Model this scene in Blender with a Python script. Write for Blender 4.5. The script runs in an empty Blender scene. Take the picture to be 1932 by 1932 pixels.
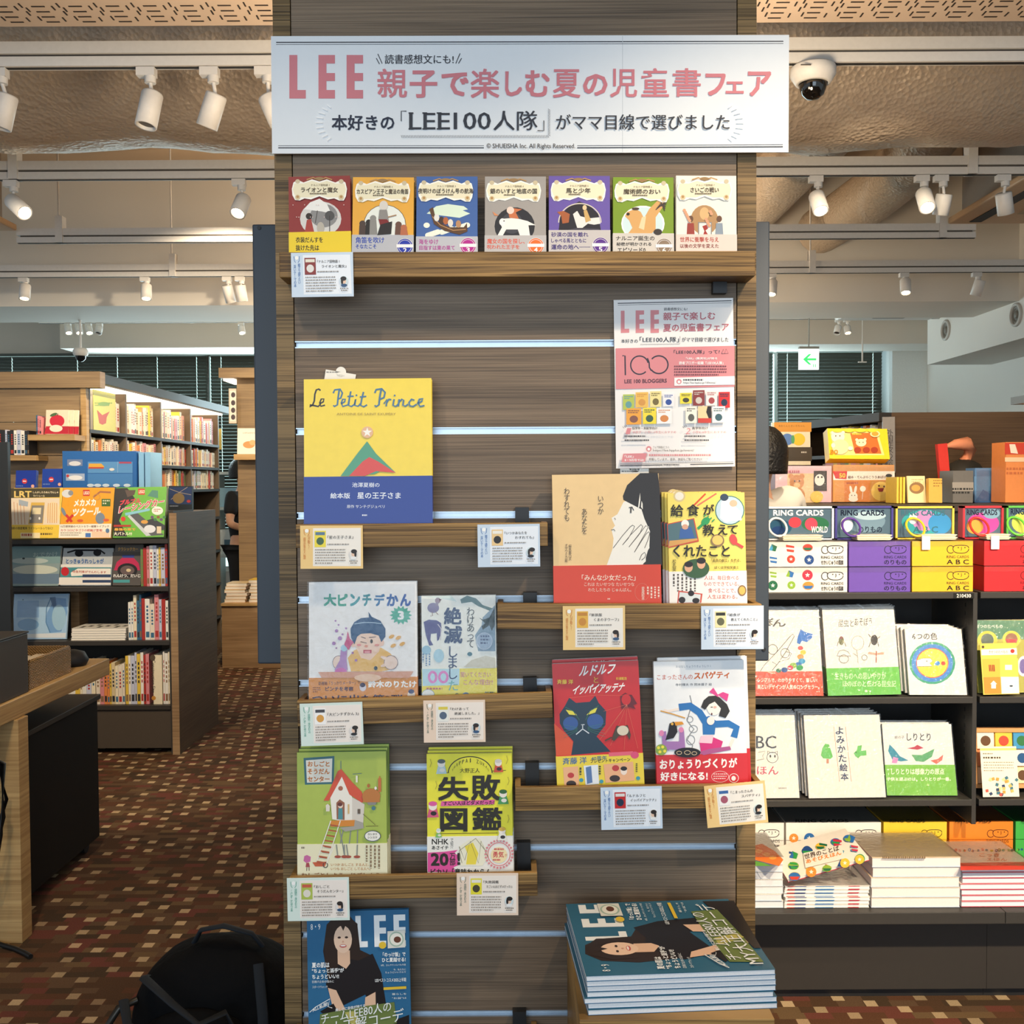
import bpy, math, random
from mathutils import Vector, Matrix
scene = bpy.context.scene
COL = scene.collection
V = Vector

# ------------------------------------------------------------------ camera, light, exposure
F = 1930.0
PITCH = math.radians(1.7); ROLL = 0.0055
EYE = V((0, 0, 1.5))
_f = V((0, math.cos(PITCH), -math.sin(PITCH)))
_u0 = V((0, math.sin(PITCH), math.cos(PITCH)))
_r0 = V((1, 0, 0))
RT = _r0 * math.cos(ROLL) - _u0 * math.sin(ROLL)
UP = _u0 * math.cos(ROLL) + _r0 * math.sin(ROLL)
FW = _f
cd = bpy.data.cameras.new('camera'); cam = bpy.data.objects.new('camera', cd); COL.objects.link(cam)
cam.matrix_world = Matrix(((RT.x, UP.x, -FW.x, EYE.x), (RT.y, UP.y, -FW.y, EYE.y), (RT.z, UP.z, -FW.z, EYE.z), (0, 0, 0, 1)))
cd.sensor_width = 36; cd.lens = 36 * F / 1932; cd.clip_start = .02; cd.clip_end = 100
scene.camera = cam
scene.view_settings.view_transform = 'Standard'; scene.view_settings.look = 'None'
scene.view_settings.gamma = 1; scene.view_settings.exposure = 0.12
scene.view_settings.use_curve_mapping = False
scene.cycles.use_denoising = True
scene.cycles.max_bounces = 6; scene.cycles.diffuse_bounces = 4; scene.cycles.glossy_bounces = 3
scene.cycles.transmission_bounces = 4; scene.cycles.transparent_max_bounces = 6
scene.cycles.caustics_reflective = False; scene.cycles.caustics_refractive = False
scene.cycles.sample_clamp_indirect = 4

w = bpy.data.worlds.new('world'); scene.world = w; w.use_nodes = True
bg = w.node_tree.nodes['Background']
bg.inputs[0].default_value = (.80, .92, 1, 1); bg.inputs[1].default_value = .55

def area(name, loc, target, sx, sy, power, color):
    l = bpy.data.lights.new(name, 'AREA'); l.shape = 'RECTANGLE'; l.size = sx; l.size_y = sy; l.energy = power; l.color = color
    o = bpy.data.objects.new(name, l); COL.objects.link(o); o.location = loc
    o.rotation_euler = (V(target) - V(loc)).to_track_quat('-Z', 'Y').to_euler(); return o

def spot(name, loc, target, power, deg, color=(1, .80, .58), r=.04, blend=.5):
    l = bpy.data.lights.new(name, 'SPOT'); l.energy = power; l.spot_size = math.radians(deg); l.spot_blend = blend
    l.color = color; l.shadow_soft_size = r
    o = bpy.data.objects.new(name, l); COL.objects.link(o); o.location = loc
    o.rotation_euler = (V(target) - V(loc)).to_track_quat('-Z', 'Y').to_euler(); return o

WARM = (1, .80, .56)
# the shop front's glazing behind the viewer
area('shop_front_daylight', (-.6, -3.6, 1.9), (0, 2, 1.4), 5.5, 2.6, 122, (.70, .85, 1))
# daylight that the far blinds let through onto ceiling and sill
area('far_window_daylight', (-.5, 11.25, 2.3), (-.3, 9.2, 3.2), 8.2, .7, 175, (.72, .94, 1))
# track spotlights of the rail above the viewer
spot('rail_spot_pillar_a', (-.75, .85, 2.95), (.05, 1.8, .6), 30, 62, WARM, blend=.6)
spot('rail_spot_pillar_b', (1.0, .95, 2.95), (-.02, 1.8, .6), 100, 64, WARM, blend=.6)
spot('rail_spot_shelf_a', (1.2, .25, 2.95), (1.35, 3.0, .6), 400, 54, WARM)
spot('rail_spot_shelf_b', (2.1, .2, 2.95), (1.75, 3.05, .6), 360, 54, WARM)
spot('rail_spot_books_a', (-2.2, 3.6, 2.95), (-2.4, 5.7, 1.0), 240, 80, WARM)
spot('rail_spot_books_b', (-1.4, 5.9, 2.95), (-2.7, 7.6, 1.6), 150, 90, WARM)
spot('rail_spot_floor', (-1.3, 2.2, 2.95), (-1.2, 3.1, 0), 48, 52, WARM)
spot('rail_spot_table', (-1.1, 1.7, 2.95), (-1.95, 3.6, .7), 75, 50, WARM)
spot('rail_spot_back', (1.3, 3.6, 2.95), (1.9, 5.4, 1.5), 170, 80, WARM)
spot('rail_spot_end', (-1.6, 6.1, 2.95), (-2.2, 8.4, 1.2), 130, 60, WARM)
# added unseen fill lamps, standing in for warm bounce onto duct and ceiling
for ux_, uy_, uz_, up_ in ((-.3, 2.7, 2.1, 80), (.45, 2.7, 2.1, 80), (0, 7.1, 2.0, 230)):
    spot('added_bounce_fill', (ux_, uy_, uz_), (ux_ * 3, uy_ + .9, 3.9), up_, 165, (1, .77, .52), r=.25)

# ------------------------------------------------------------------ projection helpers
def ray(px, py):
    return FW * F + RT * (px - 966) + UP * (966 - py)
def at(px, py, Y):
    d = ray(px, py); return EYE + d * (Y / d.y)
def atz(px, py, z):
    d = ray(px, py); return EYE + d * ((z - EYE.z) / d.z)
def s2l(c):
    c /= 255.0
    return c / 12.92 if c <= .04045 else ((c + .055) / 1.055) ** 2.4

# ------------------------------------------------------------------ materials
MATS = {}
def _new(name):
    m = bpy.data.materials.new(name); m.use_nodes = True
    nt = m.node_tree; b = nt.nodes['Principled BSDF']; return m, nt, b
def rgb(h):
    h = h.lstrip('#'); return tuple(s2l(int(h[i:i+2], 16)) for i in (0, 2, 4)) + (1,)
def ink(h, rough=.5, metal=0.0, spec=.4, bump=0.0, var=.06, scale=60):
    """plain coloured stuff with a little mottling"""
    key = (h, rough, metal, spec, bump, var, scale)
    if key in MATS: return MATS[key]
    m, nt, b = _new('surface_' + h.strip('#'))
    c = rgb(h)
    tc = nt.nodes.new('ShaderNodeTexCoord'); n = nt.nodes.new('ShaderNodeTexNoise'); n.inputs['Scale'].default_value = scale
    mr = nt.nodes.new('ShaderNodeMix'); mr.data_type = 'RGBA'
    mr.inputs[6].default_value = tuple(x * (1 - var) for x in c[:3]) + (1,); mr.inputs[7].default_value = tuple(min(1, x * (1 + var)) for x in c[:3]) + (1,)
    nt.links.new(tc.outputs['Object'], n.inputs['Vector']); nt.links.new(n.outputs[0], mr.inputs[0]); nt.links.new(mr.outputs[2], b.inputs['Base Color'])
    b.inputs['Roughness'].default_value = rough; b.inputs['Metallic'].default_value = metal; b.inputs['Specular IOR Level'].default_value = spec
    if bump:
        bp = nt.nodes.new('ShaderNodeBump'); bp.inputs['Strength'].default_value = bump; bp.inputs['Distance'].default_value = .01
        nt.links.new(n.outputs[0], bp.inputs['Height']); nt.links.new(bp.outputs[0], b.inputs['Normal'])
    MATS[key] = m; return m
def wood(name, dark, light, sx=2.5, sz=190, rough=.5, axis='h', rnd=.25, wave=.6, lo=.40, hi=.68):
    if name in MATS: return MATS[name]
    m, nt, b = _new(name); N = nt.nodes.new; L = nt.links.new
    tc = N('ShaderNodeTexCoord'); mp = N('ShaderNodeMapping'); oi = N('ShaderNodeObjectInfo')
    mp.inputs['Scale'].default_value = (sx, sx, sz) if axis == 'h' else ((sz, sx, sx) if axis == 'v' else (sz, sx, sz))
    ad = N('ShaderNodeVectorMath'); ad.operation = 'ADD'; ml = N('ShaderNodeMath'); ml.operation = 'MULTIPLY'; ml.inputs[1].default_value = 37
    L(oi.outputs['Random'], ml.inputs[0]); L(tc.outputs['Object'], mp.inputs[0]); L(mp.outputs[0], ad.inputs[0]); L(ml.outputs[0], ad.inputs[1])
    n1 = N('ShaderNodeTexNoise'); n1.inputs['Scale'].default_value = 1; n1.inputs['Detail'].default_value = 4; n1.inputs['Distortion'].default_value = wave
    L(ad.outputs[0], n1.inputs['Vector'])
    n2 = N('ShaderNodeTexNoise'); n2.inputs['Scale'].default_value = 1; mp2 = N('ShaderNodeMapping')
    mp2.inputs['Scale'].default_value = (1.2, 1.2, sz * .06) if axis == 'h' else (sz * .06, 1.2, 1.2)
    L(tc.outputs['Object'], mp2.inputs[0]); L(mp2.outputs[0], n2.inputs['Vector'])
    mx = N('ShaderNodeMath'); mx.operation = 'MULTIPLY_ADD'; mx.inputs[1].default_value = .55; L(n2.outputs[0], mx.inputs[0])
    m3 = N('ShaderNodeMath'); m3.operation = 'MULTIPLY'; m3.inputs[1].default_value = .55; L(n1.outputs[0], m3.inputs[0]); L(m3.outputs[0], mx.inputs[2])
    cr = N('ShaderNodeValToRGB'); cr.color_ramp.elements[0].position = lo; cr.color_ramp.elements[1].position = hi
    cr.color_ramp.elements[0].color = rgb(dark); cr.color_ramp.elements[1].color = rgb(light)
    L(mx.outputs[0], cr.inputs[0])
    hs = N('ShaderNodeHueSaturation'); mr = N('ShaderNodeMapRange'); mr.inputs[3].default_value = 1 - rnd; mr.inputs[4].default_value = 1 + rnd
    L(oi.outputs['Random'], mr.inputs[0]); L(mr.outputs[0], hs.inputs['Value']); L(cr.outputs[0], hs.inputs['Color']); L(hs.outputs[0], b.inputs['Base Color'])
    b.inputs['Roughness'].default_value = rough; b.inputs['Specular IOR Level'].default_value = .35
    bp = N('ShaderNodeBump'); bp.inputs['Strength'].default_value = .25; bp.inputs['Distance'].default_value = .002
    L(n1.outputs[0], bp.inputs['Height']); L(bp.outputs[0], b.inputs['Normal'])
    MATS[name] = m; return m
def glow(h, s):
    key = ('glow', h, s)
    if key in MATS: return MATS[key]
    m, nt, b = _new('glow_' + h.strip('#')); b.inputs['Base Color'].default_value = rgb(h)
    b.inputs['Emission Color'].default_value = rgb(h); b.inputs['Emission Strength'].default_value = s
    MATS[key] = m; return m
def film(fac=.10, rough=.10):
    """clear wrapping: mostly see-through with a wrinkled sheen"""
    key = ('film', fac, rough)
    if key in MATS: return MATS[key]
    m, nt, b = _new('clear_film'); N = nt.nodes.new; L = nt.links.new
    tr = N('ShaderNodeBsdfTransparent'); gl = N('ShaderNodeBsdfGlossy'); gl.inputs['Roughness'].default_value = rough; mx = N('ShaderNodeMixShader'); lw = N('ShaderNodeLayerWeight'); lw.inputs[0].default_value = .25
    ad = N('ShaderNodeMath'); ad.operation = 'MULTIPLY_ADD'; ad.inputs[1].default_value = .5; ad.inputs[2].default_value = fac * .4
    n = N('ShaderNodeTexNoise'); n.inputs['Scale'].default_value = 14; n.inputs['Distortion'].default_value = 1; bp = N('ShaderNodeBump'); bp.inputs['Strength'].default_value = .6; bp.inputs['Distance'].default_value = .006
    L(n.outputs[0], bp.inputs['Height']); L(bp.outputs[0], gl.inputs['Normal']); L(lw.outputs[0], ad.inputs[0]); L(ad.outputs[0], mx.inputs[0])
    L(tr.outputs[0], mx.inputs[1]); L(gl.outputs[0], mx.inputs[2]); L(mx.outputs[0], nt.nodes['Material Output'].inputs[0])
    MATS[key] = m; return m

WALNUT = wood('walnut_slat', '524539', '8b7762', sz=520, wave=.25, sx=4, rnd=.12, lo=.40, hi=.72)
TRAYW = wood('walnut_tray', '50381a', 'ae8850', sz=200, wave=1.4, rnd=.06, lo=.45, hi=.66)
POSTW = wood('walnut_post', '46361f', '94784f', sz=380, wave=.3, rnd=.05, lo=.44, hi=.66)
OAK = wood('oak_light', '9c7a4d', 'c9a873', sz=120, rnd=.05)
OAKV = wood('oak_ply', '85694a', 'a88a66', sz=90, rnd=.08)
DARKV = wood('dark_ply', '4b3b2b', '665340', sz=160, rnd=.05)
BLACK = ink('262627', .45); STEEL = ink('38414c', .5, spec=.5, scale=300)
PAPER = ink('f1eee6', .7, var=.03); PAGES = ink('efe9dc', .8, var=.08, scale=400)
WHITEM = ink('d8d6d2', .45)
ALU = ink('b9c4cf', .35, metal=.85)

# ------------------------------------------------------------------ mesh building
_texts = {}
def glyphs(s, bold=0.0, vert=False):
    key = (s, bold, vert)
    if key in _texts: return _texts[key]
    c = bpy.data.curves.new('lettering', 'FONT'); c.resolution_u = 2; c.offset = bold
    c.align_x = 'CENTER' if vert else 'LEFT'
    if vert:
        s = '\n'.join('｜' if ch == 'ー' else ch for ch in s)
        c.space_line = .82
    c.body = s
    o = bpy.data.objects.new('lettering', c); me = o.to_mesh()
    vs = [(v.co.x, v.co.y) for v in me.vertices]; fs = [tuple(p.vertices) for p in me.polygons]
    o.to_mesh_clear(); bpy.data.objects.remove(o); bpy.data.curves.remove(c)
    if not vs: vs = [(0, 0), (1, 1)]
    xs = [a for a, _ in vs]; ys = [b for _, b in vs]
    _texts[key] = (vs, fs, min(xs), max(xs), min(ys), max(ys)); return _texts[key]

class MB:
    def __init__(s): s.v = []; s.f = []; s.mi = []; s.ms = []; s.sm = []
    def mid(s, m):
        if m not in s.ms: s.ms.append(m)
        return s.ms.index(m)
    def add(s, vs, fs, m, smooth=False):
        o = len(s.v); s.v += [tuple(v) for v in vs]; k = s.mid(m)
        for f in fs: s.f.append(tuple(i + o for i in f)); s.mi.append(k); s.sm.append(smooth)
        return s
    def box(s, x0, x1, y0, y1, z0, z1, m):
        vs = [(x, y, z) for z in (z0, z1) for y in (y0, y1) for x in (x0, x1)]
        return s.add(vs, [(0, 2, 3, 1), (4, 5, 7, 6), (0, 1, 5, 4), (2, 6, 7, 3), (0, 4, 6, 2), (1, 3, 7, 5)], m)
    def cage(s, p, m):
        """box from 8 points, ordered as in box()"""
        return s.add(p, [(0, 2, 3, 1), (4, 5, 7, 6), (0, 1, 5, 4), (2, 6, 7, 3), (0, 4, 6, 2), (1, 3, 7, 5)], m)
    def poly(s, pts, m): return s.add(pts, [tuple(range(len(pts)))], m)
    def prism(s, pts, d, m):
        n = len(pts); d = V(d); vs = [V(p) for p in pts] + [V(p) + d for p in pts]
        fs = [tuple(range(n)), tuple(range(2 * n - 1, n - 1, -1))] + [(i, (i + 1) % n, (i + 1) % n + n, i + n) for i in range(n)]
        return s.add(vs, fs, m)
    def cyl(s, a, b, r, m, r2=None, n=20, caps=True, smooth=True):
        a = V(a); b = V(b); r2 = r if r2 is None else r2; d = (b - a).normalized()
        t = d.orthogonal().normalized(); q = d.cross(t); vs = []
        for c, rr in ((a, r), (b, r2)):
            vs += [c + (t * math.cos(2 * math.pi * i / n) + q * math.sin(2 * math.pi * i / n)) * rr for i in range(n)]
        s.add(vs, [(i, (i + 1) % n, (i + 1) % n + n, i + n) for i in range(n)], m, smooth)
        if caps: s.add(vs[:n], [tuple(range(n))[::-1]], m); s.add(vs[n:], [tuple(range(n))], m)
        return s
    def lathe(s, o, prof, m, ax=(0, 0, 1), n=28):
        d = V(ax).normalized(); t = d.orthogonal().normalized(); q = d.cross(t); o = V(o); vs = []; fs = []
        for r, h in prof: vs += [o + d * h + (t * math.cos(2 * math.pi * i / n) + q * math.sin(2 * math.pi * i / n)) * r for i in range(n)]
        for k in range(len(prof) - 1): fs += [(k * n + i, k * n + (i + 1) % n, (k + 1) * n + (i + 1) % n, (k + 1) * n + i) for i in range(n)]
        return s.add(vs, fs, m, True)
    def tube(s, pts, r, m, n=8, flat=None):
        pts = [V(p) for p in pts]; vs = []; fs = []
        for i, p in enumerate(pts):
            d = (pts[min(i + 1, len(pts) - 1)] - pts[max(i - 1, 0)]).normalized()
            t = d.cross(V((0, 0, 1)));  t = d.orthogonal() if t.length < 1e-3 else t
            t.normalize(); q = d.cross(t); rr = r[i] if isinstance(r, (list, tuple)) else r
            fl = flat if flat else 1
            vs += [p + (t * math.cos(2 * math.pi * k / n) + q * math.sin(2 * math.pi * k / n) * fl) * rr for k in range(n)]
        for i in range(len(pts) - 1): fs += [(i * n + k, i * n + (k + 1) % n, (i + 1) * n + (k + 1) % n, (i + 1) * n + k) for k in range(n)]
        s.add(vs, fs, m, True); s.add(vs[:n], [tuple(range(n))[::-1]], m); s.add(vs[-n:], [tuple(range(n))], m)
        return s
    def build(s, name, parent=None, bevel=0):
        me = bpy.data.meshes.new(name); me.from_pydata(s.v, [], s.f)
        for m in s.ms: me.materials.append(m)
        me.polygons.foreach_set('material_index', s.mi); me.polygons.foreach_set('use_smooth', s.sm); me.update()
        o = bpy.data.objects.new(name, me); COL.objects.link(o)
        if parent: o.parent = parent
        if bevel:
            b = o.modifiers.new('bevel', 'BEVEL'); b.width = bevel; b.segments = 2; b.limit_method = 'ANGLE'
        return o

def tag(o, label=None, cat=None, group=None, kind=None):
    if label: o['label'] = label
    if cat: o['category'] = cat
    if group: o['group'] = group
    if kind: o['kind'] = kind
    return o
def thing(name, label, cat, mat=None, group=None):
    o = bpy.data.objects.new(name, None); COL.objects.link(o); o.empty_display_size = .05
    if mat is not None: o.matrix_world = mat if isinstance(mat, Matrix) else Matrix.Translation(mat)
    return tag(o, label, cat, group)
def struct(name, mb, parent=None): return tag(mb.build(name, parent), kind='structure')
def frame(o, ex, ez):
    ex = V(ex).normalized(); ez = V(ez); ez = (ez - ex * ez.dot(ex)).normalized(); ey = ez.cross(ex)
    return Matrix(((ex.x, ey.x, ez.x, o.x), (ex.y, ey.y, ez.y, o.y), (ex.z, ey.z, ez.z, o.z), (0, 0, 0, 1)))
def dup(root):
    r = root.copy(); COL.objects.link(r)
    for ch in root.children:
        c = ch.copy(); COL.objects.link(c); c.parent = r
        for g in ch.children:
            d = g.copy(); COL.objects.link(d); d.parent = c
    return r

class Art:
    """printed matter on the local plane y = y0 of a frame; all shapes are given where the eye sees them and land on that plane"""
    EPS = .00007
    def __init__(s, mb, mat, y0=0.0, start=1, rough=.45, eps=None):
        s.mb = mb; s.inv = mat.inverted(); s.y0 = y0; s.k = start; s.rough = rough; s.eps = eps or s.EPS
        s.e = s.inv @ EYE; s.R = s.inv.to_3x3()
        s.ox = s.oy = 0.0; s.sc = 1.0
    def c(s, ox, oy, sc): s.ox = ox; s.oy = oy; s.sc = sc; return s
    def p(s, x, y):
        d = s.R @ ray(s.ox + x / s.sc, s.oy + y / s.sc); t = (s.y0 - s.e.y) / d.y; q = s.e + d * t
        return (q.x, s.y0 - s.eps * s.k, q.z)
    def m(s, c): return c if not isinstance(c, str) else ink(c, s.rough, var=.02)
    def poly(s, pts, c): s.mb.poly([s.p(*q) for q in pts], s.m(c)); s.k += 1; return s
    def rect(s, x0, y0, x1, y1, c): return s.poly([(x0, y0), (x1, y0), (x1, y1), (x0, y1)], c)
    def ell(s, cx, cy, rx, ry, c, n=22, a0=0, a1=360, rot=0):
        n = n if a1 - a0 >= 360 else n + 1; st = (a1 - a0) / (n if a1 - a0 >= 360 else n - 1); ro = math.radians(rot); pts = []
        for i in range(n):
            t = math.radians(a0 + st * i); x = rx * math.cos(t); y = ry * math.sin(t)
            pts.append((cx + x * math.cos(ro) - y * math.sin(ro), cy + x * math.sin(ro) + y * math.cos(ro)))
        return s.poly(pts, c)
    def ring(s, cx, cy, rx, ry, wd, c, a0=0, a1=360, n=28):
        return s.line([(cx + rx * math.cos(math.radians(a0 + (a1 - a0) * i / n)), cy + ry * math.sin(math.radians(a0 + (a1 - a0) * i / n))) for i in range(n + 1)], wd, c)
    def line(s, pts, wd, c):
        m = s.m(c); L = []; Rr = []
        for i, (x, y) in enumerate(pts):
            x0, y0 = pts[max(i - 1, 0)]; x1, y1 = pts[min(i + 1, len(pts) - 1)]; l = math.hypot(x1 - x0, y1 - y0) or 1
            nx = -(y1 - y0) / l * wd / 2; ny = (x1 - x0) / l * wd / 2
            L.append(s.p(x + nx, y + ny)); Rr.append(s.p(x - nx, y - ny))
        n = len(pts); s.mb.add(L + Rr, [(i, i + 1, n + i + 1, n + i) for i in range(n - 1)], m); s.k += 1; return s
    def text(s, t, x0, y0, x1, y1, c, b=0.0, v=False, sk=0, dy=0):
        """lettering fitted to the box; sk slants the right end down by sk, dy shears the top"""
        return s.t3(t, (x0, y1), (x1, y1 + sk), (x0 + dy, y0), c, b, v)
    def t3(s, t, bl, br, tl, c, b=0.0, v=False):
        vs, fs, a, bb, cc, d = glyphs(t, 0.0, v); e = b * .85; W = (bb - a + 2 * e) or 1; H = (d - cc + 2 * e) or 1
        A = V(s.p(*bl)); B = V(s.p(*br)) - A; D = V(s.p(*tl)) - A; m = s.m(c)
        sh = [(0, 0)] if b < .004 else ([(-1, 0), (1, 0)] if b <= .012 else [(-1, -1), (1, 1), (-1, 1), (1, -1), (0, 0)])
        for i, (dx, dy) in enumerate(sh):
            A2 = A + V((0, -.000011 * i, 0)); s.mb.add([A2 + B * ((x - a + e + dx * e) / W) + D * ((y - cc + e + dy * e) / H) for x, y in vs], fs, m)
        s.k += 1; return s
    def dash(s, x0, y0, x1, y1, rows, c, seed=1, fill=.5, vert=False):
        """rows of small print, too small to read"""
        r = random.Random(seed); m = s.m(c)
        for i in range(rows):
            if not vert:
                h = (y1 - y0) / rows; y = y0 + i * h; x = x0; xe = x1 if i < rows - 1 else x0 + (x1 - x0) * r.uniform(.5, .95); cell = h
                while x < xe - 1:
                    ww = cell * r.uniform(.35, .75); s.mb.poly([s.p(*q) for q in ((x, y), (min(x + ww, xe), y), (min(x + ww, xe), y + h * fill), (x, y + h * fill))], m); x += ww + cell * r.uniform(.18, .3)
            else:
                h = (x1 - x0) / rows; x = x1 - (i + 1) * h; y = y0; ye = y1 if i < rows - 1 else y0 + (y1 - y0) * .7
                while y < ye - 1:
                    ww = h * r.uniform(.35, .75); s.mb.poly([s.p(*q) for q in ((x, y), (x + h * fill, y), (x + h * fill, min(y + ww, ye)), (x, min(y + ww, ye)))], m); y += ww + h * .25
        s.k += 1; return s
def Q(x0, y0, x1, y1): return ((x0, y0), (x1, y0), (x1, y1), (x0, y1))
def plane_frame(quad, Yb, Yt=None):
    Yt = Yb if Yt is None else Yt
    tl, tr, br, bl = at(*quad[0], Yt), at(*quad[1], Yt), at(*quad[2], Yb), at(*quad[3], Yb)
    ex = (tr - tl) + (br - bl); ez = (tl - bl) + (tr - br); O = (bl + br) / 2
    m = frame(O, ex, ez); W = ((tr - tl).length + (br - bl).length) / 2; H = m.inverted().to_3x3() @ (ez / 2)
    return m, W, H.z

def book(name, label, cat, quad, Yb, Yt, thick, cover, art=None, band=None, ext=0, group=None, spine=None, wrap=False, gloss=.42, pages=None, crop=(0, 0, 1), right_spine=False, m=None, rest=None):
    """thing > cover, page_block, paper_band, plastic_wrap; quad is the front cover as the eye sees it, ext lengthens it below"""
    if m is None: m, W, H = plane_frame(quad, Yb, Yt)
    else: m, W, H = m
    W -= .0016
    if rest is not None:      # the lower edge comes down (or up) to the board it stands on
        e = (m.translation.z - rest - max(0, -m[2][1]) * (thick + .001) - .0006 - abs(m[2][0]) * W / 2) / m[2][2]; m = m @ Matrix.Translation((0, 0, -e)); H += e
    elif ext:
        e = ext * Yb / F; m = m @ Matrix.Translation((0, 0, -e)); H += e
    t = thing(name, label, cat, m, group)
    cm = ink(cover, gloss); sp = ink(spine or cover, gloss); b = MB()
    b.box(-W / 2, W / 2, 0, .0014, 0, H, cm).box(-W / 2, W / 2, thick - .0014, thick, 0, H, sp)
    sx = (W / 2 - .0014) if right_spine else -W / 2
    b.box(sx, sx + .0014, .0014, thick - .0014, 0, H, sp)
    if art: art(Art(b, m, 0, rough=gloss).c(*crop))
    b.build('cover', t)
    MB().box(-W / 2 + .0016, W / 2 - .0016, .0014, thick - .0014, .002, H - .002, pages or PAGES).build('page_block', t)
    if band:
        py, col, fn = band; b = MB(); a = Art(b, m, -.0008, rough=gloss).c(*crop); z = a.p((quad[0][0] + quad[1][0]) / 2 * 1.0, py)[2] if crop == (0, 0, 1) else a.p(((quad[0][0] + quad[1][0]) / 2 - crop[0]) * crop[2], py)[2]
        b.box(-W / 2 - .0005, W / 2 + .0005, -.0008, thick + .0006, .0003, z, ink(col, gloss, var=.02))
        if fn: fn(a)
        b.build('paper_band', t)
    if wrap:
        MB().box(-W / 2 - .002, W / 2 + .002, -.0042, -.004, .001, H + .002, film(wrap if isinstance(wrap, float) else .08)).build('plastic_wrap', t)
    return t
def behind(t, label, n=1, dx=.002, dy=.0, dz=.004, group=None, thick=.012):
    """n more copies of the same book, standing behind the first"""
    out = []
    m = t.matrix_world.copy(); gap = .0062 if any(c.name.startswith('plastic_wrap') for c in t.children) else .0042
    for i in range(1, n + 1):
        y = (thick + gap) * i + dy; r = dup(t); r.matrix_world = m @ Matrix.Translation((dx * i, y, dz * i + y * max(0, -m[2][1]) / m[2][2] + abs(dx * i * m[2][0])))
        r['label'] = label if isinstance(label, str) else label[i - 1]
        out.append(r)
    return out
# ------------------------------------------------------------------ the room
def X(px, Y, py=905): return at(px, py, Y).x
def Z(py, Y, px=966): return at(px, py, Y).z
def carpet():
    m, nt, b = _new('mosaic_carpet'); N = nt.nodes.new; L = nt.links.new
    tc = N('ShaderNodeTexCoord'); mp = N('ShaderNodeMapping'); mp.inputs['Scale'].default_value = (1 / .034, 1 / .033, 1)
    L(tc.outputs['Object'], mp.inputs[0]); sx = N('ShaderNodeSeparateXYZ'); L(mp.outputs[0], sx.inputs[0])
    def math_(op, a, b_=None, c=None):
        n = N('ShaderNodeMath'); n.operation = op
        for i, v in enumerate((a, b_, c)):
            if v is None: continue
            if isinstance(v, (int, float)): n.inputs[i].default_value = v
            else: L(v, n.inputs[i])
        return n.outputs[0]
    iy = math_('FLOOR', sx.outputs[1]); wn = N('ShaderNodeTexWhiteNoise'); wn.noise_dimensions = '1D'; L(iy, wn.inputs['W'])
    ix = math_('FLOOR', math_('ADD', sx.outputs[0], math_('MULTIPLY', iy, .5)))
    cb = N('ShaderNodeCombineXYZ'); L(ix, cb.inputs[0]); L(iy, cb.inputs[1])
    w2 = N('ShaderNodeTexWhiteNoise'); w2.noise_dimensions = '2D'; L(cb.outputs[0], w2.inputs['Vector'])
    # long dashes of darker yarn
    ix2 = math_('FLOOR', math_('MULTIPLY', math_('ADD', sx.outputs[0], math_('MULTIPLY', wn.outputs[0], 7)), .45)); cb2 = N('ShaderNodeCombineXYZ'); L(ix2, cb2.inputs[0]); L(iy, cb2.inputs[1])
    w3 = N('ShaderNodeTexWhiteNoise'); w3.noise_dimensions = '2D'; L(cb2.outputs[0], w3.inputs['Vector'])
    cr = N('ShaderNodeValToRGB'); cr.color_ramp.interpolation = 'CONSTANT'; e = cr.color_ramp.elements
    cols = [(0, '4d3828'), (.22, '563a29'), (.46, '643a30'), (.56, '5a4533'), (.74, '443527'), (.88, '655038')]
    e[0].position = 0; e[0].color = rgb(cols[0][1]); e[1].position = .22; e[1].color = rgb(cols[1][1])
    for p_, c_ in cols[2:]: k = e.new(p_); k.color = rgb(c_)
    L(w3.outputs[0], cr.inputs[0])
    sel = math_('MODULO', math_('ADD', math_('ADD', ix, math_('MULTIPLY', iy, 2)), 6000), 7)
    lit = math_('MULTIPLY', math_('LESS_THAN', math_('ABSOLUTE', math_('SUBTRACT', sel, 3)), .5), math_('GREATER_THAN', w2.outputs[0], .28))
    mx = N('ShaderNodeMix'); mx.data_type = 'RGBA'; L(math_('MULTIPLY', lit, math_('MULTIPLY_ADD', w2.outputs[0], .7, .1)), mx.inputs[0]); L(cr.outputs[0], mx.inputs[6]); mx.inputs[7].default_value = rgb('c9b08a')
    nz = N('ShaderNodeTexNoise'); nz.inputs['Scale'].default_value = 260; L(tc.outputs['Object'], nz.inputs['Vector'])
    hs = N('ShaderNodeHueSaturation'); mr = N('ShaderNodeMapRange'); mr.inputs[3].default_value = .7; mr.inputs[4].default_value = 1.3; L(nz.outputs[0], mr.inputs[0]); L(mr.outputs[0], hs.inputs['Value'])
    L(mx.outputs[2], hs.inputs['Color']); L(hs.outputs[0], b.inputs['Base Color']); b.inputs['Roughness'].default_value = .95; b.inputs['Specular IOR Level'].default_value = .1
    bp = N('ShaderNodeBump'); bp.inputs['Strength'].default_value = .4; bp.inputs['Distance'].default_value = .004; L(nz.outputs[0], bp.inputs['Height']); L(bp.outputs[0], b.inputs['Normal'])
    return m
struct('floor', MB().box(-7.5, 6.5, -3.2, 12.6, -.06, 0, carpet()))
CEIL = ink('c0a88c', .85, var=.05, scale=3); CEILW = ink('d8d4cb', .8, var=.04, scale=2); WALLW = ink('d9d9d4', .8, var=.03, scale=2)
struct('ceiling', MB().box(-7.5, 6.5, -3.2, 12.6, 3.9, 3.96, CEIL))
struct('trim_1', MB().box(-7.5, 4.55, 8.1, 8.9, 2.9, 3.9, CEILW))                       # ceiling beam
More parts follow.
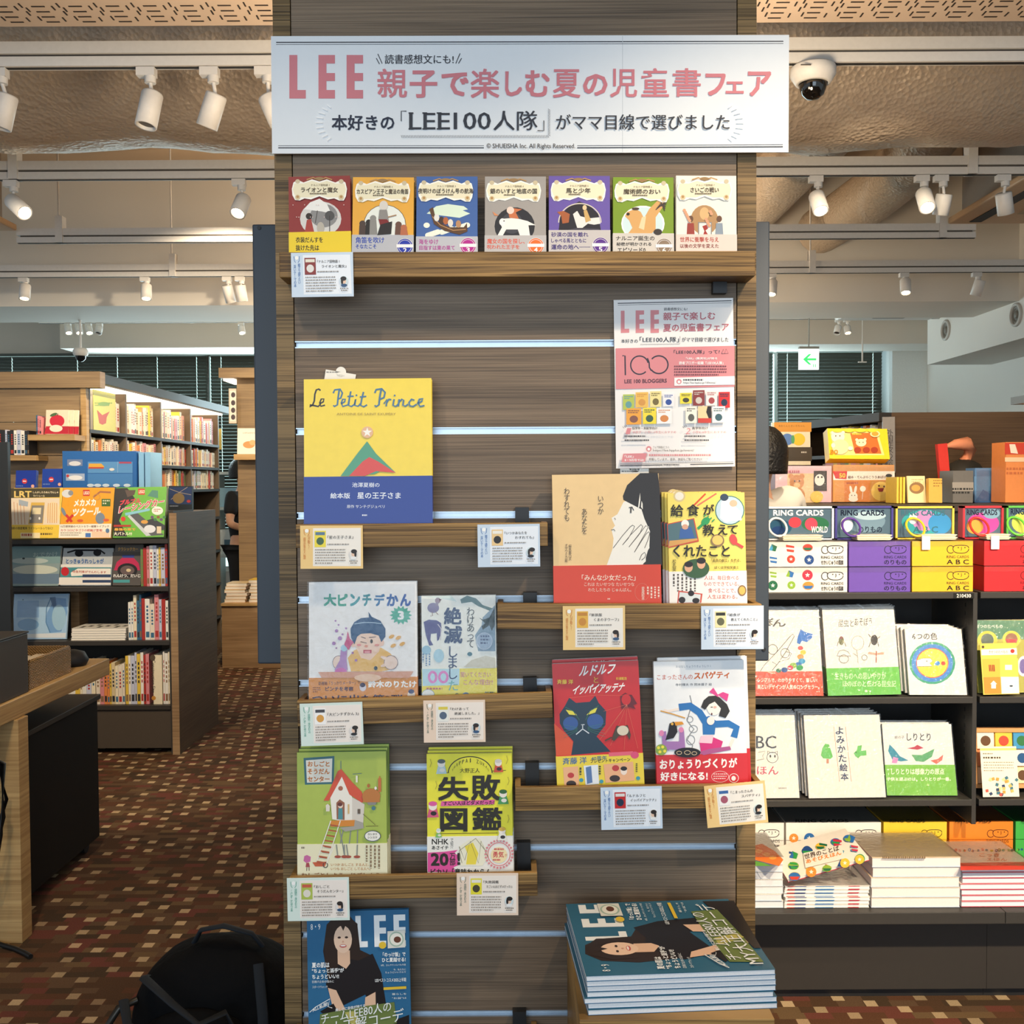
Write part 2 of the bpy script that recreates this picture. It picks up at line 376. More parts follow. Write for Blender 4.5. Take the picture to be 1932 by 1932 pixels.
struct('trim_2', MB().box(X(118, 10.6), 4.55, 10.6, 11.2, 2.9, 3.9, CEILW))           # second beam by the windows
# perforated ceiling panel over the front rail
pm = ink('c4b09c', .75, var=.04, scale=6); sm_ = ink('2a2018', .8)
p = MB().box(-3.6, 3.6, 2.4, 3.4, 3.0, 3.05, pm)
def slot(u0, u1, y0, y1): p.box(u0, u1, y0, y1, 2.9985, 3.001, sm_)
k = -30
for k in range(-30, 31):
    u = k * .117; s_ = 1 if k >= 0 else -1
    for r in range(4):
        y0 = 3.255 + r * .036
        slot(u + .02, u + .062, y0, y0 + .006)
    for (a, r) in ((.082, 0), (.104, 1), (.006, 2), (.082, 2.2), (.104, -.5), (-.002, .3)):
        y0 = 3.255 + r * .036
        slot(u + a, u + a + .005, y0, y0 + .028)
struct('trim_3', p)
# right-hand side wall, column, bulkhead
struct('wall_right', MB().box(4.62, 4.75, 3, 11.4, 0, 3.9, WALLW))
struct('trim_4', MB().box(4.0, 4.62, 5.5, 9.87, 2.6, 3.9, WALLW).box(4.52, 4.62, 5.5, 11.4, 2.02, 2.06, WALLW))
struct('wall_back', MB().box(X(1676, 11.5), 4.75, 11.4, 11.9, 0, 3.9, ink('dfe8ea', .7)).box(-7.5, 4.75, 11.6, 11.9, 2.96, 3.9, CEILW).box(-7.5, 4.75, 11.6, 11.9, 0, .5, CEILW))
wf = MB(); DF = ink('2c3335', .5)
for wx in (-7.4, X(397, 11.85), X(1463, 11.85), X(1672, 11.85)): wf.box(wx - .02, wx + .02, 11.78, 11.84, .5, 2.96, WHITEM)
wf.box(-7.4, 4.3, 11.78, 11.84, .5, .54, WHITEM)
win = struct('window_1', wf)
gm, nt, b = _new('window_glass'); b.inputs['Transmission Weight'].default_value = 1; b.inputs['Roughness'].default_value = 0; b.inputs['IOR'].default_value = 1.02; b.inputs['Base Color'].default_value = (.85, .97, .95, 1)
struct('window_glass', MB().poly([(-7.4, 11.82, .5), (4.3, 11.82, .5), (4.3, 11.82, 2.96), (-7.4, 11.82, 2.96)], gm), win)
# the bright street outside
struct('outside_sky', MB().poly([(-12, 14, -1), (9, 14, -1), (9, 14, 6), (-12, 14, 6)], glow('d2f4f2', 1.7)))
BL = ink('49524d', .45, spec=.5)
def blind(x0, x1, ladders, label):
    t = thing('venetian_blind', label, 'blind', V(((x0 + x1) / 2, 11.5, .7)), 'dark venetian blinds on the far windows')
    o = V(t.location); xs = [x0] + [l for l in ladders] + [x1]; s = MB(); i = 0; z = .75
    while z < 2.93:
        for a, b_ in zip(xs[:-1], xs[1:]):
            l_, r_ = a + .003 - o.x, b_ - .003 - o.x; zl, zh = z - .0180 - o.z, z + .0180 - o.z
            s.cage([(l_, .011, zl), (r_, .011, zl), (l_, .013, zl), (r_, .013, zl), (l_, -.008, zh), (r_, -.008, zh), (l_, -.006, zh), (r_, -.006, zh)], BL)
        z += .0385
    s.build('slats', t)
    MB().box(x0 - o.x, x1 - o.x, -.03, .03, 2.93 - o.z, 2.96 - o.z, BL).build('head_rail', t)
    for l in ladders: MB().box(l - o.x - .001, l - o.x + .001, -.012, -.010, 0, 2.93 - o.z, WHITEM).build('ladder_cord', t)
blind(-7.2, X(394, 11.5), [X(q, 11.5) for q in (27, 150, 225, 300, 374)], 'wide dark venetian blind with dotted cords above the tall picture-book bookcase')
blind(X(400, 11.5), X(1458, 11.5), [X(q, 11.5) for q in (420, 620, 830, 1040, 1250)], 'dark venetian blind mostly hidden behind the slatted display pillar')
blind(X(1466, 11.5), X(1663, 11.5), [X(q, 11.5) for q in (1485, 1646)], 'narrow dark venetian blind behind the green exit sign')

# lagged duct
DUCT, nt, b = _new('foil_lagging'); N = nt.nodes.new; L = nt.links.new
b.inputs['Base Color'].default_value = rgb('b5a592'); b.inputs['Metallic'].default_value = .35; b.inputs['Roughness'].default_value = .5
tc = N('ShaderNodeTexCoord'); n1 = N('ShaderNodeTexVoronoi'); n1.inputs['Scale'].default_value = 55; n2 = N('ShaderNodeTexNoise'); n2.inputs['Scale'].default_value = 5; n2.inputs['Detail'].default_value = 5; n2.inputs['Distortion'].default_value = 1.5
L(tc.outputs['Object'], n1.inputs['Vector']); L(tc.outputs['Object'], n2.inputs['Vector'])
b1 = N('ShaderNodeBump'); b1.inputs['Strength'].default_value = .55; b1.inputs['Distance'].default_value = .008; b2 = N('ShaderNodeBump'); b2.inputs['Strength'].default_value = .4; b2.inputs['Distance'].default_value = .035
L(n1.outputs[0], b1.inputs['Height']); L(n2.outputs[0], b2.inputs['Height']); L(b2.outputs[0], b1.inputs['Normal']); L(b1.outputs[0], b.inputs['Normal'])
rd = random.Random(4); d = MB(); n = 26; S = 90; vs = []; fs = []
for i in range(S + 1):
    x = -4.2 + 8.4 * i / S
    for k in range(n):
        a = 2 * math.pi * k / n; r = .44 + .013 * math.sin(3.1 * x + 2 * a) + .009 * math.sin(7.7 * x - a * 3) + rd.uniform(-.006, .006)
        vs.append((x, 4.4 + r * math.cos(a), 3.36 + r * math.sin(a) * .98))
for i in range(S): fs += [(i * n + k, i * n + (k + 1) % n, (i + 1) * n + (k + 1) % n, (i + 1) * n + k) for k in range(n)]
d.add(vs, fs, DUCT, True)
tag(d.build('air_duct'), 'big horizontal foil-lagged air duct hanging behind the front lighting rail', 'duct')
d = MB().tube([V((2.42, 5.35, 3.56)), V((2.38, 5.5, 3.52)), V((2.34, 5.8, 3.44)), V((2.4, 6.3, 3.4)), V((2.42, 6.9, 3.4)), V((2.42, 8.05, 3.45))], [.17, .18, .18, .18, .18, .18], DUCT, 18)
tag(d.build('branch_duct'), 'round lagged branch duct bending down beside the slotted air conditioner', 'duct')
d = MB().cyl((1.74, 5.3, 3.45), (1.78, 8.05, 3.5), .19, DUCT, n=24)
tag(d.build('duct_stub'), 'short round lagged duct stub above the second lighting rail', 'duct')

# cassette air conditioners
def cassette(x0, x1, y0, y1, z, label, slotx):
    t = thing('ceiling_air_conditioner', label, 'air conditioner', V(((x0 + x1) / 2, (y0 + y1) / 2, z)), 'ceiling cassettes'); cx, cy = (x0 + x1) / 2, (y0 + y1) / 2
    MB().box(x0 - cx, x1 - cx, y0 - cy, y1 - cy, 0, .04, ink('cfae88', .6)).build('panel', t, .01)
    MB().box(x0 - cx + .06, x1 - cx - .06, y0 - cy + .06, y1 - cy - .06, .04, 3.9 - z, ink('8d8072', .7)).build('housing', t)
    MB().box(slotx - cx - .035, slotx - cx + .035, y0 - cy + .12, y1 - cy - .06, -.004, .002, ink('1d1a18', .6)).build('air_slot', t)
    MB().box(x0 - cx + .3, x1 - cx - .3, y0 - cy + .25, y1 - cy - .25, -.006, .002, ink('b29a7b', .7)).build('grille', t)
cassette(2.66, 3.6, 5.05, 6.27, 3.05, 'slotted ceiling air conditioner above the picture-book shelves', 2.80)
cassette(-3.95, -2.98, 5.1, 6.23, 3.03, 'slotted ceiling air conditioner above the slatted tall bookcase', -3.1)
xa, xb = X(1560, 9.7), X(1735, 9.7)
t = thing('flat_air_conditioner', 'white flat ceiling air conditioner in front of the far beam', 'air conditioner', V(((xa + xb) / 2, 9.2, 2.968)))
MB().box(-(xb - xa) / 2, (xb - xa) / 2, -.3, .3, 0, .05, WHITEM).build('panel', t, .02)
MB().box(-(xb - xa) / 2 + .3, (xb - xa) / 2 - .3, -.15, .15, -.006, .002, ink('9a9c9a', .7)).build('grille', t)
MB().box(-(xb - xa) / 2 + .1, (xb - xa) / 2 - .1, -.1, .1, .05, .93, WHITEM).build('housing', t)

# lighting rails
def rail(x0, x1, Y, z, hang, label, top=3.9):
    t = thing('lighting_rail', label, 'lighting rail', V(((x0 + x1) / 2, Y, z)), 'white lighting rails'); h = (x1 - x0) / 2; cx = (x0 + x1) / 2
    MB().box(-h, h, -.02, .02, 0, .034, WHITEM).box(-h, h, -.008, .008, -.002, .001, ink('26221d', .7)).build('track', t)
    MB().box(-h, h, -.022, .022, .044, .086, WHITEM).build('channel', t)
    for q in hang:
        MB().box(q - cx - .022, q - cx + .022, -.03, .03, -.0, .16, WHITEM).cyl((q - cx - .01, 0, .16), (q - cx - .01, 0, top - z), .006, WHITEM, n=6).build('hanger', t)
    MB().box(-h + .02, h - .02, -.012, .012, .03, .05, ink('55504a', .6)).build('gap_strip', t)
RAILS = [(3.7, 2.985), (5.0, 2.972), (6.3, 2.972), (7.4, 2.985)]
rail(-2.6, 2.6, 3.7, 2.985, [-2.3, .1, 2.3], 'thick white lighting rail running under the lagged duct')
rail(-2.95, 2.95, 5.0, 2.972, [X(40, 5), .2, X(1827, 5)], 'white lighting rail with lit spotlights just behind the lagged duct')
rail(X(43, 6.3), X(1835, 6.3), 6.3, 2.972, [X(123, 6.3), X(1773, 6.3)], 'short white lighting rail without lamps, ends beside the air conditioners')
rail(-4.2, 4.0, 7.4, 2.985, [X(333, 7.4), X(1530, 7.4)], 'white lighting rail against the cream ceiling beam')
rail(-4.4, X(1772, 9.6), 9.6, 3.0, [X(365, 9.6), X(1508, 9.6)], 'thin far lighting rail behind the cream ceiling beam')

def spotlight(px, py, bx, by, ex, ey, Y, z, lit, label, r=.038, dy=0.0):
    """adapter under the rail at (px), barrel from (bx,by) to (ex,ey)"""
    o = V((X(px, Y, py), Y, z)); t = thing('spotlight', label, 'spotlight', o, 'white track spotlights')
    k = r / .038
    MB().box(-.035 * k, .03 * k, -.018, .018, -.032 * k, -.0026, WHITEM).cyl((.01 * k, 0, -.032 * k), (.01 * k, 0, -.055 * k), .02 * k, WHITEM, n=12).build('adapter', t)
    a = at(bx, by, Y) - o; e = at(ex, ey, Y + dy) - o; d_ = (e - a).normalized()
    MB().cyl((.01 * k, 0, -.05 * k), a + d_ * .01, .007 * k, WHITEM, n=8).build('stem', t)
    b_ = MB(); L_ = (e - a).length
    b_.lathe(a, [(0, 0), (r * .92, 0), (r, .006), (r, L_), (r * .82, L_), (r * .8, L_ - .02)], WHITEM, d_, 20); bar = b_.build('barrel', t)
    lm = glow('ffdfae', 26) if lit else ink('3a3632', .3)
    tag(MB().cyl(a + d_ * (L_ - .02), a + d_ * (L_ - .012), r * .8, lm, n=20).build('lens', bar), 'glowing warm lens' if lit else None)
R = RAILS
spotlight(278, 140, 288, 176, 275, 238, *R[0], 0, 'unlit white spotlight under the front rail, long barrel tilted, in front of the duct', dy=-.02)
spotlight(397, 140, 409, 178, 390, 240, *R[0], 0, 'unlit white spotlight showing its flat grey cap, under the front rail', dy=.02)
spotlight(500, 140, 505, 182, 528, 232, *R[0], 0, 'unlit white spotlight half hidden by the big white banner')
spotlight(-2, 140, 14, 180, 0, 242, *R[0], 0, 'unlit white spotlight cut by the picture edge, under the front rail')
spotlight(22, 348, 22, 378, 47, 402, *R[1], 1, 'lit white spotlight aimed sideways on the second rail above the slotted air conditioner', dy=-.07)
spotlight(452, 348, 460, 374, 448, 403, *R[1], 1, 'lit white spotlight on the second rail beside the blue-grey board', dy=-.06)
spotlight(1540, 341, 1540, 368, 1549, 398, *R[1], 1, 'lit white spotlight on the second rail under the dome camera', dy=-.06)
spotlight(1740, 340, 1742, 364, 1750, 392, *R[1], 1, 'lit white spotlight next to an unlit one on the second rail', dy=-.08)
spotlight(1776, 340, 1782, 366, 1774, 406, *R[1], 0, 'unlit white spotlight right beside a lit one on the second rail', dy=.03)
spotlight(1893, 340, 1893, 364, 1898, 404, *R[1], 0, 'unlit white spotlight in front of the slotted air conditioner', dy=.03)
spotlight(45, 524, 48, 538, 46, 564, *R[3], 1, 'lit spotlight on the beam rail, first from the picture edge', dy=-.03)
spotlight(274, 524, 276, 538, 276, 564, *R[3], 1, 'lit spotlight on the beam rail above the low bookcase', dy=-.03)
spotlight(429, 524, 428, 538, 436, 570, *R[3], 0, 'unlit spotlight of a close pair on the beam rail, leaning one', dy=.05)
spotlight(453, 524, 453, 538, 458, 569, *R[3], 0, 'unlit spotlight of a close pair on the beam rail, next to the blue-grey board', dy=.02)
spotlight(1456, 515, 1457, 530, 1455, 556, *R[3], 1, 'lit spotlight on the beam rail half behind the blue-grey board', dy=-.03)
spotlight(1706, 513, 1708, 528, 1709, 553, *R[3], 1, 'lit spotlight on the beam rail above the flat air conditioner', dy=-.04)
spotlight(1843, 512, 1850, 528, 1840, 558, *R[3], 0, 'unlit tilted spotlight on the beam rail, far from the lit ones', dy=.03)
for px, lit, lb in ((128, 1, 'first of the row of four, lit'), (148, 1, 'second of the row of four, lit'), (167, 1, 'third of the row of four, lit'), (188, 0, 'last of the row of four, unlit'), (455, 1, 'single lit one beside the blue-grey board'), (1582, 0, 'unlit one by the exit sign'), (1598, 1, 'lit one by the exit sign')):
    spotlight(px, 603, px, 616, px + (2 if lit else -3), 629, 9.6, 3.0, lit, 'small far spotlight on the thin rail, ' + lb, r=.032, dy=-.03)

# cameras, exit sign, vents, hanging rod
o = at(152, 664, 8.8); t = thing('ceiling_camera', 'small white dome camera hanging on a thin pole before the blinds', 'camera', o)
MB().lathe((0, 0, 0), [(0, .03), (.05, .03), (.062, .01), (.062, -.02), (.05, -.035)], WHITEM).build('housing', t)
MB().lathe((0, 0, -.035), [(.045, 0), (.04, -.025), (.02, -.045), (0, -.05)], ink('1b1d20', .1)).build('dome', t)
MB().cyl((0, 0, .03), (0, 0, 3.9 - o.z), .011, WHITEM, n=10).build('pole', t)
o = at(1534, 133, 3.72); t = thing('dome_camera', 'large white dome security camera with a dark glossy ball by the banner corner', 'camera', V((o.x, o.y, 2.9825)))
b_ = MB().lathe((0, 0, 0), [(0, 0), (.076, 0), (.08, -.006), (.08, -.03), (.062, -.058), (.052, -.062), (.05, -.05)], WHITEM, n=36); hs_ = b_.build('housing', t)
MB().lathe((0, 0, -.055), [(.048, 0), (.047, -.02), (.038, -.044), (.02, -.058), (0, -.062)], ink('0e0d0d', .06, spec=.9)).build('dome', t)
MB().box(-.066, -.03, -.0795, -.0755, -.024, -.021, ink('55524e')).build('seam', hs_)
Ye = 9.0; m_, W_, H_ = plane_frame(Q(1508, 658, 1545, 697), Ye)
t = thing('exit_sign', 'white lit exit sign with a green arrow hanging before the dark blind', 'sign', m_)
face = glow('f4fff8', 1.15)
b_ = MB().box(-W_ / 2, W_ / 2, 0, .03, 0, H_, face); a_ = Art(b_, m_, eps=.0008)
gr = glow('3ed36f', .9)
a_.poly([(1515, 678), (1526, 668), (1531, 668), (1523, 676), (1540, 676), (1540, 680), (1523, 680), (1531, 688), (1526, 688)], gr)
a_.rect(1534, 687, 1535.5, 693, gr); a_.rect(1537.5, 687, 1539, 693, gr); b_.build('sign_box', t)
MB().box(-W_ / 2, W_ / 2, -.005, .035, H_, H_ + .02, ink('8d9391', .5)).build('top_bar', t)
MB().cyl((0, .015, H_ + .02), (0, .015, 3.9 - m_.translation.z), .006, ink('8d9391', .5), n=8).build('hanging_rod', t)
o = at(1627, 682, 10.0); t = thing('hanging_sensor_rod', 'thin white T-ended rod hanging from the ceiling beside the exit sign', 'rod', o)
MB().cyl((0, 0, 0), (0, 0, .2), .008, WHITEM, n=8).cyl((0, 0, .2), (0, 0, 3.9 - o.z), .004, WHITEM, n=6).build('rod', t)
MB().box(-.04, .04, -.008, .008, -.012, 0, WHITEM).build('end_bar', t)
for px, py, lb in ((1783, 623, 'round wall vent over the dark shelf end, the one nearer the column'), (1915, 594, 'round wall vent cut by the picture edge')):
    dx = px - 966; Yv = 4.0 * F / dx; o = V((4.0, Yv, at(px, py, Yv).z)); t = thing('round_vent', lb, 'vent', o, 'round vents in the white bulkhead')
    MB().lathe((0, 0, 0), [(.095, 0), (.095, -.012), (.075, -.02), (.07, -.004)], ink('b6b4ae', .5), (1, 0, 0)).build('ring', t)
    MB().lathe((-.003, 0, 0), [(.07, 0), (.05, -.006), (.05, .002), (.03, .002), (.03, -.006), (0, -.006)], ink('77736b', .6), (1, 0, 0)).build('louvre', t)
# ------------------------------------------------------------------ the slatted pillar in the middle
YP = 1.80
XL, XLi = X(523, YP, 700), X(557, YP, 700); XR, XRi = X(1426, YP, 700), X(1389, YP, 700)
PT = thing('display_pillar', 'wide timber-clad pillar with slotted wall boards carrying the featured books', 'display pillar', V(((XL + XR) / 2, YP, 0)))
cx = (XL + XR) / 2
MB().box(XL - cx + .002, XR - cx - .002, .022, .2, 0, 3.9, DARKV).build('core', PT)
MB().box(XL - cx, XLi - cx - .0015, -.002, .022, 0, 3.9, POSTW).build('side_post', PT)
MB().box(XRi - cx + .0015, XR - cx, -.002, .022, 0, 3.9, POSTW).build('side_post', PT)
slots = [648, 812, 971, 1130, 1287, 1446, 1599, 1762, 1912]
zs = [Z(y, YP) for y in slots]; dz = (zs[0] - zs[-1]) / 8; hs = .0062
zz = [zs[0] + dz * 4.05, zs[0] + dz * 2.25] + zs + [zs[-1] - dz, zs[-1] - 2 * dz, zs[-1] - 3 * dz, .0]
tops = 3.9; first = True
for i, z in enumerate(zz):
    gap = .0012 if i < 2 else hs
    MB().box(XLi - cx, XRi - cx, 0, .022, z + gap, tops, WALNUT).build('slat_board', PT)
    tops = z - gap
for z in zz[2:-1]:
    MB().box(XLi - cx, XRi - cx, .010, .0215, z - hs, z + hs, ALU).box(XLi - cx, XRi - cx, .001, .010, z + hs - .002, z + hs, ALU).box(XLi - cx, XRi - cx, .001, .010, z - hs, z - hs + .002, ALU).build('slot_rail', PT)
# blue-grey steel board fixed to its back
t = thing('steel_back_board', 'blue-grey steel board mounted behind the timber pillar, wider than it', 'board', V((0, 2.03, Z(1250, 2.03))))
xa, xb = X(479, 2.03, 700), X(1452, 2.03, 700); zt = Z(420, 2.03) - Z(1250, 2.03)
bb_ = MB().box(xa, xb, 0, .03, 0, zt, STEEL); bb_.build('board', t, .003)
for px, py in ((489, 430), (1441, 1225)):
    q = at(px, py, 2.03) - t.location; MB().cyl((q.x, -.002, q.z), (q.x, 0, q.z), .004, BLACK, n=10).build('screw', t)

YF = 1.735
TRAYS = []
def floor_at(i, px):
    m = TRAYS[i]; q = m.inverted() @ at(px, 905, YF + .03); return (m @ V((q.x, .03, .0095))).z
def tray(quad, label, brackets=()):
    m, W, H = plane_frame(quad, YF); D = 1.797 - YF; TRAYS.append(m); t = thing('wooden_tray', label, 'tray', m, 'wooden display trays')
    MB().box(-W / 2, W / 2, 0, .010, 0, H, TRAYW).build('front_board', t, .0012)
    MB().box(-W / 2 + .010, W / 2 - .010, .010, D, 0, .009, TRAYW).build('bottom_board', t)
    MB().box(-W / 2, -W / 2 + .010, .010, D, 0, H, TRAYW).build('end_board', t, .001); MB().box(W / 2 - .010, W / 2, .010, D, 0, H, TRAYW).build('end_board', t, .001)
    inv = m.inverted()
    for px, py in brackets:
        q = inv @ at(px, py, 1.79)
        MB().box(q.x - .012, q.x + .012, D - .014, D + .002, min(q.z - .012, H * .7), q.z + .012, BLACK).build('bracket', t)
    return t
tray(((527, 476), (1425, 473), (1425, 521), (527, 523)), 'full-width wooden tray under the row of seven paperbacks', [(1357, 541)])
tray(((557, 989), (1033, 986), (1033, 1030), (559, 1034)), 'wooden tray under the yellow book with the blue band', [(985, 970), (620, 970)])
tray(((938, 1138), (1437, 1140), (1437, 1187), (938, 1187)), 'wooden tray under the beige book with the girl in profile', [(1000, 1130)])
tray(((561, 1325), (1043, 1303), (1043, 1357), (562, 1368)), 'wooden tray under the white book with the squinting boy, slightly askew', [(1000, 1290), (620, 1290)])
tray(((972, 1486), (1440, 1479), (1441, 1524), (972, 1530)), 'wooden tray under the red book with the blue cat', [(1004, 1450)])
tray(((545, 1655), (1014, 1647), (1014, 1690), (547, 1700)), 'wooden tray under the green book with the stilted house', [(988, 1600)])
tray(((545, 1966), (1014, 1962), (1014, 2008), (547, 2012)), 'wooden tray at the bottom under the standing blue magazine', [(980, 1918)])

# ---- the banner
INK = '2f323c'; PINK = 'd67f88'
q = ((510, 68), (1489, 66), (1487, 287), (514, 290)); m, W, H = plane_frame(q, 1.785)
t = thing('banner_sign', 'long white banner with a pink headline across the top of the pillar', 'banner', m)
b = MB().box(-W / 2, W / 2, 0, .003, 0, H, ink('e9edf1', .55, var=.015)); a = Art(b, m, 0)
for y0, y1, w1 in ((79, 79, 2), (83, 83, 1)): a.line([(521, y0 + 1), (1478, y1 - 1)], w1, INK)
a.line([(525, 275), (913, 275)], 1, INK); a.line([(525, 279), (913, 279)], 2, INK); a.line([(1089, 275), (1477, 273)], 1, INK); a.line([(1089, 279), (1477, 277)], 2, INK)
for x0, k in ((546, 'L'), (601, 'E'), (654, 'E')):
    x1 = x0 + 31; y0, y1 = 104, 186; wd = 15
    if k == 'L': a.poly([(x0, y0), (x0 + wd, y0), (x0 + wd, y1 - 16), (x1, y1 - 16), (x1, y1), (x0, y1)], PINK)
    else: a.poly([(x0, y0), (x1, y0), (x1, y0 + 16), (x0 + wd, y0 + 16), (x0 + wd, 138), (x1, 138), (x1, 153), (x0 + wd, 153), (x0 + wd, y1 - 16), (x1, y1 - 16), (x1, y1), (x0, y1)], PINK)
a.line([(713, 102), (721, 120)], 1.4, INK); a.line([(710, 110), (716, 121)], 1.4, INK); a.line([(868, 101), (860, 120)], 1.4, INK); a.line([(871, 110), (865, 120)], 1.4, INK)
a.text('読書感想文にも!', 726, 103, 856, 121, INK, .012)
HEAD = [('親', 712, 768, 130, 185), ('子', 773, 825, 133, 185), ('で', 833, 884, 137, 182), ('楽', 888, 942, 130, 186), ('し', 953, 985, 135, 182), ('む', 991, 1037, 133, 183),
        ('夏', 1043, 1095, 131, 185), ('の', 1100, 1146, 140, 181), ('児', 1151, 1202, 130, 184), ('童', 1210, 1262, 129, 183), ('書', 1269, 1322, 129, 183), ('フ', 1331, 1369, 139, 181), ('ェ', 1369, 1403, 154, 177), ('ア', 1411, 1455, 135, 182)]
for ch, x0, x1, y0, y1 in HEAD: a.text(ch, x0, y0, x1, y1, PINK, .014 if ch in '親楽夏童書児' else .028); a.k -= 1
a.k += 1
a.text('本好きの', 626, 217, 744, 246, '14203a', .02)
a.line([(767, 210), (757, 210), (757, 229)], 1.6, INK)
a.text('LEE', 772, 213, 849, 245, INK, .012); a.text('100', 856, 212, 926, 245, INK, .012); a.text('人隊', 931, 209, 1014, 247, INK, .012)
for x0, x1 in ((771, 798), (797, 824), (824, 850)): a.rect(x0, 242.5, x0 + 9, 245, INK); a.rect(x0, 212.5, x0 + 9, 215, INK)
a.line([(1026, 228), (1026, 247), (1014, 247)], 1.6, INK)
for i in range(93): a.line([(757 + i * 3, 255.5), (759 + i * 3, 260.5)], .9, '8b8f98'); a.k -= 1
for i in range(17): a.line([(1034, 206 + i * 3), (1038, 209 + i * 3)], .9, '8b8f98'); a.k -= 1
a.k += 1
a.text('がママ目線で選びました', 1049, 216, 1376, 246, INK, .012)
for s_ in (-1, 1):
    for i in range(9):
        an = math.radians(-58 + i * 14.5); cx0, cy0 = (642, 232) if s_ < 0 else (1357, 232)
        a.line([(cx0 + s_ * 33 * math.cos(an), cy0 + 33 * math.sin(an)), (cx0 + s_ * 47 * math.cos(an), cy0 + 40 * math.sin(an))], 2, 'fbfcfd'); a.k -= 1
a.k += 1
a.text('© SHUEISHA Inc. All Rights Reserved.', 918, 271, 1085, 283, INK, .008)
b.build('printed_sheet', t)
MB().box(X(1176, 1.785) - m.translation.x - .0004, X(1176, 1.785) - m.translation.x + .0004, -.00012, .0, .001, H - .001, ink('c4cad0', .6)).build('fold_crease', t)

# ---- the fair's poster
q = ((1160, 566), (1385.5, 562), (1386.7, 880), (1162.5, 884)); m, W, H = plane_frame(q, 1.793)
t = thing('poster', 'white and pink fair poster with small book pictures, pinned to the pillar', 'poster', m)
b = MB().box(-W / 2, W / 2, 0, .0012, 0, H, ink('f3f0ee', .6, var=.015)); a = Art(b, m, 0).c(1140, 550, 5.683); PK = 'dd8b90'
a.line([(145, 127), (1365, 99)], 9, INK); a.line([(145, 146), (1365, 120)], 4, INK)
for x0, k in ((178, 'L'), (337, 'E'), (496, 'E')):
    x1 = x0 + 90; y0, y1 = (206, 445); wd = 40; o_ = -(x0 - 178) * .02
    if k == 'L': a.poly([(x0, y0), (x0 + wd, y0), (x0 + wd, y1 - 45), (x1, y1 - 46), (x1, y1 - 3), (x0, y1)], PK)
    else: a.poly([(x0, y0 + o_), (x1, y0 + o_), (x1, y0 + 44 + o_), (x0 + wd, y0 + 44), (x0 + wd, 300), (x1, 298), (x1, 345), (x0 + wd, 347), (x0 + wd, y1 - 45), (x1, y1 - 46), (x1, y1 - 3), (x0, y1)], PK)
a.text('読書感想文にも!', 640, 172, 890, 205, INK, .01)
a.text('親子で楽しむ', 632, 225, 1190, 310, 'c26a74', .02, sk=-8); a.text('夏の児童書フェア', 632, 345, 1335, 432, 'c26a74', .02, sk=-10)
a.text('本好きの', 180, 510, 360, 552, INK, .012); a.text('「LEE100人隊」', 380, 485, 800, 545, INK, .012); a.text('がママ目線で選びました', 832, 490, 1332, 540, INK, .01)
a.line([(385, 568), (810, 562), (812, 480)], 3, INK)
a.poly([(122, 610), (1396, 582), (1396, 1020), (124, 1048)], PK)
a.line([(195, 690), (222, 690), (226, 898)], 15, '3a3340'); a.ring(378, 790, 95, 98, 14, '3a3340', 45, 345)
a.line([(462, 715), (480, 760), (484, 815), (505, 850)], 14, '3a3340'); a.ring(585, 785, 98, 95, 14, '3a3340', -140, 145)
a.text('LEE 100 BLOGGERS', 216, 943, 670, 985, '6b3f4a', .03, sk=-8)
a.text('「LEE100人隊」って?', 745, 628, 1238, 672, INK, .01, sk=-4); a.line([(1255, 668), (1275, 620), (1290, 668), (1305, 615), (1330, 664), (1255, 668)], 4, INK)
a.text('「LEE」(集英社)が誇る', 875, 705, 1210, 735, 'fdf6f4', .02); a.text('読者ブロガー組織「LEE100人隊」', 800, 750, 1275, 785, 'fdf6f4', .02)
a.dash(750, 795, 1310, 915, 4, '7a4650', 3)
a.poly([(750, 925), (1396, 908), (1396, 1000), (750, 1012)], 'faf7f5')
a.ell(800, 967, 28, 28, PK); a.ell(800, 970, 15, 15, 'faf7f5'); a.dash(845, 940, 1195, 965, 1, INK, 4, .7); a.text('https://lee.hpplus.jp/100nintai/', 845, 968, 1195, 994, INK)
TH = [(200, 1105, 320, 1270, 'b7c75a', '6aa0a0'), (335, 1082, 470, 1245, 'f0c05c', 'd99a4a'), (490, 1072, 610, 1240, 'f3e29a', '7a6a3c'), (628, 1095, 748, 1235, 'f1eff0', '3a55a0'),
      (235, 1255, 395, 1428, 'f2a83e', '8a5a4a'), (412, 1248, 555, 1422, 'f5df3c', '41604a'), (560, 1252, 722, 1420, 'f5f4f2', 'd98a4a'),
      (810, 1090, 935, 1205, 'f0e040', '4a4630'), (948, 1062, 1072, 1225, '8c3a36', 'cfc6bd'), (1088, 1068, 1205, 1225, 'efe6e2', 'a54848'), (1222, 1080, 1342, 1250, 'cc2a2c', '22304a'),
      (868, 1235, 988, 1415, 'f4efe0', '60605a'), (1000, 1232, 1142, 1410, 'efd2a0', '2b2624'), (1152, 1235, 1290, 1410, 'f2f0ea', '40606a')]
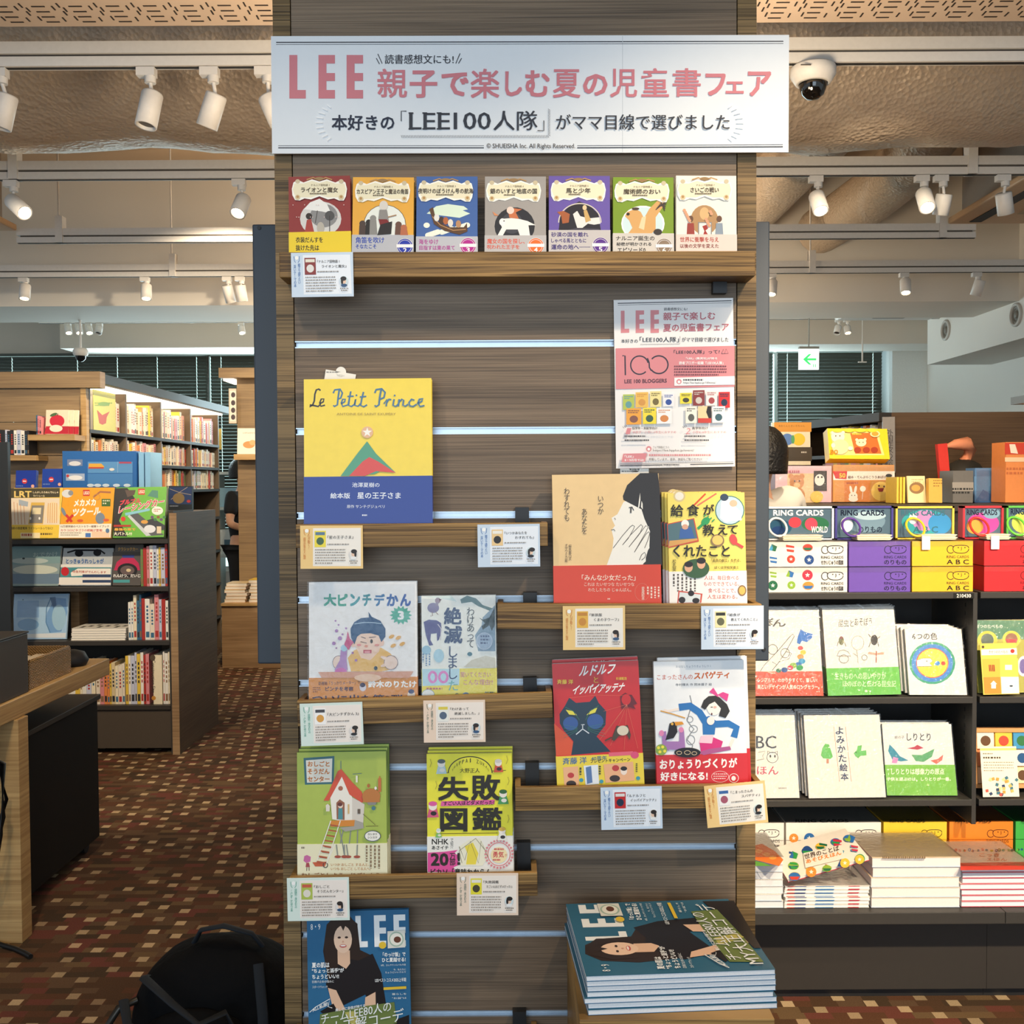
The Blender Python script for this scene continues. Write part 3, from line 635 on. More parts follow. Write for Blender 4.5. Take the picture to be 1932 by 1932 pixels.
for i, (x0, y0, x1, y1, c1, c2) in enumerate(TH):
    a.poly([(x0, y0), (x1, y0 - 3), (x1, y1 - 3), (x0, y1)], c1); h = y1 - y0; w_ = x1 - x0
    if i == 12: a.poly([(x0 + w_ * .72, y0), (x1, y0), (x1, y0 + h * .72), (x0 + w_ * .8, y0 + h * .72), (x0 + w_ * .62, y0 + h * .35)], c2); a.rect(x0, y0 + h * .72, x1, y1, 'cf4438')
    else: a.ell((x0 + x1) / 2, y0 + h * .66, w_ * .28, h * .22, c2); a.dash(x0 + w_ * .12, y0 + h * .1, x1 - w_ * .12, y0 + h * .34, 2, c2, i, .6)
for x0, n_, t1, t2 in ((215, '1', '低学年・未就学向け', '未就学・小学1~3年生におすすめ'), (855, '2', '高学年向け', '小学4~6年生におすすめ')):
    a.text(n_, x0 + 10, 1465, x0 + 55, 1530, PK, 0, dy=18); a.text(t1, x0 + 80, 1452, x0 + (350 if n_ == '1' else 250), 1482, INK, .015); a.text(t2, x0 + 85, 1495, x0 + (550 if n_ == '1' else 445), 1523, 'd98a90', .005)
    for k in range(3): a.line([(x0 - 20 + 16 * k, 1450 - 10 * k), (x0 - 6 + 14 * k, 1468 - 8 * k)], 4, INK)
    a.dash(x0, 1545, x0 + 345, 1570, 1, INK, 7, .6); a.dash(x0, 1588, x0 + 440, 1612, 1, INK, 8, .6)
a.ell(473, 1688, 28, 30, PK); a.ell(473, 1692, 15, 15, 'faf7f5'); a.text('フェア詳細はこちら', 518, 1658, 690, 1684, INK); a.text('https://lee.hpplus.jp/event/', 518, 1692, 955, 1722, INK)
a.poly([(200, 1740), (452, 1735), (432, 1825), (180, 1830)], PK); a.text('「LEE」', 215, 1755, 310, 1785, 'fdf6f4', .02); a.text('8・9月号では!', 215, 1795, 420, 1822, 'fdf6f4', .02)
a.dash(475, 1745, 1320, 1772, 1, 'd98a90', 5, .75); a.text('特集しています。是非、本誌もご覧ください!', 475, 1785, 1040, 1815, INK, .005)
a.line([(165, 1850), (1378, 1828)], 4, INK); a.line([(165, 1867), (620, 1860)], 9, INK); a.line([(915, 1855), (1378, 1846)], 9, INK); a.dash(630, 1852, 905, 1868, 1, INK, 3, .8)
b.build('printed_sheet', t)
# a slip that peeks out below it
for qd, Yq, lb in ((Q(1170, 884, 1224, 897), 1.797, 'white order slip peeking out between the pink poster and the beige book'), (((613, 697), (670, 706), (668, 730), (611, 720)), 1.797, 'white order slip with a rounded tab sticking up behind the yellow book')):
    m, W, H = plane_frame(qd, Yq); t = thing('order_slip', lb, 'slip', m, 'order slips in the books')
    b = MB().box(-W / 2, W / 2, 0, .0006, 0, H, PAPER).cyl((0, .0006, H), (0, 0, H), W * .17, PAPER, n=24); a = Art(b, m, 0)
    x0, y0 = qd[0]; a.dash(x0 + 3, y0 + 4, x0 + 26, y0 + 8, 1, '7a7a7a', 2, .6); b.build('slip_sheet', t)

# ---- seven paperbacks on the top tray
def crest(a, x, y, cream='efe6c6'):
    """scrolled title plaque: upper left corner of the cover at x, y"""
    a.poly([(x + 9, y + 14), (x + 17, y + 9), (x + 28, y + 14), (x + 44, y + 8), (x + 58, y + 12), (x + 72, y + 8), (x + 88, y + 14), (x + 99, y + 9), (x + 107, y + 14), (x + 110, y + 26), (x + 108, y + 40), (x + 104, y + 48), (x + 95, y + 48),
            (x + 86, y + 44), (x + 74, y + 46), (x + 58, y + 40), (x + 42, y + 46), (x + 30, y + 44), (x + 21, y + 48), (x + 12, y + 47), (x + 7, y + 38), (x + 6, y + 26)], 'fbf8ee')
    a.poly([(x + 11, y + 16), (x + 28, y + 16), (x + 44, y + 11), (x + 58, y + 15), (x + 72, y + 11), (x + 88, y + 16), (x + 105, y + 16), (x + 108, y + 27), (x + 105, y + 38), (x + 95, y + 42), (x + 74, y + 42), (x + 58, y + 37), (x + 42, y + 42), (x + 21, y + 42), (x + 11, y + 37), (x + 8, y + 27)], cream)
    for q_ in (17, 99): a.ell(x + q_, y + 12, 4.5, 4, 'cfc0a0'); a.ell(x + q_, y + 42, 5, 5, 'd9c9a2'); a.ell(x + q_, y + 41, 2.6, 2.6, 'b98f5a')
    a.line([(x + 34, y + 9), (x + 46, y + 5), (x + 58, y + 10), (x + 70, y + 5), (x + 82, y + 9)], 2.2, 'b98f5a'); a.ell(x + 58, y + 7, 9, 3, '9c7c52')
def s_umbrella(a, x, y):
    a.ell(x + 60, y + 82, 39, 33, 'd6d4d0'); a.ell(x + 66, y + 76, 26, 22, '8b8a8a'); a.rect(x + 20, y + 96, x + 98, y + 122, '8e2f2f') if 0 else None
    a.poly([(x + 28, y + 64), (x + 40, y + 51), (x + 58, y + 44), (x + 72, y + 54), (x + 80, y + 72), (x + 62, y + 68), (x + 45, y + 66)], 'efeee9'); a.line([(x + 54, y + 66), (x + 50, y + 90)], 1.2, '3b3432')
    a.poly([(x + 30, y + 108), (x + 34, y + 84), (x + 42, y + 82), (x + 48, y + 108)], 'a8403a'); a.ell(x + 38, y + 77, 6, 6, '2b2323'); a.ell(x + 60, y + 99, 7, 11, 'b9b2a5'); a.ell(x + 77, y + 76, 9, 9, '4d4d4e'); a.line([(x + 77, y + 76), (x + 77, y + 106)], 1.2, '3b3432')
    for i in range(14): a.ell(x + 8 + (i * 37) % 100, y + 56 + (i * 23) % 46, .9, .9, 'e8cfc8')
def s_throne(a, x, y):
    a.ell(x + 62, y + 90, 40, 38, '3a3030'); a.ell(x + 62, y + 90, 39, 37, 'e9ece4')
    for dx, dy, c in ((20, 88, '4b3a33'), (32, 86, '25211f'), (40, 78, '8c8a86'), (88, 90, '6b4a3d'), (98, 96, 'b76a4a')): a.ell(x + dx, y + dy, 6, 6, c); a.poly([(x + dx - 7, y + 110), (x + dx - 6, y + dy + 3), (x + dx + 6, y + dy + 3), (x + dx + 8, y + 110)], c)
    a.ell(x + 60, y + 54, 8, 9, 'd9d3cb'); a.poly([(x + 50, y + 80), (x + 52, y + 62), (x + 66, y + 62), (x + 70, y + 84)], '8e8a86'); a.poly([(x + 50, y + 80), (x + 66, y + 80), (x + 74, y + 90), (x + 54, y + 94)], '7c2626'); a.poly([(x + 54, y + 90), (x + 76, y + 84), (x + 74, y + 108), (x + 48, y + 110)], '2a2524'); a.line([(x + 68, y + 76), (x + 84, y + 72)], 2, 'a87f5a')
def s_boat(a, x, y):
    a.poly([(x + 22, y + 70), (x + 40, y + 56), (x + 62, y + 52), (x + 92, y + 56), (x + 100, y + 62), (x + 90, y + 64), (x + 104, y + 70), (x + 84, y + 78)], 'dcecd6')
    for i in range(22): a.ell(x + 22 + (i * 29) % 84, y + 92 + (i * 13) % 20, 6, 5, 'f1f3e2'); a.k -= (i % 2)
    a.poly([(x + 27, y + 62), (x + 34, y + 58), (x + 40, y + 84), (x + 66, y + 96), (x + 92, y + 96), (x + 98, y + 88), (x + 99, y + 104), (x + 84, y + 110), (x + 56, y + 103), (x + 36, y + 90)], '5d4029'); a.line([(x + 33, y + 76), (x + 48, y + 92), (x + 72, y + 102), (x + 96, y + 100)], 1.6, 'b98a5a')
    for dx, dy, c in ((41, 78, 'e4e2dc'), (50, 83, '4a352b'), (58, 84, 'b5673a'), (67, 88, 'e4ddd2'), (82, 90, 'b98a64')): a.ell(x + dx, y + dy, 5, 7, c)
def s_bird(a, x, y):
    a.ell(x + 60, y + 94, 38, 36, '2e2d31'); a.ell(x + 55, y + 88, 20, 20, '45454b'); a.poly([(x + 32, y + 86), (x + 36, y + 80), (x + 60, y + 78), (x + 84, y + 84), (x + 100, y + 92), (x + 86, y + 92), (x + 90, y + 118), (x + 72, y + 118), (x + 66, y + 100), (x + 44, y + 100), (x + 34, y + 118), (x + 24, y + 118), (x + 36, y + 96)], 'f1eee8')
    a.ell(x + 37, y + 86, 6, 7, 'f6f3ee'); a.ell(x + 40, y + 84, 1.6, 1, '2b2524'); a.poly([(x + 50, y + 78), (x + 48, y + 66), (x + 58, y + 60), (x + 74, y + 62), (x + 62, y + 68), (x + 68, y + 80)], 'c9744a'); a.ell(x + 52, y + 64, 7, 7, 'e9d2c4'); a.poly([(x + 18, y + 66), (x + 22, y + 74), (x + 30, y + 74)], 'd98c5c')
def s_horse(a, x, y):
    a.poly([(x + 20, y + 112), (x + 24, y + 74), (x + 40, y + 58), (x + 60, y + 48), (x + 80, y + 56), (x + 96, y + 72), (x + 102, y + 112)], '2b272d'); a.ring(x + 61, y + 88, 40, 36, 2, 'd8cfc0', 180, 360)
    a.poly([(x + 48, y + 72), (x + 56, y + 66), (x + 62, y + 76), (x + 78, y + 80), (x + 98, y + 78), (x + 100, y + 90), (x + 88, y + 92), (x + 76, y + 90), (x + 66, y + 98), (x + 56, y + 98)], 'e6e3de'); a.poly([(x + 18, y + 68), (x + 30, y + 66), (x + 42, y + 72), (x + 40, y + 88), (x + 28, y + 90), (x + 26, y + 76)], 'a85f38')
    a.poly([(x + 68, y + 66), (x + 74, y + 64), (x + 82, y + 84), (x + 72, y + 88)], 'cda86a'); a.ell(x + 70, y + 60, 4, 5, 'e0c89c'); a.poly([(x + 30, y + 104), (x + 56, y + 98), (x + 98, y + 100), (x + 100, y + 112), (x + 34, y + 112)], '47434e')
def s_wing(a, x, y):
    a.ell(x + 60, y + 88, 41, 34, 'fbfaf4'); a.ell(x + 60, y + 88, 38, 31, 'cfe4e6'); a.poly([(x + 30, y + 66), (x + 46, y + 60), (x + 56, y + 66), (x + 62, y + 78), (x + 72, y + 60), (x + 90, y + 42), (x + 106, y + 34), (x + 98, y + 56), (x + 84, y + 76), (x + 84, y + 100), (x + 70, y + 112), (x + 28, y + 112), (x + 40, y + 96), (x + 34, y + 82), (x + 26, y + 74)], 'd8a667')
    a.poly([(x + 52, y + 96), (x + 58, y + 76), (x + 66, y + 74), (x + 62, y + 100)], 'efd2a6')
    for i in range(6): a.line([(x + 84 + i * 2, y + 62 - i * 3), (x + 106 - i, y + 44 + i * 4)], 1.8, '463a36')
    a.ell(x + 32, y + 70, 3, 2.6, '2a2322'); a.ell(x + 46, y + 60, 7, 2.5, '4a3934'); a.ell(x + 88, y + 104, 8, 6, '3b3431')
def s_shield(a, x, y):
    a.ell(x + 58, y + 84, 26, 28, 'b58c5f'); a.ell(x + 58, y + 72, 9, 12, 'd9b27c'); a.poly([(x + 46, y + 88), (x + 72, y + 88), (x + 72, y + 112), (x + 59, y + 124), (x + 46, y + 112)], '8d8a88'); a.poly([(x + 48, y + 90), (x + 70, y + 90), (x + 70, y + 111), (x + 59, y + 121), (x + 48, y + 111)], 'e9e6e0')
    a.poly([(x + 54, y + 96), (x + 62, y + 93), (x + 65, y + 100), (x + 60, y + 104), (x + 65, y + 112), (x + 55, y + 114), (x + 58, y + 105)], 'a5322c')
    for dx, c in ((32, '9c4038'), (86, '8d9aa8')): a.ell(x + dx, y + 82, 5, 6, '6b4a38'); a.poly([(x + dx - 8, y + 120), (x + dx - 6, y + 90), (x + dx + 6, y + 90), (x + dx + 8, y + 120)], c)
    for i in range(12): a.ell(x + 20 + (i * 41) % 80, y + 66 + (i * 17) % 30, 3, 3, 'd9a07c')
NA = [(((545, 334), (663, 331), (663, 474), (545, 476)), '8e302f', 'ライオンと魔女', .20, s_umbrella, 'efd02f', 437, [('衣装だんすを', 558, 447, 609, 458, '2a2618'), ('抜けた先は', 558, 462, 602, 473, '2a2618')], None, 'dark red paperback with a white umbrella and a yellow band'),
      (((664, 334), (782, 335), (780, 475), (664, 475)), 'e8ab40', 'カスピアン王子と魔法の角笛', .08, s_throne, 'b9bac0', 443, [('角笛を吹け', 671, 447, 725, 459, '2e4aa8'), ('そなたこそ', 671, 461, 710, 469, '2e4aa8')], ('2', '2438a8'), 'mustard yellow paperback with a seated figure and a grey band'),
      (((783, 333), (899, 333), (902, 475), (784, 475)), '4566a4', '夜明けのぼうけん号の航海', .05, s_boat, 'bcbdc4', 446, [('海をゆけ', 790, 451, 827, 461, 'b04a94'), ('目指すは東の果て', 791, 463, 858, 472, 'b04a94')], ('3', 'b5248c'), 'blue paperback with a rowing boat on its cover'),
      (((911, 333), (1028, 333), (1031, 475), (914, 475)), 'a39d98', '銀のいすと地底の国', .12, s_bird, 'bdb9b8', 444, [('魔女の国を探し、', 919, 450, 990, 460, 'd9604a'), ('呪われた王子を', 919, 462, 980, 470, 'd9604a')], ('4', 'e8702c'), 'grey paperback with a white bird over a black oval'),
      (((1033, 332), (1150, 332), (1152, 475), (1035, 475)), '6b58a6', '馬と少年', .30, s_horse, 'c6c0be', 434, [('砂漠の国を離れ', 1040, 438, 1110, 447, '4a3a78'), ('しゃべる馬とともに', 1040, 450, 1106, 458, '4a3a78'), ('運命の地へ──', 1040, 461, 1114, 471, '4a3a78')], ('5', '5b2f8c'), 'purple paperback with a white horse on its cover'),
      (((1153, 334), (1269, 335), (1272, 474), (1156, 474)), '7d9a2c', '魔術師のおい', .20, s_wing, 'd2cbc2', 440, [('ナルニア誕生の', 1162, 445, 1235, 454, '3a322c'), ('秘密が明かされる', 1163, 457, 1229, 464, '3a322c'), ('エピソード0', 1165, 467, 1218, 476, '3a322c')], ('6', '8f7a66'), 'green paperback with a winged tan beast on its cover'),
      (((1271, 331), (1386, 332), (1391, 473), (1275, 473)), 'f0ebdf', 'さいごの戦い', .27, s_shield, 'e3d3c8', 442, [('世界に衝撃を与え', 1283, 447, 1356, 457, 'b5483a'), ('以後の文学を変えた', 1283, 460, 1356, 468, '8a3f34')], None, 'white paperback with a red beast on a shield')]
for i, (q, col, ttl, mg, fn, bc, by, bt, bad, lb) in enumerate(NA):
    x, y = q[0][0], min(q[0][1], q[1][1])
    def art(a):
        fn(a, x, y); crest(a, x, y); a.text('ナルニア国物語 %d' % (i + 1), x + 42, y + 17, x + 77, y + 21, '6b5a44'); a.text(ttl, x + 116 * mg, y + 23, x + 116 * (1 - mg), y + 33, '4a3a2a', .015); a.dash(x + 40, y + 34, x + 76, y + 37, 1, '6b5a44', i, .8)
    def bnd(a):
        for s_, x0, y0, x1, y1, c in bt: a.text(s_, x0, y0, x1, y1, c, .02)
        if bad:
            bx, by_ = x + 100, y + 131; a.ell(bx, by_, 15.5, 15.5, 'd9d6d4'); a.ell(bx, by_, 14.5, 14.5, bad[1]); a.ring(bx, by_, 12, 12, .8, 'e6e2e6'); a.rect(bx - 16, by_ - 4, bx + 16, by_ + 2, 'f4f1f0'); a.text(bad[0], bx - 3.5, by_ + 3, bx + 3.5, by_ + 12, 'f4f1f0', .02)
    book('paperback', lb + ', on the top tray', 'book', q, 1.752, 1.762, .016, col, art, (by, bc, bnd), rest=floor_at(0, x + 58), group='paperbacks on the top tray', spine=col)

# ---- yellow picture book with the blue band
def art(a):
    B_ = '3f6f96'; K = '2a2118'; w_ = 15
    a.line([(305, 268), (290, 255), (268, 262), (255, 300), (250, 360), (235, 398), (208, 412), (212, 396), (250, 402), (285, 410), (298, 395)], w_, K)
    a.line([(300, 385), (330, 368), (335, 342), (312, 343), (298, 378), (308, 408), (345, 398)], w_ - 1, K)
    a.line([(418, 292), (432, 262), (480, 256), (500, 290), (485, 335), (455, 345)], w_, B_); a.line([(472, 262), (462, 330), (455, 395), (428, 410), (420, 398)], w_, B_)
    a.line([(490, 385), (520, 368), (525, 345), (503, 345), (490, 378), (503, 410), (550, 395), (562, 340)], w_ - 1, B_)
    a.line([(575, 275), (562, 340), (555, 400), (580, 410), (608, 390), (618, 345), (610, 400), (640, 408), (660, 385)], w_ - 1, B_); a.line([(545, 320), (600, 318)], w_ - 2, B_); a.ell(625, 310, 8, 8, B_)
    a.line([(688, 280), (672, 345), (662, 400), (690, 412), (720, 395)], w_ - 1, B_); a.line([(655, 325), (712, 320)], w_ - 2, B_)
    a.line([(788, 290), (800, 260), (850, 252), (880, 285), (870, 330), (835, 345)], w_, B_); a.line([(845, 258), (832, 330), (825, 395), (798, 412), (788, 398)], w_, B_)
    a.line([(870, 385), (895, 345), (890, 408)], w_ - 1, B_); a.line([(892, 380), (915, 345), (935, 350)], w_ - 1, B_)
    a.line([(960, 345), (950, 400), (975, 410), (995, 390)], w_ - 1, B_); a.ell(965, 312, 8, 8, B_)
    a.line([(1005, 345), (998, 410)], w_ - 1, B_); a.line([(1000, 375), (1030, 345), (1045, 355), (1038, 400), (1060, 408), (1085, 390)], w_ - 1, B_)
    a.line([(1140, 355), (1115, 345), (1092, 375), (1100, 405), (1130, 410), (1160, 390)], w_ - 1, B_); a.line([(1165, 385), (1205, 365), (1215, 340), (1185, 345), (1172, 380), (1190, 410), (1230, 402)], w_ - 1, B_)
    a.text('ANTOINE DE SAINT EXUPÉRY', 450, 462, 975, 487, 'a2904a')
    # a plain hill with a star, standing in for the cover drawing
    a.poly([(485, 1028), (640, 820), (720, 720), (800, 830), (975, 1000), (840, 985), (790, 1010), (560, 1028)], '4f9a78'); a.poly([(560, 1028), (680, 900), (740, 860), (820, 900), (975, 1000), (800, 985), (700, 1028)], 'd8463c')
    a.ell(722, 640, 52, 52, 'e3b48a'); st = []
    for k in range(10): r_ = (44, 18)[k % 2]; t_ = math.radians(-90 + 36 * k); st.append((722 + r_ * math.cos(t_), 640 + r_ * math.sin(t_)))
    a.poly(st, 'f7f3e6')
def bnd(a):
    W_ = 'e9eef8'; a.text('池澤夏樹の', 586, 1086, 830, 1128, W_, .012); a.text('絵本版', 393, 1178, 568, 1228, W_, .014); a.text('星の王子さま', 632, 1174, 1018, 1230, W_, .014); a.text('原作 サンテグジュペリ', 540, 1284, 875, 1314, W_, .005); a.dash(675, 1370, 725, 1384, 1, W_, 2, .9)
book('picture_book', 'yellow picture book with script title and glossy blue paper band', 'book', ((573, 716), (815, 713), (817, 988), (573, 990)), 1.752, 1.768, .018, 'f3d640', art, (1030, '16358f', bnd), rest=floor_at(1, 695), crop=(540, 680, 4.713), gloss=.2)

# ---- beige book with the girl in profile
def art(a):
    K = '2f2a28'; Wf = 'f6f1e6'
    a.poly([(592, 862), (640, 725), (648, 640), (632, 570), (660, 535), (640, 495), (632, 470), (680, 440), (730, 340), (900, 250), (1020, 250), (1040, 860)], Wf)
    a.poly([(868, 100), (1015, 98), (1030, 240), (1050, 862), (890, 862), (915, 800), (945, 700), (950, 580), (905, 480), (880, 400), (730, 322), (725, 290), (760, 200)], K)
    a.poly([(868, 262), (858, 330), (850, 395), (862, 380), (870, 320)], Wf); a.poly([(880, 330), (875, 380), (890, 400), (888, 350)], Wf)
    a.poly([(592, 862), (640, 730), (720, 690), (800, 545), (940, 540), (945, 720), (915, 765), (915, 830), (880, 862)], Wf)
    for pts in ([(645, 720), (720, 620), (785, 545), (805, 530), (822, 540), (810, 570), (770, 640), (722, 695)], [(722, 695), (790, 610), (855, 545), (875, 525), (890, 540), (870, 590), (775, 712)], [(775, 712), (850, 620), (895, 560), (915, 535), (935, 545), (915, 590), (820, 755)],
                [(820, 755), (880, 660), (920, 600), (940, 585), (948, 600), (930, 660), (905, 720)], [(862, 820), (880, 775), (905, 755), (915, 775), (905, 800), (880, 820)]): a.line(pts, 5, '5a514b')
    a.line([(775, 385), (800, 380), (815, 408)], 7, K); a.line([(792, 385), (790, 430)], 12, '4a4440'); a.line([(628, 570), (650, 565), (660, 580)], 5, K); a.line([(655, 470), (665, 485)], 4, K)
    T = '4a4038'; a.text('いつか', 518, 290, 565, 440, T, .0, True); a.text('あなたを', 385, 392, 428, 605, T, 0, True); a.text('わすれても', 238, 222, 285, 497, T, 0, True)
    a.text('桜木紫乃文', 275, 690, 300, 822, T, 0, True); a.text('オザワミカ絵', 245, 685, 268, 838, T, 0, True)
def bnd(a):
    C_ = 'f6d9c6'; a.text('「みんな少女だった」', 385, 940, 830, 990, C_, .015); a.text('これは たいせつな たいせつな', 405, 1005, 820, 1035, C_); a.text('わたしたちの じゅんばん。', 438, 1050, 795, 1082, C_)
    a.ring(885, 1085, 60, 72, 2, 'e58b74'); a.text('愛蔵絵本', 880, 1040, 905, 1152, C_, .01, True); a.dash(925, 1040, 1045, 1135, 4, C_, 3, .45, True); a.dash(598, 1136, 635, 1148, 1, C_, 4, .9)
t = book('picture_book', 'beige picture book showing a black-haired girl in profile above a red band', 'book', ((1039, 896), (1239, 893), (1250, 1140), (1043, 1143)), 1.752, 1.768, .014, 'eecb92', art, (862, 'd9472f', bnd), rest=floor_at(2, 1145), crop=(1010, 870, 4.391), spine='332c28')

# ---- school-lunch book
def art(a):
    K = '2a241d'
    a.ell(1193, 290, 50, 48, 'd9c48a'); a.ell(1193, 290, 36, 34, 'ece6d6'); a.line([(1310, 370), (1410, 270)], 14, 'd9532c'); a.line([(1340, 370), (1500, 268)], 12, 'd9705a')
    a.ell(1610, 408, 122, 122, '3f7a72'); a.ell(1610, 408, 114, 114, 'bcd2de'); a.poly([(1530, 470), (1540, 340), (1580, 300), (1630, 340), (1640, 490), (1580, 510)], 'f1f1f0'); a.ell(1565, 300, 34, 30, '33435a'); a.poly([(1590, 500), (1600, 400), (1650, 370), (1700, 420), (1710, 490)], 'fafafa'); a.ell(1640, 350, 32, 28, 'e2b79a')
    a.poly([(1090, 520), (1315, 472), (1355, 665), (1100, 720)], 'cc4c38'); a.poly([(1097, 526), (1308, 480), (1345, 655), (1104, 710)], '54727a'); a.poly([(1110, 660), (1340, 640), (1345, 655), (1104, 710)], 'd9a25a'); a.ell(1240, 520, 32, 34, 'f0eee8'); a.poly([(1190, 640), (1200, 560), (1290, 545), (1320, 640)], '3f64a4'); a.ell(1240, 545, 26, 22, 'd9a58a')
    a.line([(1345, 560), (1400, 510)], 22, '2f9a5a'); a.ell(1410, 498, 40, 30, '2f9a5a', rot=-40); 
    for k in range(4): a.line([(1395 + 22 * k, 480 + 14 * k - 20), (1412 + 24 * k, 440 + 14 * k)], 10, '2f9a5a')
    a.ell(1640, 650, 30, 46, 'd94a4a', rot=-20); a.line([(1660, 680), (1720, 715)], 22, 'd94a4a'); a.ell(1508, 658, 56, 52, '8a7050'); a.ell(1508, 655, 44, 40, 'e6c268')
    a.text('給', 1120, 360, 1225, 460, K, .02); a.text('食', 1255, 358, 1355, 455, K, .02); a.text('が', 1390, 358, 1480, 445, K, .02); a.text('教', 1385, 525, 1480, 618, K, .02); a.text('え', 1510, 525, 1590, 612, K, .02); a.text('て', 1590, 532, 1675, 605, K, .02); a.text('くれたこと', 1140, 695, 1610, 795, K, .02)
    a.text('松丸奨', 1135, 812, 1165, 912, K, 0, True); a.ell(1330, 890, 110, 80, '3b5c3a'); a.ell(1268, 880, 34, 40, 'dfab8a'); a.ell(1268, 855, 36, 24, '2a2220'); a.ell(1372, 850, 34, 42, 'dfab8a'); a.ell(1372, 825, 38, 26, '2a2220')
    a.text('「最高の献立」を作る、', 1455, 808, 1700, 836, K, .01); a.text('ぼくは学校栄養士', 1482, 868, 1685, 893, K, .01)
def bnd(a):
    R_ = 'c94a3f'; a.text('人は、毎日食べる', 1400, 948, 1685, 985, R_, .005); a.text('ものでできている。', 1395, 1000, 1690, 1035, R_, .005); a.text('食べることで、', 1432, 1052, 1660, 1092, R_, .005); a.text('人生は変わる。', 1425, 1105, 1675, 1142, R_, .005)
    a.dash(1140, 935, 1350, 1080, 6, '5a5048', 8, .4, True); a.poly([(1185, 1072), (1385, 1098), (1375, 1172), (1175, 1180)], 'cc5a4a'); a.poly([(1195, 1085), (1370, 1105), (1362, 1170), (1185, 1175)], 'd7dfe0'); a.ell(1290, 1095, 26, 24, '2b2322'); a.ell(1215, 1150, 28, 26, '2b2322'); a.ell(1330, 1155, 30, 22, '2b2322'); a.ell(1712, 1072, 36, 45, '8a6a4a'); a.ell(1712, 1072, 26, 34, 'e0b45a')
t = book('picture_book', 'yellow book of kitchen photos and bold black title, white band below', 'book', ((1252, 931), (1399, 929), (1410, 1139), (1263, 1141)), 1.752, 1.766, .0078, 'f1dc6c', art, (912, 'f3efe9', bnd), rest=floor_at(2, 1335), crop=(1010, 870, 4.391), group='copies of the yellow school-lunch book')
behind(t, ['second copy of the yellow kitchen-photo book, its edge showing beside the front copy', 'rearmost copy of the yellow kitchen-photo book on the tray'], 2, -.0035, 0, .001, thick=.0078)

# ---- white book with the squinting boy
def art(a):
    for ch, x0, x1, c in (('大', 285, 400, '3fa48c'), ('ピ', 412, 500, '3fa48c'), ('ン', 520, 610, '3a9aa0'), ('チ', 630, 710, '36909a'), ('デ', 735, 830, '2f74a8'), ('か', 845, 950, '2c62a6'), ('ん', 965, 1062, '2c5aa6')): a.text(ch, x0, 190, x1, 300, c, .045)
    st = []
    for k in range(28): r_ = (100, 72)[k % 2]; t_ = math.radians(k * 360 / 28); st.append((972 + r_ * math.cos(t_), 380 + r_ * .85 * math.sin(t_)))
    a.poly(st, '4fb096'); a.text('3', 945, 342, 1000, 420, 'f6f6f4', .05)
    a.poly([(530, 880), (500, 760), (560, 690), (640, 660), (800, 670), (880, 720), (940, 800), (900, 860), (800, 880)], 'eebd6a'); a.poly([(560, 640), (620, 760), (700, 780), (780, 700), (800, 620)], 'f3cdb4')
    a.ell(680, 600, 128, 128, 'f6d3bc'); a.ell(800, 625, 24, 30, 'f3c8b0'); a.ell(548, 640, 18, 26, 'f3c8b0')
    a.poly([(560, 640), (530, 580), (525, 500), (560, 440), (620, 405), (690, 400), (685, 350), (715, 395), (790, 430), (835, 500), (835, 570), (800, 620), (775, 560), (700, 540), (620, 545), (585, 570)], '26527c')
    a.line([(560, 458), (640, 445), (720, 445), (800, 455)], 6, 'bcd4e4'); a.ell(712, 612, 12, 18, '33302e'); a.line([(615, 615), (670, 628)], 5, '5a3a3a'); a.line([(620, 572), (660, 585)], 6, '5a3a3a'); a.line([(690, 578), (750, 572)], 6, '5a3a3a'); a.ell(665, 655, 16, 12, 'e79a80'); a.rect(640, 688, 712, 718, 'c9586a'); a.rect(652, 697, 700, 716, 'e9a0a4'); a.ell(600, 645, 20, 10, 'ea8a86'); a.ell(760, 645, 20, 10, 'ea9a90')
    a.ell(420, 800, 52, 60, 'f3d7c6'); a.ring(420, 800, 52, 60, 4, '6d5a70'); a.poly([(440, 690), (495, 690), (490, 780), (500, 860), (460, 925), (400, 910), (385, 860), (430, 780)], 'b58ac0'); a.ell(440, 890, 56, 44, 'd06cb0'); a.ell(468, 672, 28, 30, 'a9cfe0'); a.ell(885, 800, 60, 62, 'f3d7c6'); a.ring(885, 800, 60, 62, 4, '6d5a70'); a.ell(830, 760, 40, 14, 'f3d7c6', rot=20); a.ell(835, 820, 44, 14, 'f3d7c6', rot=-20)
    a.poly([(470, 640), (490, 590), (500, 520), (520, 590), (555, 620), (530, 650), (510, 690)], 'cf5a88')
    for x, y, r_ in ((393, 430, 8), (420, 466, 8), (487, 496, 9), (402, 518, 14), (455, 550, 9), (432, 585, 18), (378, 630, 16), (400, 672, 7), (545, 715, 10), (575, 780, 12)): a.ell(x, y, r_, r_, 'a878b4'); a.k -= 1
    a.k += 1
    for x, y in ((890, 570), (950, 580), (985, 635), (905, 650)): a.ell(x, y, 26, 15, 'e9b058', rot=-30); a.k -= 1
    a.k += 1
    a.ell(750, 850, 16, 18, '26404f'); a.poly([(240, 885), (1085, 878), (1050, 935), (270, 935)], 'dca084'); a.ell(680, 935, 120, 34, 'efc7a8')
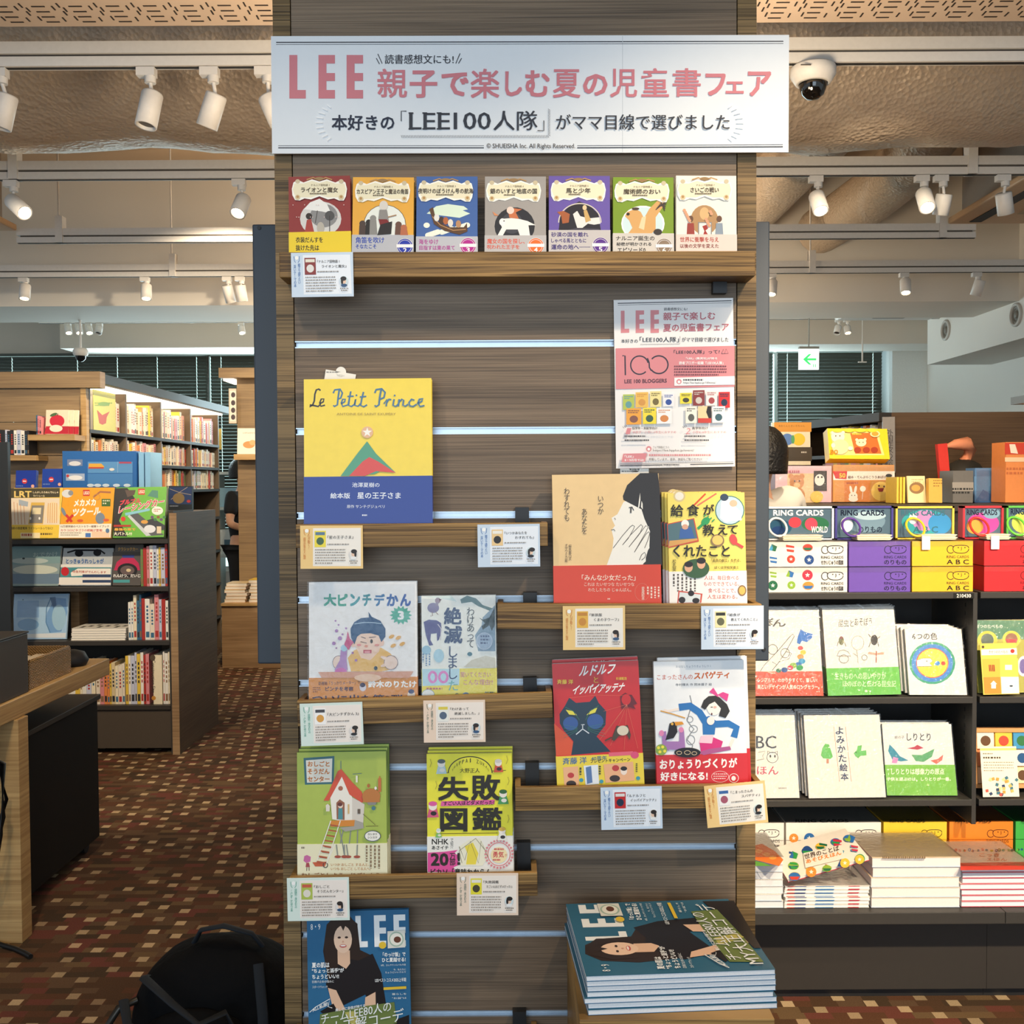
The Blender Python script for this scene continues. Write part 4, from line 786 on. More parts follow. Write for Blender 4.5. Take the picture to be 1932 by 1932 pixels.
def bnd(a):
    a.text('新機軸「うっかりメーター」で', 240, 970, 610, 1005, '3d2a4c', .01, sk=-10); a.text('ピンチを考察', 300, 1015, 550, 1055, '3d2a4c', .025); a.text('鈴木のりたけ', 680, 960, 1110, 1025, 'fdfaf4', .04); a.text('ついに出た第3弾!', 185, 1085, 1015, 1165, '3d2a4c', .025)
    a.dash(190, 1020, 260, 1075, 3, '8a4a2a', 4); a.ell(635, 1020, 30, 36, 'dcd3da'); a.ell(632, 1000, 24, 20, '3a3050'); a.ell(1065, 1090, 34, 40, 'f1ddc9'); a.ell(1065, 1058, 26, 20, '3a4470')
book('picture_book', 'white picture book of a squinting boy splashed purple, orange band', 'book', ((589, 1099), (795, 1096), (788, 1321), (583, 1323)), 1.752, 1.768, .016, 'f6f2ee', art, (932, 'e09346', bnd), rest=floor_at(3, 690), crop=(550, 1080, 4.712), wrap=.02)

# ---- extinct animals book
def art(a):
    N_ = '3f5478'; T = '3a4450'
    a.poly([(1160, 215), (1420, 205), (1470, 260), (1330, 230)], 'd9e8e2'); a.poly([(1630, 560), (1690, 470), (1700, 400), (1810, 290), (1812, 700), (1660, 700)], '8da6b8'); a.poly([(1500, 240), (1560, 206), (1640, 230), (1700, 290), (1790, 320), (1760, 340), (1660, 300), (1600, 262), (1510, 275)], '5f8082')
    a.poly([(1700, 420), (1760, 400), (1805, 310), (1806, 470), (1780, 520), (1760, 470), (1700, 510), (1690, 480), (1720, 450), (1665, 400)], '33474c')
    a.ell(1260, 315, 52, 45, '8b86a8'); a.ell(1300, 250, 24, 26, 'a08a98'); a.line([(1295, 265), (1290, 300)], 24, '9a8fa6'); a.poly([(1310, 232), (1335, 240), (1318, 258)], '6a4a4a'); a.line([(1250, 350), (1255, 385), (1235, 388)], 5, 'a08070'); a.line([(1280, 350), (1305, 375)], 5, 'a08070')
    a.poly([(1175, 440), (1220, 420), (1290, 425), (1330, 450), (1335, 520), (1310, 600), (1295, 610), (1292, 540), (1240, 545), (1235, 600), (1260, 645), (1225, 650), (1195, 560), (1185, 500)], '5a5c90'); a.line([(1300, 460), (1330, 500), (1325, 600)], 7, 'd9d3d8')
    a.text('絶', 1355, 310, 1512, 462, N_, .03); a.text('滅', 1355, 475, 1520, 632, N_, .03); a.text('しまし', 1395, 655, 1475, 950, N_, .012, True); a.text('わけあって', 1558, 312, 1625, 668, T, .0, True)
    a.ell(1715, 610, 75, 80, 'a9bcd0'); a.ring(1715, 610, 68, 72, 3, 'dfe6ee'); a.dash(1680, 560, 1760, 650, 3, '5a6a8c', 3); a.poly([(1530, 840), (1600, 780), (1720, 740), (1810, 760), (1815, 850)], 'd7d2c0'); a.ell(1585, 725, 22, 18, '4f7f8f'); a.ell(1200, 690, 40, 40, '9fc8dc'); a.ell(1310, 740, 46, 60, 'b3d8e6'); a.dash(1165, 720, 1250, 830, 3, '6a90b8', 3, .4, True)
def bnd(a):
    a.poly([(1160, 858), (1495, 855), (1490, 1000), (1165, 1010)], 'bfe0ea'); a.ring(1255, 930, 32, 45, 22, 'e48ac8'); a.ring(1350, 930, 36, 45, 22, 'e48ac8'); a.text('聞いてください', 1505, 885, 1770, 932, 'cf7aa8', .0); a.text('こんな理由!!', 1530, 950, 1790, 1000, 'cf7aa8', 0); a.text('た', 1395, 960, 1480, 1050, '6fb0b0', .01); a.ring(1470, 1090, 14, 14, 5, N_ if 0 else '3f5478')
    a.dash(1200, 1025, 1380, 1055, 1, 'c06a70', 5); a.ell(1215, 1085, 55, 45, 'eff0ea'); a.ring(1215, 1085, 55, 45, 4, '8aa0a8'); a.ell(1550, 1095, 34, 30, '6a88a8'); a.dash(1720, 1060, 1800, 1120, 3, '55606a', 9)
book('picture_book', 'pale book of extinct animal drawings with a vertical navy title', 'book', ((795, 1125), (935, 1122), (939, 1319), (795, 1320)), 1.752, 1.768, .02, 'f3f3ea', art, (855, 'efdf5e', bnd), rest=floor_at(3, 866), crop=(550, 1080, 4.712), wrap=.02)

# ---- red book with a cat
def art(a):
    a.poly([(330, 560), (420, 640), (470, 700), (455, 790), (345, 795)], 'e2552c')
    a.poly([(455, 790), (470, 690), (400, 610), (372, 560), (370, 490), (410, 430), (440, 372), (490, 410), (590, 402), (630, 358), (655, 410), (710, 470), (705, 570), (640, 655), (700, 720), (742, 765)], '1d3548')
    a.ell(450, 560, 55, 50, '34589a'); a.ell(630, 545, 60, 55, '34589a')
    a.poly([(415, 460), (470, 470), (498, 500), (440, 495)], 'e8dc4a'); a.poly([(565, 500), (600, 460), (645, 445), (630, 480)], 'e8dc4a'); a.line([(410, 440), (470, 470), (515, 535)], 5, '2f6a5a'); a.line([(655, 430), (590, 470), (560, 535)], 5, '2f6a5a'); a.line([(490, 640), (538, 600), (585, 632)], 8, 'd9dfe6'); a.line([(538, 600), (538, 570), (525, 570), (552, 568)], 6, 'd9dfe6')
    for k in range(5): a.line([(500, 590 + 6 * k), (400, 570 + 24 * k)], 2, '4a8a7a'); a.line([(575, 585 + 6 * k), (700, 560 + 24 * k)], 2, '4a8a7a')
    a.poly([(812, 360), (850, 335), (870, 350), (895, 350), (935, 415), (905, 425), (925, 455), (880, 440), (820, 452)], '6a1420'); a.ell(855, 385, 34, 40, 'cf2426')
    for x2, y2 in ((690, 470), (700, 640), (660, 680), (740, 720), (840, 750), (940, 740)): a.line([(860, 420), (x2, y2)], 2, 'e87a62')
    a.line([(440, 372), (640, 350), (830, 355)], 2, 'e87a62'); a.poly([(760, 640), (785, 575), (830, 580), (865, 570), (888, 640), (880, 680), (860, 640), (800, 650), (770, 685), (750, 680)], '4a4030'); a.ell(830, 610, 42, 36, 'e0d2ba'); a.line([(750, 660), (700, 685)], 10, '4a4030')
    a.text('ルドルフ', 508, 140, 760, 216, 'fbf7f2', .03, sk=-20, dy=22); a.text('と', 618, 218, 652, 262, 'f0c64a', .01); a.text('イッパイアッテナ', 455, 280, 828, 350, 'fbf7f2', .03, sk=-22, dy=26); a.text('斉藤 洋', 352, 238, 468, 272, 'f0c64a', .03); a.text('杉浦範茂', 780, 220, 858, 242, 'f0c64a', .02)
def bnd(a):
    a.text('斉藤 洋', 392, 812, 568, 862, '3f6a9c', .02, sk=-10); a.text('40周年', 600, 800, 715, 832, '2a6a8a', .015, sk=-6); a.text('プレゼントキャンペーン', 595, 822, 885, 850, '2b2a28', .02, sk=-14); a.poly([(728, 772), (905, 762), (900, 790), (730, 800)], 'e8647a')
    a.ell(918, 790, 30, 26, 'e0507a'); a.poly([(395, 880), (505, 872), (512, 1010), (405, 1015)], 'f1b78a'); a.ell(452, 938, 24, 20, 'c23a3a'); a.ell(455, 1000, 36, 24, '3a2c28'); a.poly([(545, 868), (650, 860), (658, 1000), (560, 1010)], 'e9eef2'); a.poly([(560, 880), (600, 870), (610, 990), (570, 1000)], '5c7cae')
    a.poly([(690, 858), (905, 838), (918, 975), (705, 992)], 'f0b486'); a.ell(778, 885, 26, 22, 'c23a3a'); a.ell(772, 960, 38, 24, '3a2c28'); a.ell(838, 905, 24, 30, 'f6e2d2'); a.ell(838, 888, 24, 16, '2a2020')
    for x, y in ((528, 972), (675, 982), (942, 958)): a.ell(x, y, 15, 14, '3f9ab0')
    a.dash(515, 880, 538, 960, 1, '4a4a38', 2, .6, True); a.dash(655, 868, 680, 960, 1, '4a4a38', 4, .6, True); a.dash(925, 850, 945, 940, 1, '4a4a38', 4, .6, True)
t = book('picture_book', 'glossy red book with a staring dark blue cat and yellow band', 'book', ((1039, 1254), (1200, 1245), (1218, 1479), (1049, 1484)), 1.752, 1.768, .012, 'cf2426', art, (790, 'f0d644', bnd), rest=floor_at(4, 1130), crop=(960, 1220, 3.864), gloss=.3, group='copies of the red cat book', spine='e9e6e0')
behind(t, 'rear copy of the red cat book, a pale strip showing above it', 1, .001, 0, .004, thick=.012)

# ---- white book, girl with a pink bow
def art(a):
    a.text('おはなしりょうりきょうしつ 1', 1218, 138, 1470, 154, '6a7a90', sk=-5); a.text('こまったさんの', 1080, 205, 1340, 242, 'c9583a', .012, sk=-4); a.text('スパゲティ', 1350, 186, 1608, 240, 'c9642c', .035, sk=-10); a.text('寺村輝夫 作 岡本颯子 絵', 1215, 268, 1480, 288, '4a4a4c', sk=-4)
    B_ = '2f74b8'; a.line([(1320, 355), (1335, 420), (1310, 500), (1300, 540), (1330, 580), (1350, 600), (1320, 640), (1300, 680), (1340, 720), (1330, 760)], 7, '8d8f92'); a.ring(1320, 530, 22, 22, 5, '8d8f92'); a.ring(1345, 600, 30, 26, 5, '8d8f92'); a.ring(1325, 680, 30, 34, 5, '8d8f92')
    a.line([(1240, 442), (1320, 432), (1390, 480), (1440, 560)], 52, B_); a.line([(1500, 565), (1600, 560), (1660, 590), (1640, 660)], 50, B_); a.poly([(1410, 520), (1460, 505), (1510, 540), (1500, 640), (1415, 640)], B_); a.line([(1240, 455), (1160, 470), (1130, 462)], 18, 'f6e6da'); a.line([(1105, 468), (1190, 490), (1285, 520)], 9, 'd9a04a'); a.line([(1635, 670), (1605, 740)], 22, 'f6e6da')
    a.poly([(1385, 700), (1400, 650), (1490, 645), (1480, 720)], 'f4ccd8'); a.poly([(1390, 700), (1480, 705), (1490, 660), (1560, 690), (1545, 740), (1400, 770)], 'd6357e'); a.poly([(1380, 770), (1460, 745), (1610, 725), (1620, 750), (1420, 790)], 'b05a90')
    a.ell(1495, 420, 58, 80, 'faf0e8'); a.poly([(1455, 360), (1520, 355), (1590, 420), (1610, 470), (1580, 520), (1530, 505), (1545, 450), (1500, 400), (1460, 420), (1430, 460), (1400, 440), (1420, 390)], '33302c'); a.poly([(1460, 330), (1490, 298), (1520, 345), (1530, 370)], 'd8478e'); a.poly([(1520, 350), (1560, 330), (1602, 345), (1590, 398)], 'd8478e'); a.line([(1470, 440), (1485, 440)], 6, '33302c'); a.ell(1478, 490, 5, 9, '5a2a2a'); a.ell(1502, 440, 12, 8, 'f0b8a8'); a.ell(1470, 540, 28, 30, 'f8ece4')
    a.poly([(1115, 620), (1145, 615), (1150, 740), (1170, 760), (1120, 740)], 'a678b4'); a.poly([(1245, 600), (1275, 605), (1285, 740), (1240, 740)], 'a678b4'); a.rect(1140, 690, 1250, 750, 'a678b4'); a.ell(1112, 630, 18, 22, 'e48ab4'); a.ell(1255, 605, 18, 20, 'e48ab4')
    a.poly([(1140, 680), (1160, 620), (1170, 560), (1200, 545), (1222, 570), (1228, 620), (1200, 665)], '211d22'); a.poly([(1205, 548), (1262, 545), (1275, 565), (1215, 575)], 'e0962c'); a.ell(1190, 562, 10, 10, 'e8b04a'); a.ell(1110, 750, 42, 40, '8aa84a')
    for x, y in ((1090, 735), (1120, 730), (1135, 760), (1100, 765)): a.ell(x, y, 11, 11, 'f0e04a')
    a.ell(1300, 770, 96, 36, '222024'); a.ring(1240, 772, 18, 12, 4, 'd9c09a'); a.ring(1300, 770, 22, 14, 4, 'd9c09a'); a.ring(1350, 775, 18, 12, 4, 'd9c09a')
def bnd(a):
    a.text('おりょうりづくりが', 1100, 822, 1665, 895, 'fbf6f0', .035, sk=-12); a.text('好きになる!', 1105, 915, 1450, 980, 'fbf6f0', .035, sk=-6); a.ring(1540, 948, 62, 40, 3, 'f6d2cc'); a.dash(1492, 925, 1588, 975, 3, 'f6d2cc', 5, .4); a.ring(1640, 958, 34, 32, 4, 'f6e6e0'); a.ell(1638, 960, 16, 18, 'f6e6e0')
t = book('picture_book', 'white book of a girl with a pink bow and a black bird, red band', 'book', ((1226.6, 1249), (1392, 1245), (1415, 1475), (1235.6, 1479)), 1.752, 1.768, .012, 'eef0f2', art, (785, 'd0323a', bnd), rest=floor_at(4, 1320), crop=(960, 1220, 3.864), group='copies of the pink bow book')
behind(t, 'second copy of the pink-bow girl book, sticking out beside the front copy', 1, .009, .000, .0035, thick=.012)

# ---- green book with the stilted house
def art(a):
    K = '4a3c30'
    a.poly([(165, 155), (390, 140), (385, 345), (175, 350)], '3f6f78'); a.poly([(182, 172), (375, 158), (370, 330), (190, 335)], 'f4ecdc')
    for i, s_ in enumerate(('おしごと', 'そうだん', 'センター')): a.text(s_, 195, 178 + i * 55, 355, 218 + i * 55, 'cf7a34', .035)
    for x0, x1 in ((455, 415), (510, 490), (560, 555), (430, 465)): a.line([(x0, 680), (x0 + (x1 - x0) * .5, 770), (x1, 870)], 8, '8d9088'); a.ell(x1, 872, 24, 10, 'a8503c')
    a.poly([(360, 440), (440, 260), (520, 440), (610, 490), (600, 640), (470, 620), (375, 600)], 'f3ece0'); a.poly([(520, 440), (610, 490), (600, 640), (520, 630)], 'dcd2c6')
    a.poly([(312, 465), (350, 400), (415, 250), (440, 235), (520, 330), (590, 400), (610, 470), (590, 480), (500, 420), (445, 290), (385, 400), (350, 465)], 'd8573c')
    a.line([(438, 175), (438, 235)], 4, '4a6a8a'); a.ell(436, 375, 17, 17, 'b06a50'); a.poly([(408, 600), (405, 480), (430, 455), (465, 480), (465, 605)], '9a6248'); a.poly([(418, 600), (420, 520), (450, 520), (452, 600)], '4f9098'); a.ell(435, 500, 18, 20, 'f0d8c4'); a.ell(432, 492, 18, 14, '6a3430')
    a.poly([(360, 610), (540, 605), (535, 650), (365, 655)], 'd98a34'); a.poly([(540, 605), (600, 625), (605, 665), (470, 690), (430, 660), (535, 650)], 'a9a49a'); a.rect(488, 490, 500, 560, 'd9b47a'); a.rect(560, 525, 580, 560, '6a5a4c')
    a.line([(435, 610), (335, 920)], 7, 'f1ece0'); a.line([(365, 610), (265, 900)], 7, 'f1ece0')
    for k in range(8): a.line([(362 - k * 14, 640 + k * 38), (422 - k * 14, 650 + k * 38)], 9, 'b5583c')
    a.ell(660, 430, 66, 55, 'c07a3c'); a.rect(600, 430, 722, 475, 'c07a3c'); a.rect(710, 300, 732, 400, 'c8703c'); a.line([(721, 285), (721, 300)], 8, 'c8703c'); a.ell(640, 355, 10, 14, 'b56a34'); a.ell(692, 372, 9, 12, 'f0ece0'); a.poly([(630, 475), (700, 475), (690, 495), (640, 495)], '8d8a84'); a.ell(677, 518, 15, 15, '4a7a8a')
    a.line([(525, 270), (590, 265)], 4, '5a7a8a'); a.rect(548, 280, 562, 330, 'eae6d4'); a.line([(600, 560), (690, 640)], 3, K); a.line([(620, 650), (710, 648)], 3, K); a.ell(670, 720, 60, 40, '4a5a6a'); a.ell(670, 720, 55, 35, 'f4f0e4'); a.text('ヨシタケ', 635, 698, 705, 714, K, .02); a.text('シンスケ', 635, 722, 705, 738, K, .02)
    a.poly([(330, 495), (345, 485), (360, 500), (358, 540), (332, 540)], 'e6dccd')
def bnd(a):
    a.dash(150, 802, 190, 820, 1, '6a5a4a', 4, .8); a.poly([(170, 870), (190, 862), (218, 875), (215, 910), (185, 920), (165, 905)], 'c96aa0'); a.poly([(185, 920), (205, 918), (212, 950), (180, 950)], 'a84a50'); a.line([(190, 950), (188, 978)], 5, '5a3a3a'); a.line([(205, 950), (206, 976)], 5, '5a3a3a')
    a.line([(395, 780), (335, 920)], 7, 'f1ece0'); a.poly([(230, 915), (335, 910), (320, 945), (250, 945)], 'c9603c'); a.ring(325, 935, 16, 18, 6, '4a4440')
    for k in range(3): a.line([(318 - k * 18, 800 + k * 38), (372 - k * 18, 808 + k * 38)], 9, 'b5583c')
    for x0, x1 in ((405, 415), (478, 490), (558, 555), (462, 465)): a.line([(x0, 785), (x1, 870)], 8, '8d9088'); a.ell(x1, 874, 24, 10, 'a8503c')
    a.text('いつか おしごと する人と、', 365, 920, 645, 942, 'b9794a', .005); a.text('いつも おしごと してる人へ。', 365, 950, 655, 972, 'b9794a', .005); a.dash(620, 790, 740, 960, 4, '8a7458', 5, .4, True); a.text('わしごとしよう・じごしよう', 150, 990, 720, 1020, '8a5a3a', .02)
t = book('picture_book', 'lime green book with a red-roofed house on stilts', 'book', ((562, 1420), (731, 1417), (732, 1648), (560.5, 1650)), 1.752, 1.766, .0078, 'aebf55', art, (780, 'ece6c4', bnd), rest=floor_at(5, 646), crop=(530, 1390, 3.864), group='copies of the stilted house book', spine='5f8a56')
behind(t, ['second copy of the red-roofed stilt house book, green edge above the front copy', 'rearmost copy of the red-roofed stilt house book'], 2, .001, 0, .003, thick=.0078)

# ---- yellow encyclopedia of failures
def art(a):
    K = '2b261c'
    a.ring(1380, 265, 160, 120, 7, K, 180, 360); a.line([(1145, 262), (1225, 262)], 4, K); a.line([(1535, 250), (1640, 245)], 4, K)
    for i, ch in enumerate('SHIPPAI ZUKAN'):
        if ch == ' ': continue
        an = math.radians(205 + i * 10.8); x = 1382 + 128 * math.cos(an); y = 290 + 118 * math.sin(an); ro = an + math.pi / 2; c_, s_ = math.cos(ro), math.sin(ro); w_, h_ = (8 if ch != 'I' else 3), 15
        a.t3(ch, (x - w_ * c_ - h_ * -s_, y - w_ * s_ + h_ * c_), (x + w_ * c_ - h_ * -s_, y + w_ * s_ + h_ * c_), (x - w_ * c_ + h_ * s_, y - w_ * s_ - h_ * c_), K, .01)
    a.text('大野正人', 1305, 228, 1450, 262, K, .0); a.text('失', 1145, 290, 1370, 465, K, .03); a.text('敗', 1385, 275, 1600, 465, K, .03); a.text('図', 1160, 520, 1360, 690, K, .035); a.text('鑑', 1395, 512, 1615, 680, K, .03)
    a.poly([(1170, 470), (1560, 458), (1555, 492), (1165, 505)], 'e060a0'); a.text('すごい人ほどダメだった!', 1185, 468, 1555, 500, '3a1a28', .025, sk=-6); a.line([(1160, 705), (1580, 700)], 4, K)
    def fig(x, y, c1, c2, c3, s_=1): a.poly([(x - 38 * s_, y + 70 * s_), (x - 24 * s_, y + 10), (x + 26 * s_, y + 10), (x + 40 * s_, y + 68 * s_)], c1); a.ell(x, y - 8, 28 * s_, 30 * s_, 'f6ece0'); a.ell(x, y - 22 * s_, 28 * s_, 16 * s_, c2); a.ell(x + 6, y + 42 * s_, 20 * s_, 14 * s_, c3)
    fig(1170, 200, 'bfd6dc', '5a646a', 'e9e6de'); fig(1585, 195, 'd8543a', 'd9d2c8', '3a3434', .9); fig(1620, 420, '4a9a5a', '3a6a3a', 'e9e6de'); fig(1108, 510, 'd85a80', 'e060a0', '2a2424', 1.1); fig(1150, 690, '7fc06a', 'cfe0d8', 'e8e4d2', .6); fig(1612, 690, 'f2ede0', 'd8b04a', '3a3434', .9)
    for x, y in ((1090, 160), (1130, 320), (1645, 135), (1655, 290), (1655, 565)): a.line([(x, y), (x + 8, y + 30), (x - 2, y + 60)], 3, '8a8440')
def bnd(a):
    K = '2b261c'; a.text('NHK', 1100, 745, 1222, 785, K, .02); a.text('で紹介', 1235, 742, 1258, 815, K, .0, True); a.text('あさイチ', 1100, 795, 1222, 822, K, .02)
    a.poly([(1070, 845), (1190, 838), (1290, 825), (1262, 850), (1310, 870), (1285, 900), (1310, 930), (1260, 950), (1270, 985), (1070, 985)], 'e0509a'); a.text('20', 1092, 848, 1222, 942, K, .04); a.text('万部', 1230, 848, 1272, 938, K, .02, True); a.text('!', 1285, 845, 1308, 935, K, .04); a.text('ピカソ「意味わからん', 1092, 960, 1535, 1010, K, .025)
    a.poly([(1310, 940), (1300, 800), (1380, 745), (1450, 740), (1520, 860), (1470, 940)], 'f0ebd2'); a.poly([(1350, 930), (1360, 850), (1340, 800), (1400, 770), (1440, 850), (1420, 930)], 'ecd84a'); a.line([(1300, 800), (1340, 900), (1380, 760), (1440, 920), (1460, 760), (1510, 880)], 5, '6a6040'); a.line([(1320, 920), (1300, 830), (1420, 740), (1500, 840)], 4, '8a8060')
    a.ring(1590, 855, 82, 84, 5, 'dc6a70'); a.ell(1590, 862, 60, 58, 'f6e2b0'); a.text('勇気', 1545, 835, 1625, 880, 'cf4a50', .02); a.text('が', 1632, 852, 1650, 872, 'cf4a50'); a.dash(1555, 812, 1630, 828, 1, 'cf4a50', 2, .8); a.dash(1545, 890, 1640, 905, 1, 'cf4a50', 3, .8)
    for i in range(26):
        an = math.radians(i * 360 / 26); a.ell(1590 + 98 * math.cos(an), 855 + 100 * math.sin(an), 8, 8, 'dc8a90'); a.k -= 1
    a.k += 1
t = book('picture_book', 'bright yellow book with huge black title characters, white band with pink splash', 'book', ((805, 1423), (967, 1420), (969, 1646), (806, 1647)), 1.752, 1.766, .0078, 'ede53c', art, (725, 'f1ede4', bnd), rest=floor_at(5, 888), crop=(530, 1390, 3.864), group='copies of the yellow encyclopedia', spine='c9c486')
behind(t, ['second copy of the bright yellow book with huge title, grey edge above the front copy', 'rearmost copy of the bright yellow book with huge title'], 2, .0008, 0, .0025, thick=.0078)

# ---- blue women's magazine: the standing copy and the pile
def mag_art(P):
    """P maps magazine-page coordinates (0..1, 0..1) to picture coordinates"""
    def go(a):
        a.c(0, 0, 1)
        def poly(pts, c): a.poly([P(*q) for q in pts], c)
        def ell(cx_, cy_, rx, ry, c, n=20): a.poly([P(cx_ + rx * math.cos(2 * math.pi * i / n), cy_ + ry * math.sin(2 * math.pi * i / n)) for i in range(n)], c)
        def tx(s_, x0, y0, x1, y1, c, b_=.0, sk=0): a.t3(s_, P(x0, y1), P(x1, y1 + sk), P(x0, y0), c, b_)
        W_ = 'f1f3f3'; SK = 'e6bd9f'; HR = '33251f'; BK = '221d1f'
        for x0, k in ((.48, 'L'), (.66, 'E'), (.85, 'E')):
            x1 = x0 + .115; wd = .052
            if k == 'L': poly([(x0, .04), (x0 + wd, .04), (x0 + wd, .235), (x1, .235), (x1, .28), (x0, .28)], W_)
            else: poly([(x0, .04), (x1, .04), (x1, .085), (x0 + wd, .085), (x0 + wd, .135), (x1, .135), (x1, .18), (x0 + wd, .18), (x0 + wd, .235), (x1, .235), (x1, .28), (x0, .28)], W_)
        poly([(.22, .62), (.16, .3), (.2, .1), (.3, .02), (.42, .03), (.5, .12), (.52, .3), (.62, .34), (.68, .42), (.6, .46), (.5, .42), (.4, .5)], HR)
        poly([(.18, .55), (.3, .42), (.38, .36), (.5, .38), (.64, .33), (.72, .48), (.76, .72), (.62, .74), (.56, .64), (.34, .72), (.3, .64), (.2, .6)], BK)
        poly([(.3, .3), (.42, .3), (.42, .4), (.38, .44), (.3, .4)], SK); ell(.355, .215, .088, .105, 'efcbb0')
        poly([(.26, .28), (.26, .14), (.32, .08), (.36, .15), (.4, .08), (.44, .16), (.46, .28), (.5, .28), (.5, .1), (.4, .03), (.28, .05), (.21, .16), (.22, .3)], HR)
        ell(.32, .2, .016, .008, '3a2a26'); ell(.39, .2, .016, .008, '3a2a26'); ell(.356, .265, .034, .013, 'c8605c'); ell(.356, .262, .026, .006, 'f6efe9'); ell(.356, .232, .008, .008, 'd9a58c')
        poly([(.2, .58), (.28, .6), (.36, .74), (.46, .9), (.42, .97), (.34, .9), (.24, .72)], SK); poly([(.56, .66), (.66, .62), (.66, .74), (.6, .84), (.54, .96), (.46, .97), (.5, .88), (.55, .76)], SK)
        poly([(.12, .76), (.25, .7), (.32, .8), (.22, .82)], BK); poly([(.3, .95), (.6, .9), (.98, .8), (.98, .99), (.3, .99)], BK)
        poly([(.12, .78), (.5, .73), (.84, .7), (.86, .86), (.5, .92), (.1, .96)], '6f7f45'); poly([(.36, .77), (.46, .76), (.52, .9), (.46, .93)], 'bdb463')
        tx('8・9', .045, .09, .14, .135, W_, .01); a.k += 0
        tx('夏の肌は', .05, .385, .22, .425, W_, .03); tx('"ちょっと派手"が', .05, .43, .36, .465, W_, .03); tx('ちょうどいい!!', .05, .475, .31, .51, W_, .03); tx('日焼け止めの悩みに', .05, .52, .26, .54, W_); tx('スポーツウォッチ', .05, .56, .2, .58, W_)
        tx('「のっけ飯」で', .74, .32, .96, .355, W_, .03); tx('ひと夏越せる!', .73, .36, .96, .395, W_, .03); tx('8月、ひんやりソルベも今昔', .72, .41, .96, .425, W_); tx('今、私たちに', .84, .445, .96, .46, W_); tx('ちょうどいいクルマ', .76, .465, .96, .48, W_); tx('LEEベストコスメ2025上半期', .66, .515, .96, .545, W_, .015)
        poly([(.74, .585), (.96, .58), (.96, .6), (.74, .605)], 'e8c23c'); tx('暮らしを', .82, .63, .96, .645, W_); tx('"お盆"は', .82, .66, .96, .675, W_)
        poly([(.79, .16), (.96, .155), (.96, .285), (.79, .29)], 'e2e0d6'); ell(.875, .222, .072, .058, 'a9bfae'); ell(.875, .222, .06, .047, 'f0ece0'); ell(.885, .225, .035, .024, '6a4030'); ell(.74, .265, .035, .026, 'e8c23c')
        tx('美しさに自信が持てる', .27, .735, .56, .76, W_, .02, -.03); tx('チームLEE80人の', .13, .775, .81, .855, W_, .008, -.09); tx('MY大正解コーデ', .06, .86, .93, .96, W_, .008, -.12); tx('ALL私服!', .05, .73, .2, .76, W_, .02, -.05)
        a.line([P(.02, .76), P(.08, .72), P(.22, .66), P(.2, .72), P(.24, .73)], 1.4, W_)
    return go
TLm, TRm, BRm, BLm = (577, 1721), (771, 1715), (777, 1964), (582, 1968)
def Pu(u, v): return tuple((1 - v) * ((1 - u) * TLm[k] + u * TRm[k]) + v * ((1 - u) * BLm[k] + u * BRm[k]) for k in (0, 1))
book('magazine', 'blue fashion magazine standing upright, cover woman in a black top', 'magazine', (TLm, TRm, BRm, BLm), 1.752, 1.768, .008, '2f6a94', mag_art(Pu), rest=floor_at(6, 680), gloss=.3)
# plinth and pile
zt = .718; pl = [atz(1092, 1915, zt), atz(1455, 1909, zt)]
x0 = pl[0].x; x1 = pl[1].x; y0 = min(pl[0].y, pl[1].y) - .012
t = thing('display_plinth', 'wooden plinth carrying the flat pile of blue magazines', 'plinth', V(((x0 + x1) / 2, y0, 0)))
MB().box(x0 - (x0 + x1) / 2, x1 - (x0 + x1) / 2, 0, 1.795 - y0, 0, zt - .018, TRAYW).build('body', t)
MB().box(x0 - (x0 + x1) / 2, x1 - (x0 + x1) / 2, -.002, 1.795 - y0, zt - .018, zt, TRAYW).build('top_board', t, .001)
n = 7; th = .0082; ztop = zt + n * th
c = [atz(*q, ztop) for q in ((1077, 1703), (1386, 1698), (1463, 1829), (1106, 1842))]
dep = 1.785 - (c[2].y + c[3].y) / 2
exv = (c[2] - c[3]).normalized(); O = (c[2] + c[3]) / 2; Wm = (c[2] - c[3]).length; ezv = V((0, 0, 1)).cross(exv)
Dm = min(((c[1] - c[2]).length + (c[0] - c[3]).length) / 2, dep)
M0 = frame(O, exv, ezv)
def Pf(u, v):    # magazine page: its head lies to the viewer's left
    A, B_, C_, D_ = (1106, 1842), (1077, 1703), (1386, 1698), (1463, 1829)
    return tuple((1 - v) * ((1 - u) * A[k] + u * B_[k]) + v * ((1 - u) * D_[k] + u * C_[k]) for k in (0, 1))
rd = random.Random(5)
ordn = ['topmost', 'second from the top', 'third from the top', 'fourth from the top', 'fifth from the top', 'second from the bottom', 'bottom']
for i in range(n):
    m = M0 @ Matrix.Translation((rd.uniform(-.003, .003) if i else 0, i * th, rd.uniform(-.003, .002) if i else 0))
    t = thing('magazine', 'blue fashion magazine lying flat, %s in the pile' % (ordn[i] if i else 'topmost with its cover showing'), 'magazine', m, 'pile of blue magazines')
    b = MB().box(-Wm / 2, Wm / 2, 0, .0005, 0, Dm, ink('2f6580', .3)).box(-Wm / 2, Wm / 2, th - .0009, th - .0003, 0, Dm, ink('3a6a90', .3))
    if i == 0: mag_art(Pf)(Art(b, m, 0, rough=.3))
    b.build('cover', t)
    MB().box(-Wm / 2 + .0008, Wm / 2 - .0008, .0005, th - .0009, .0006, Dm - .0006, ink('e9eaec', .6, var=.1, scale=500)).build('page_block', t)

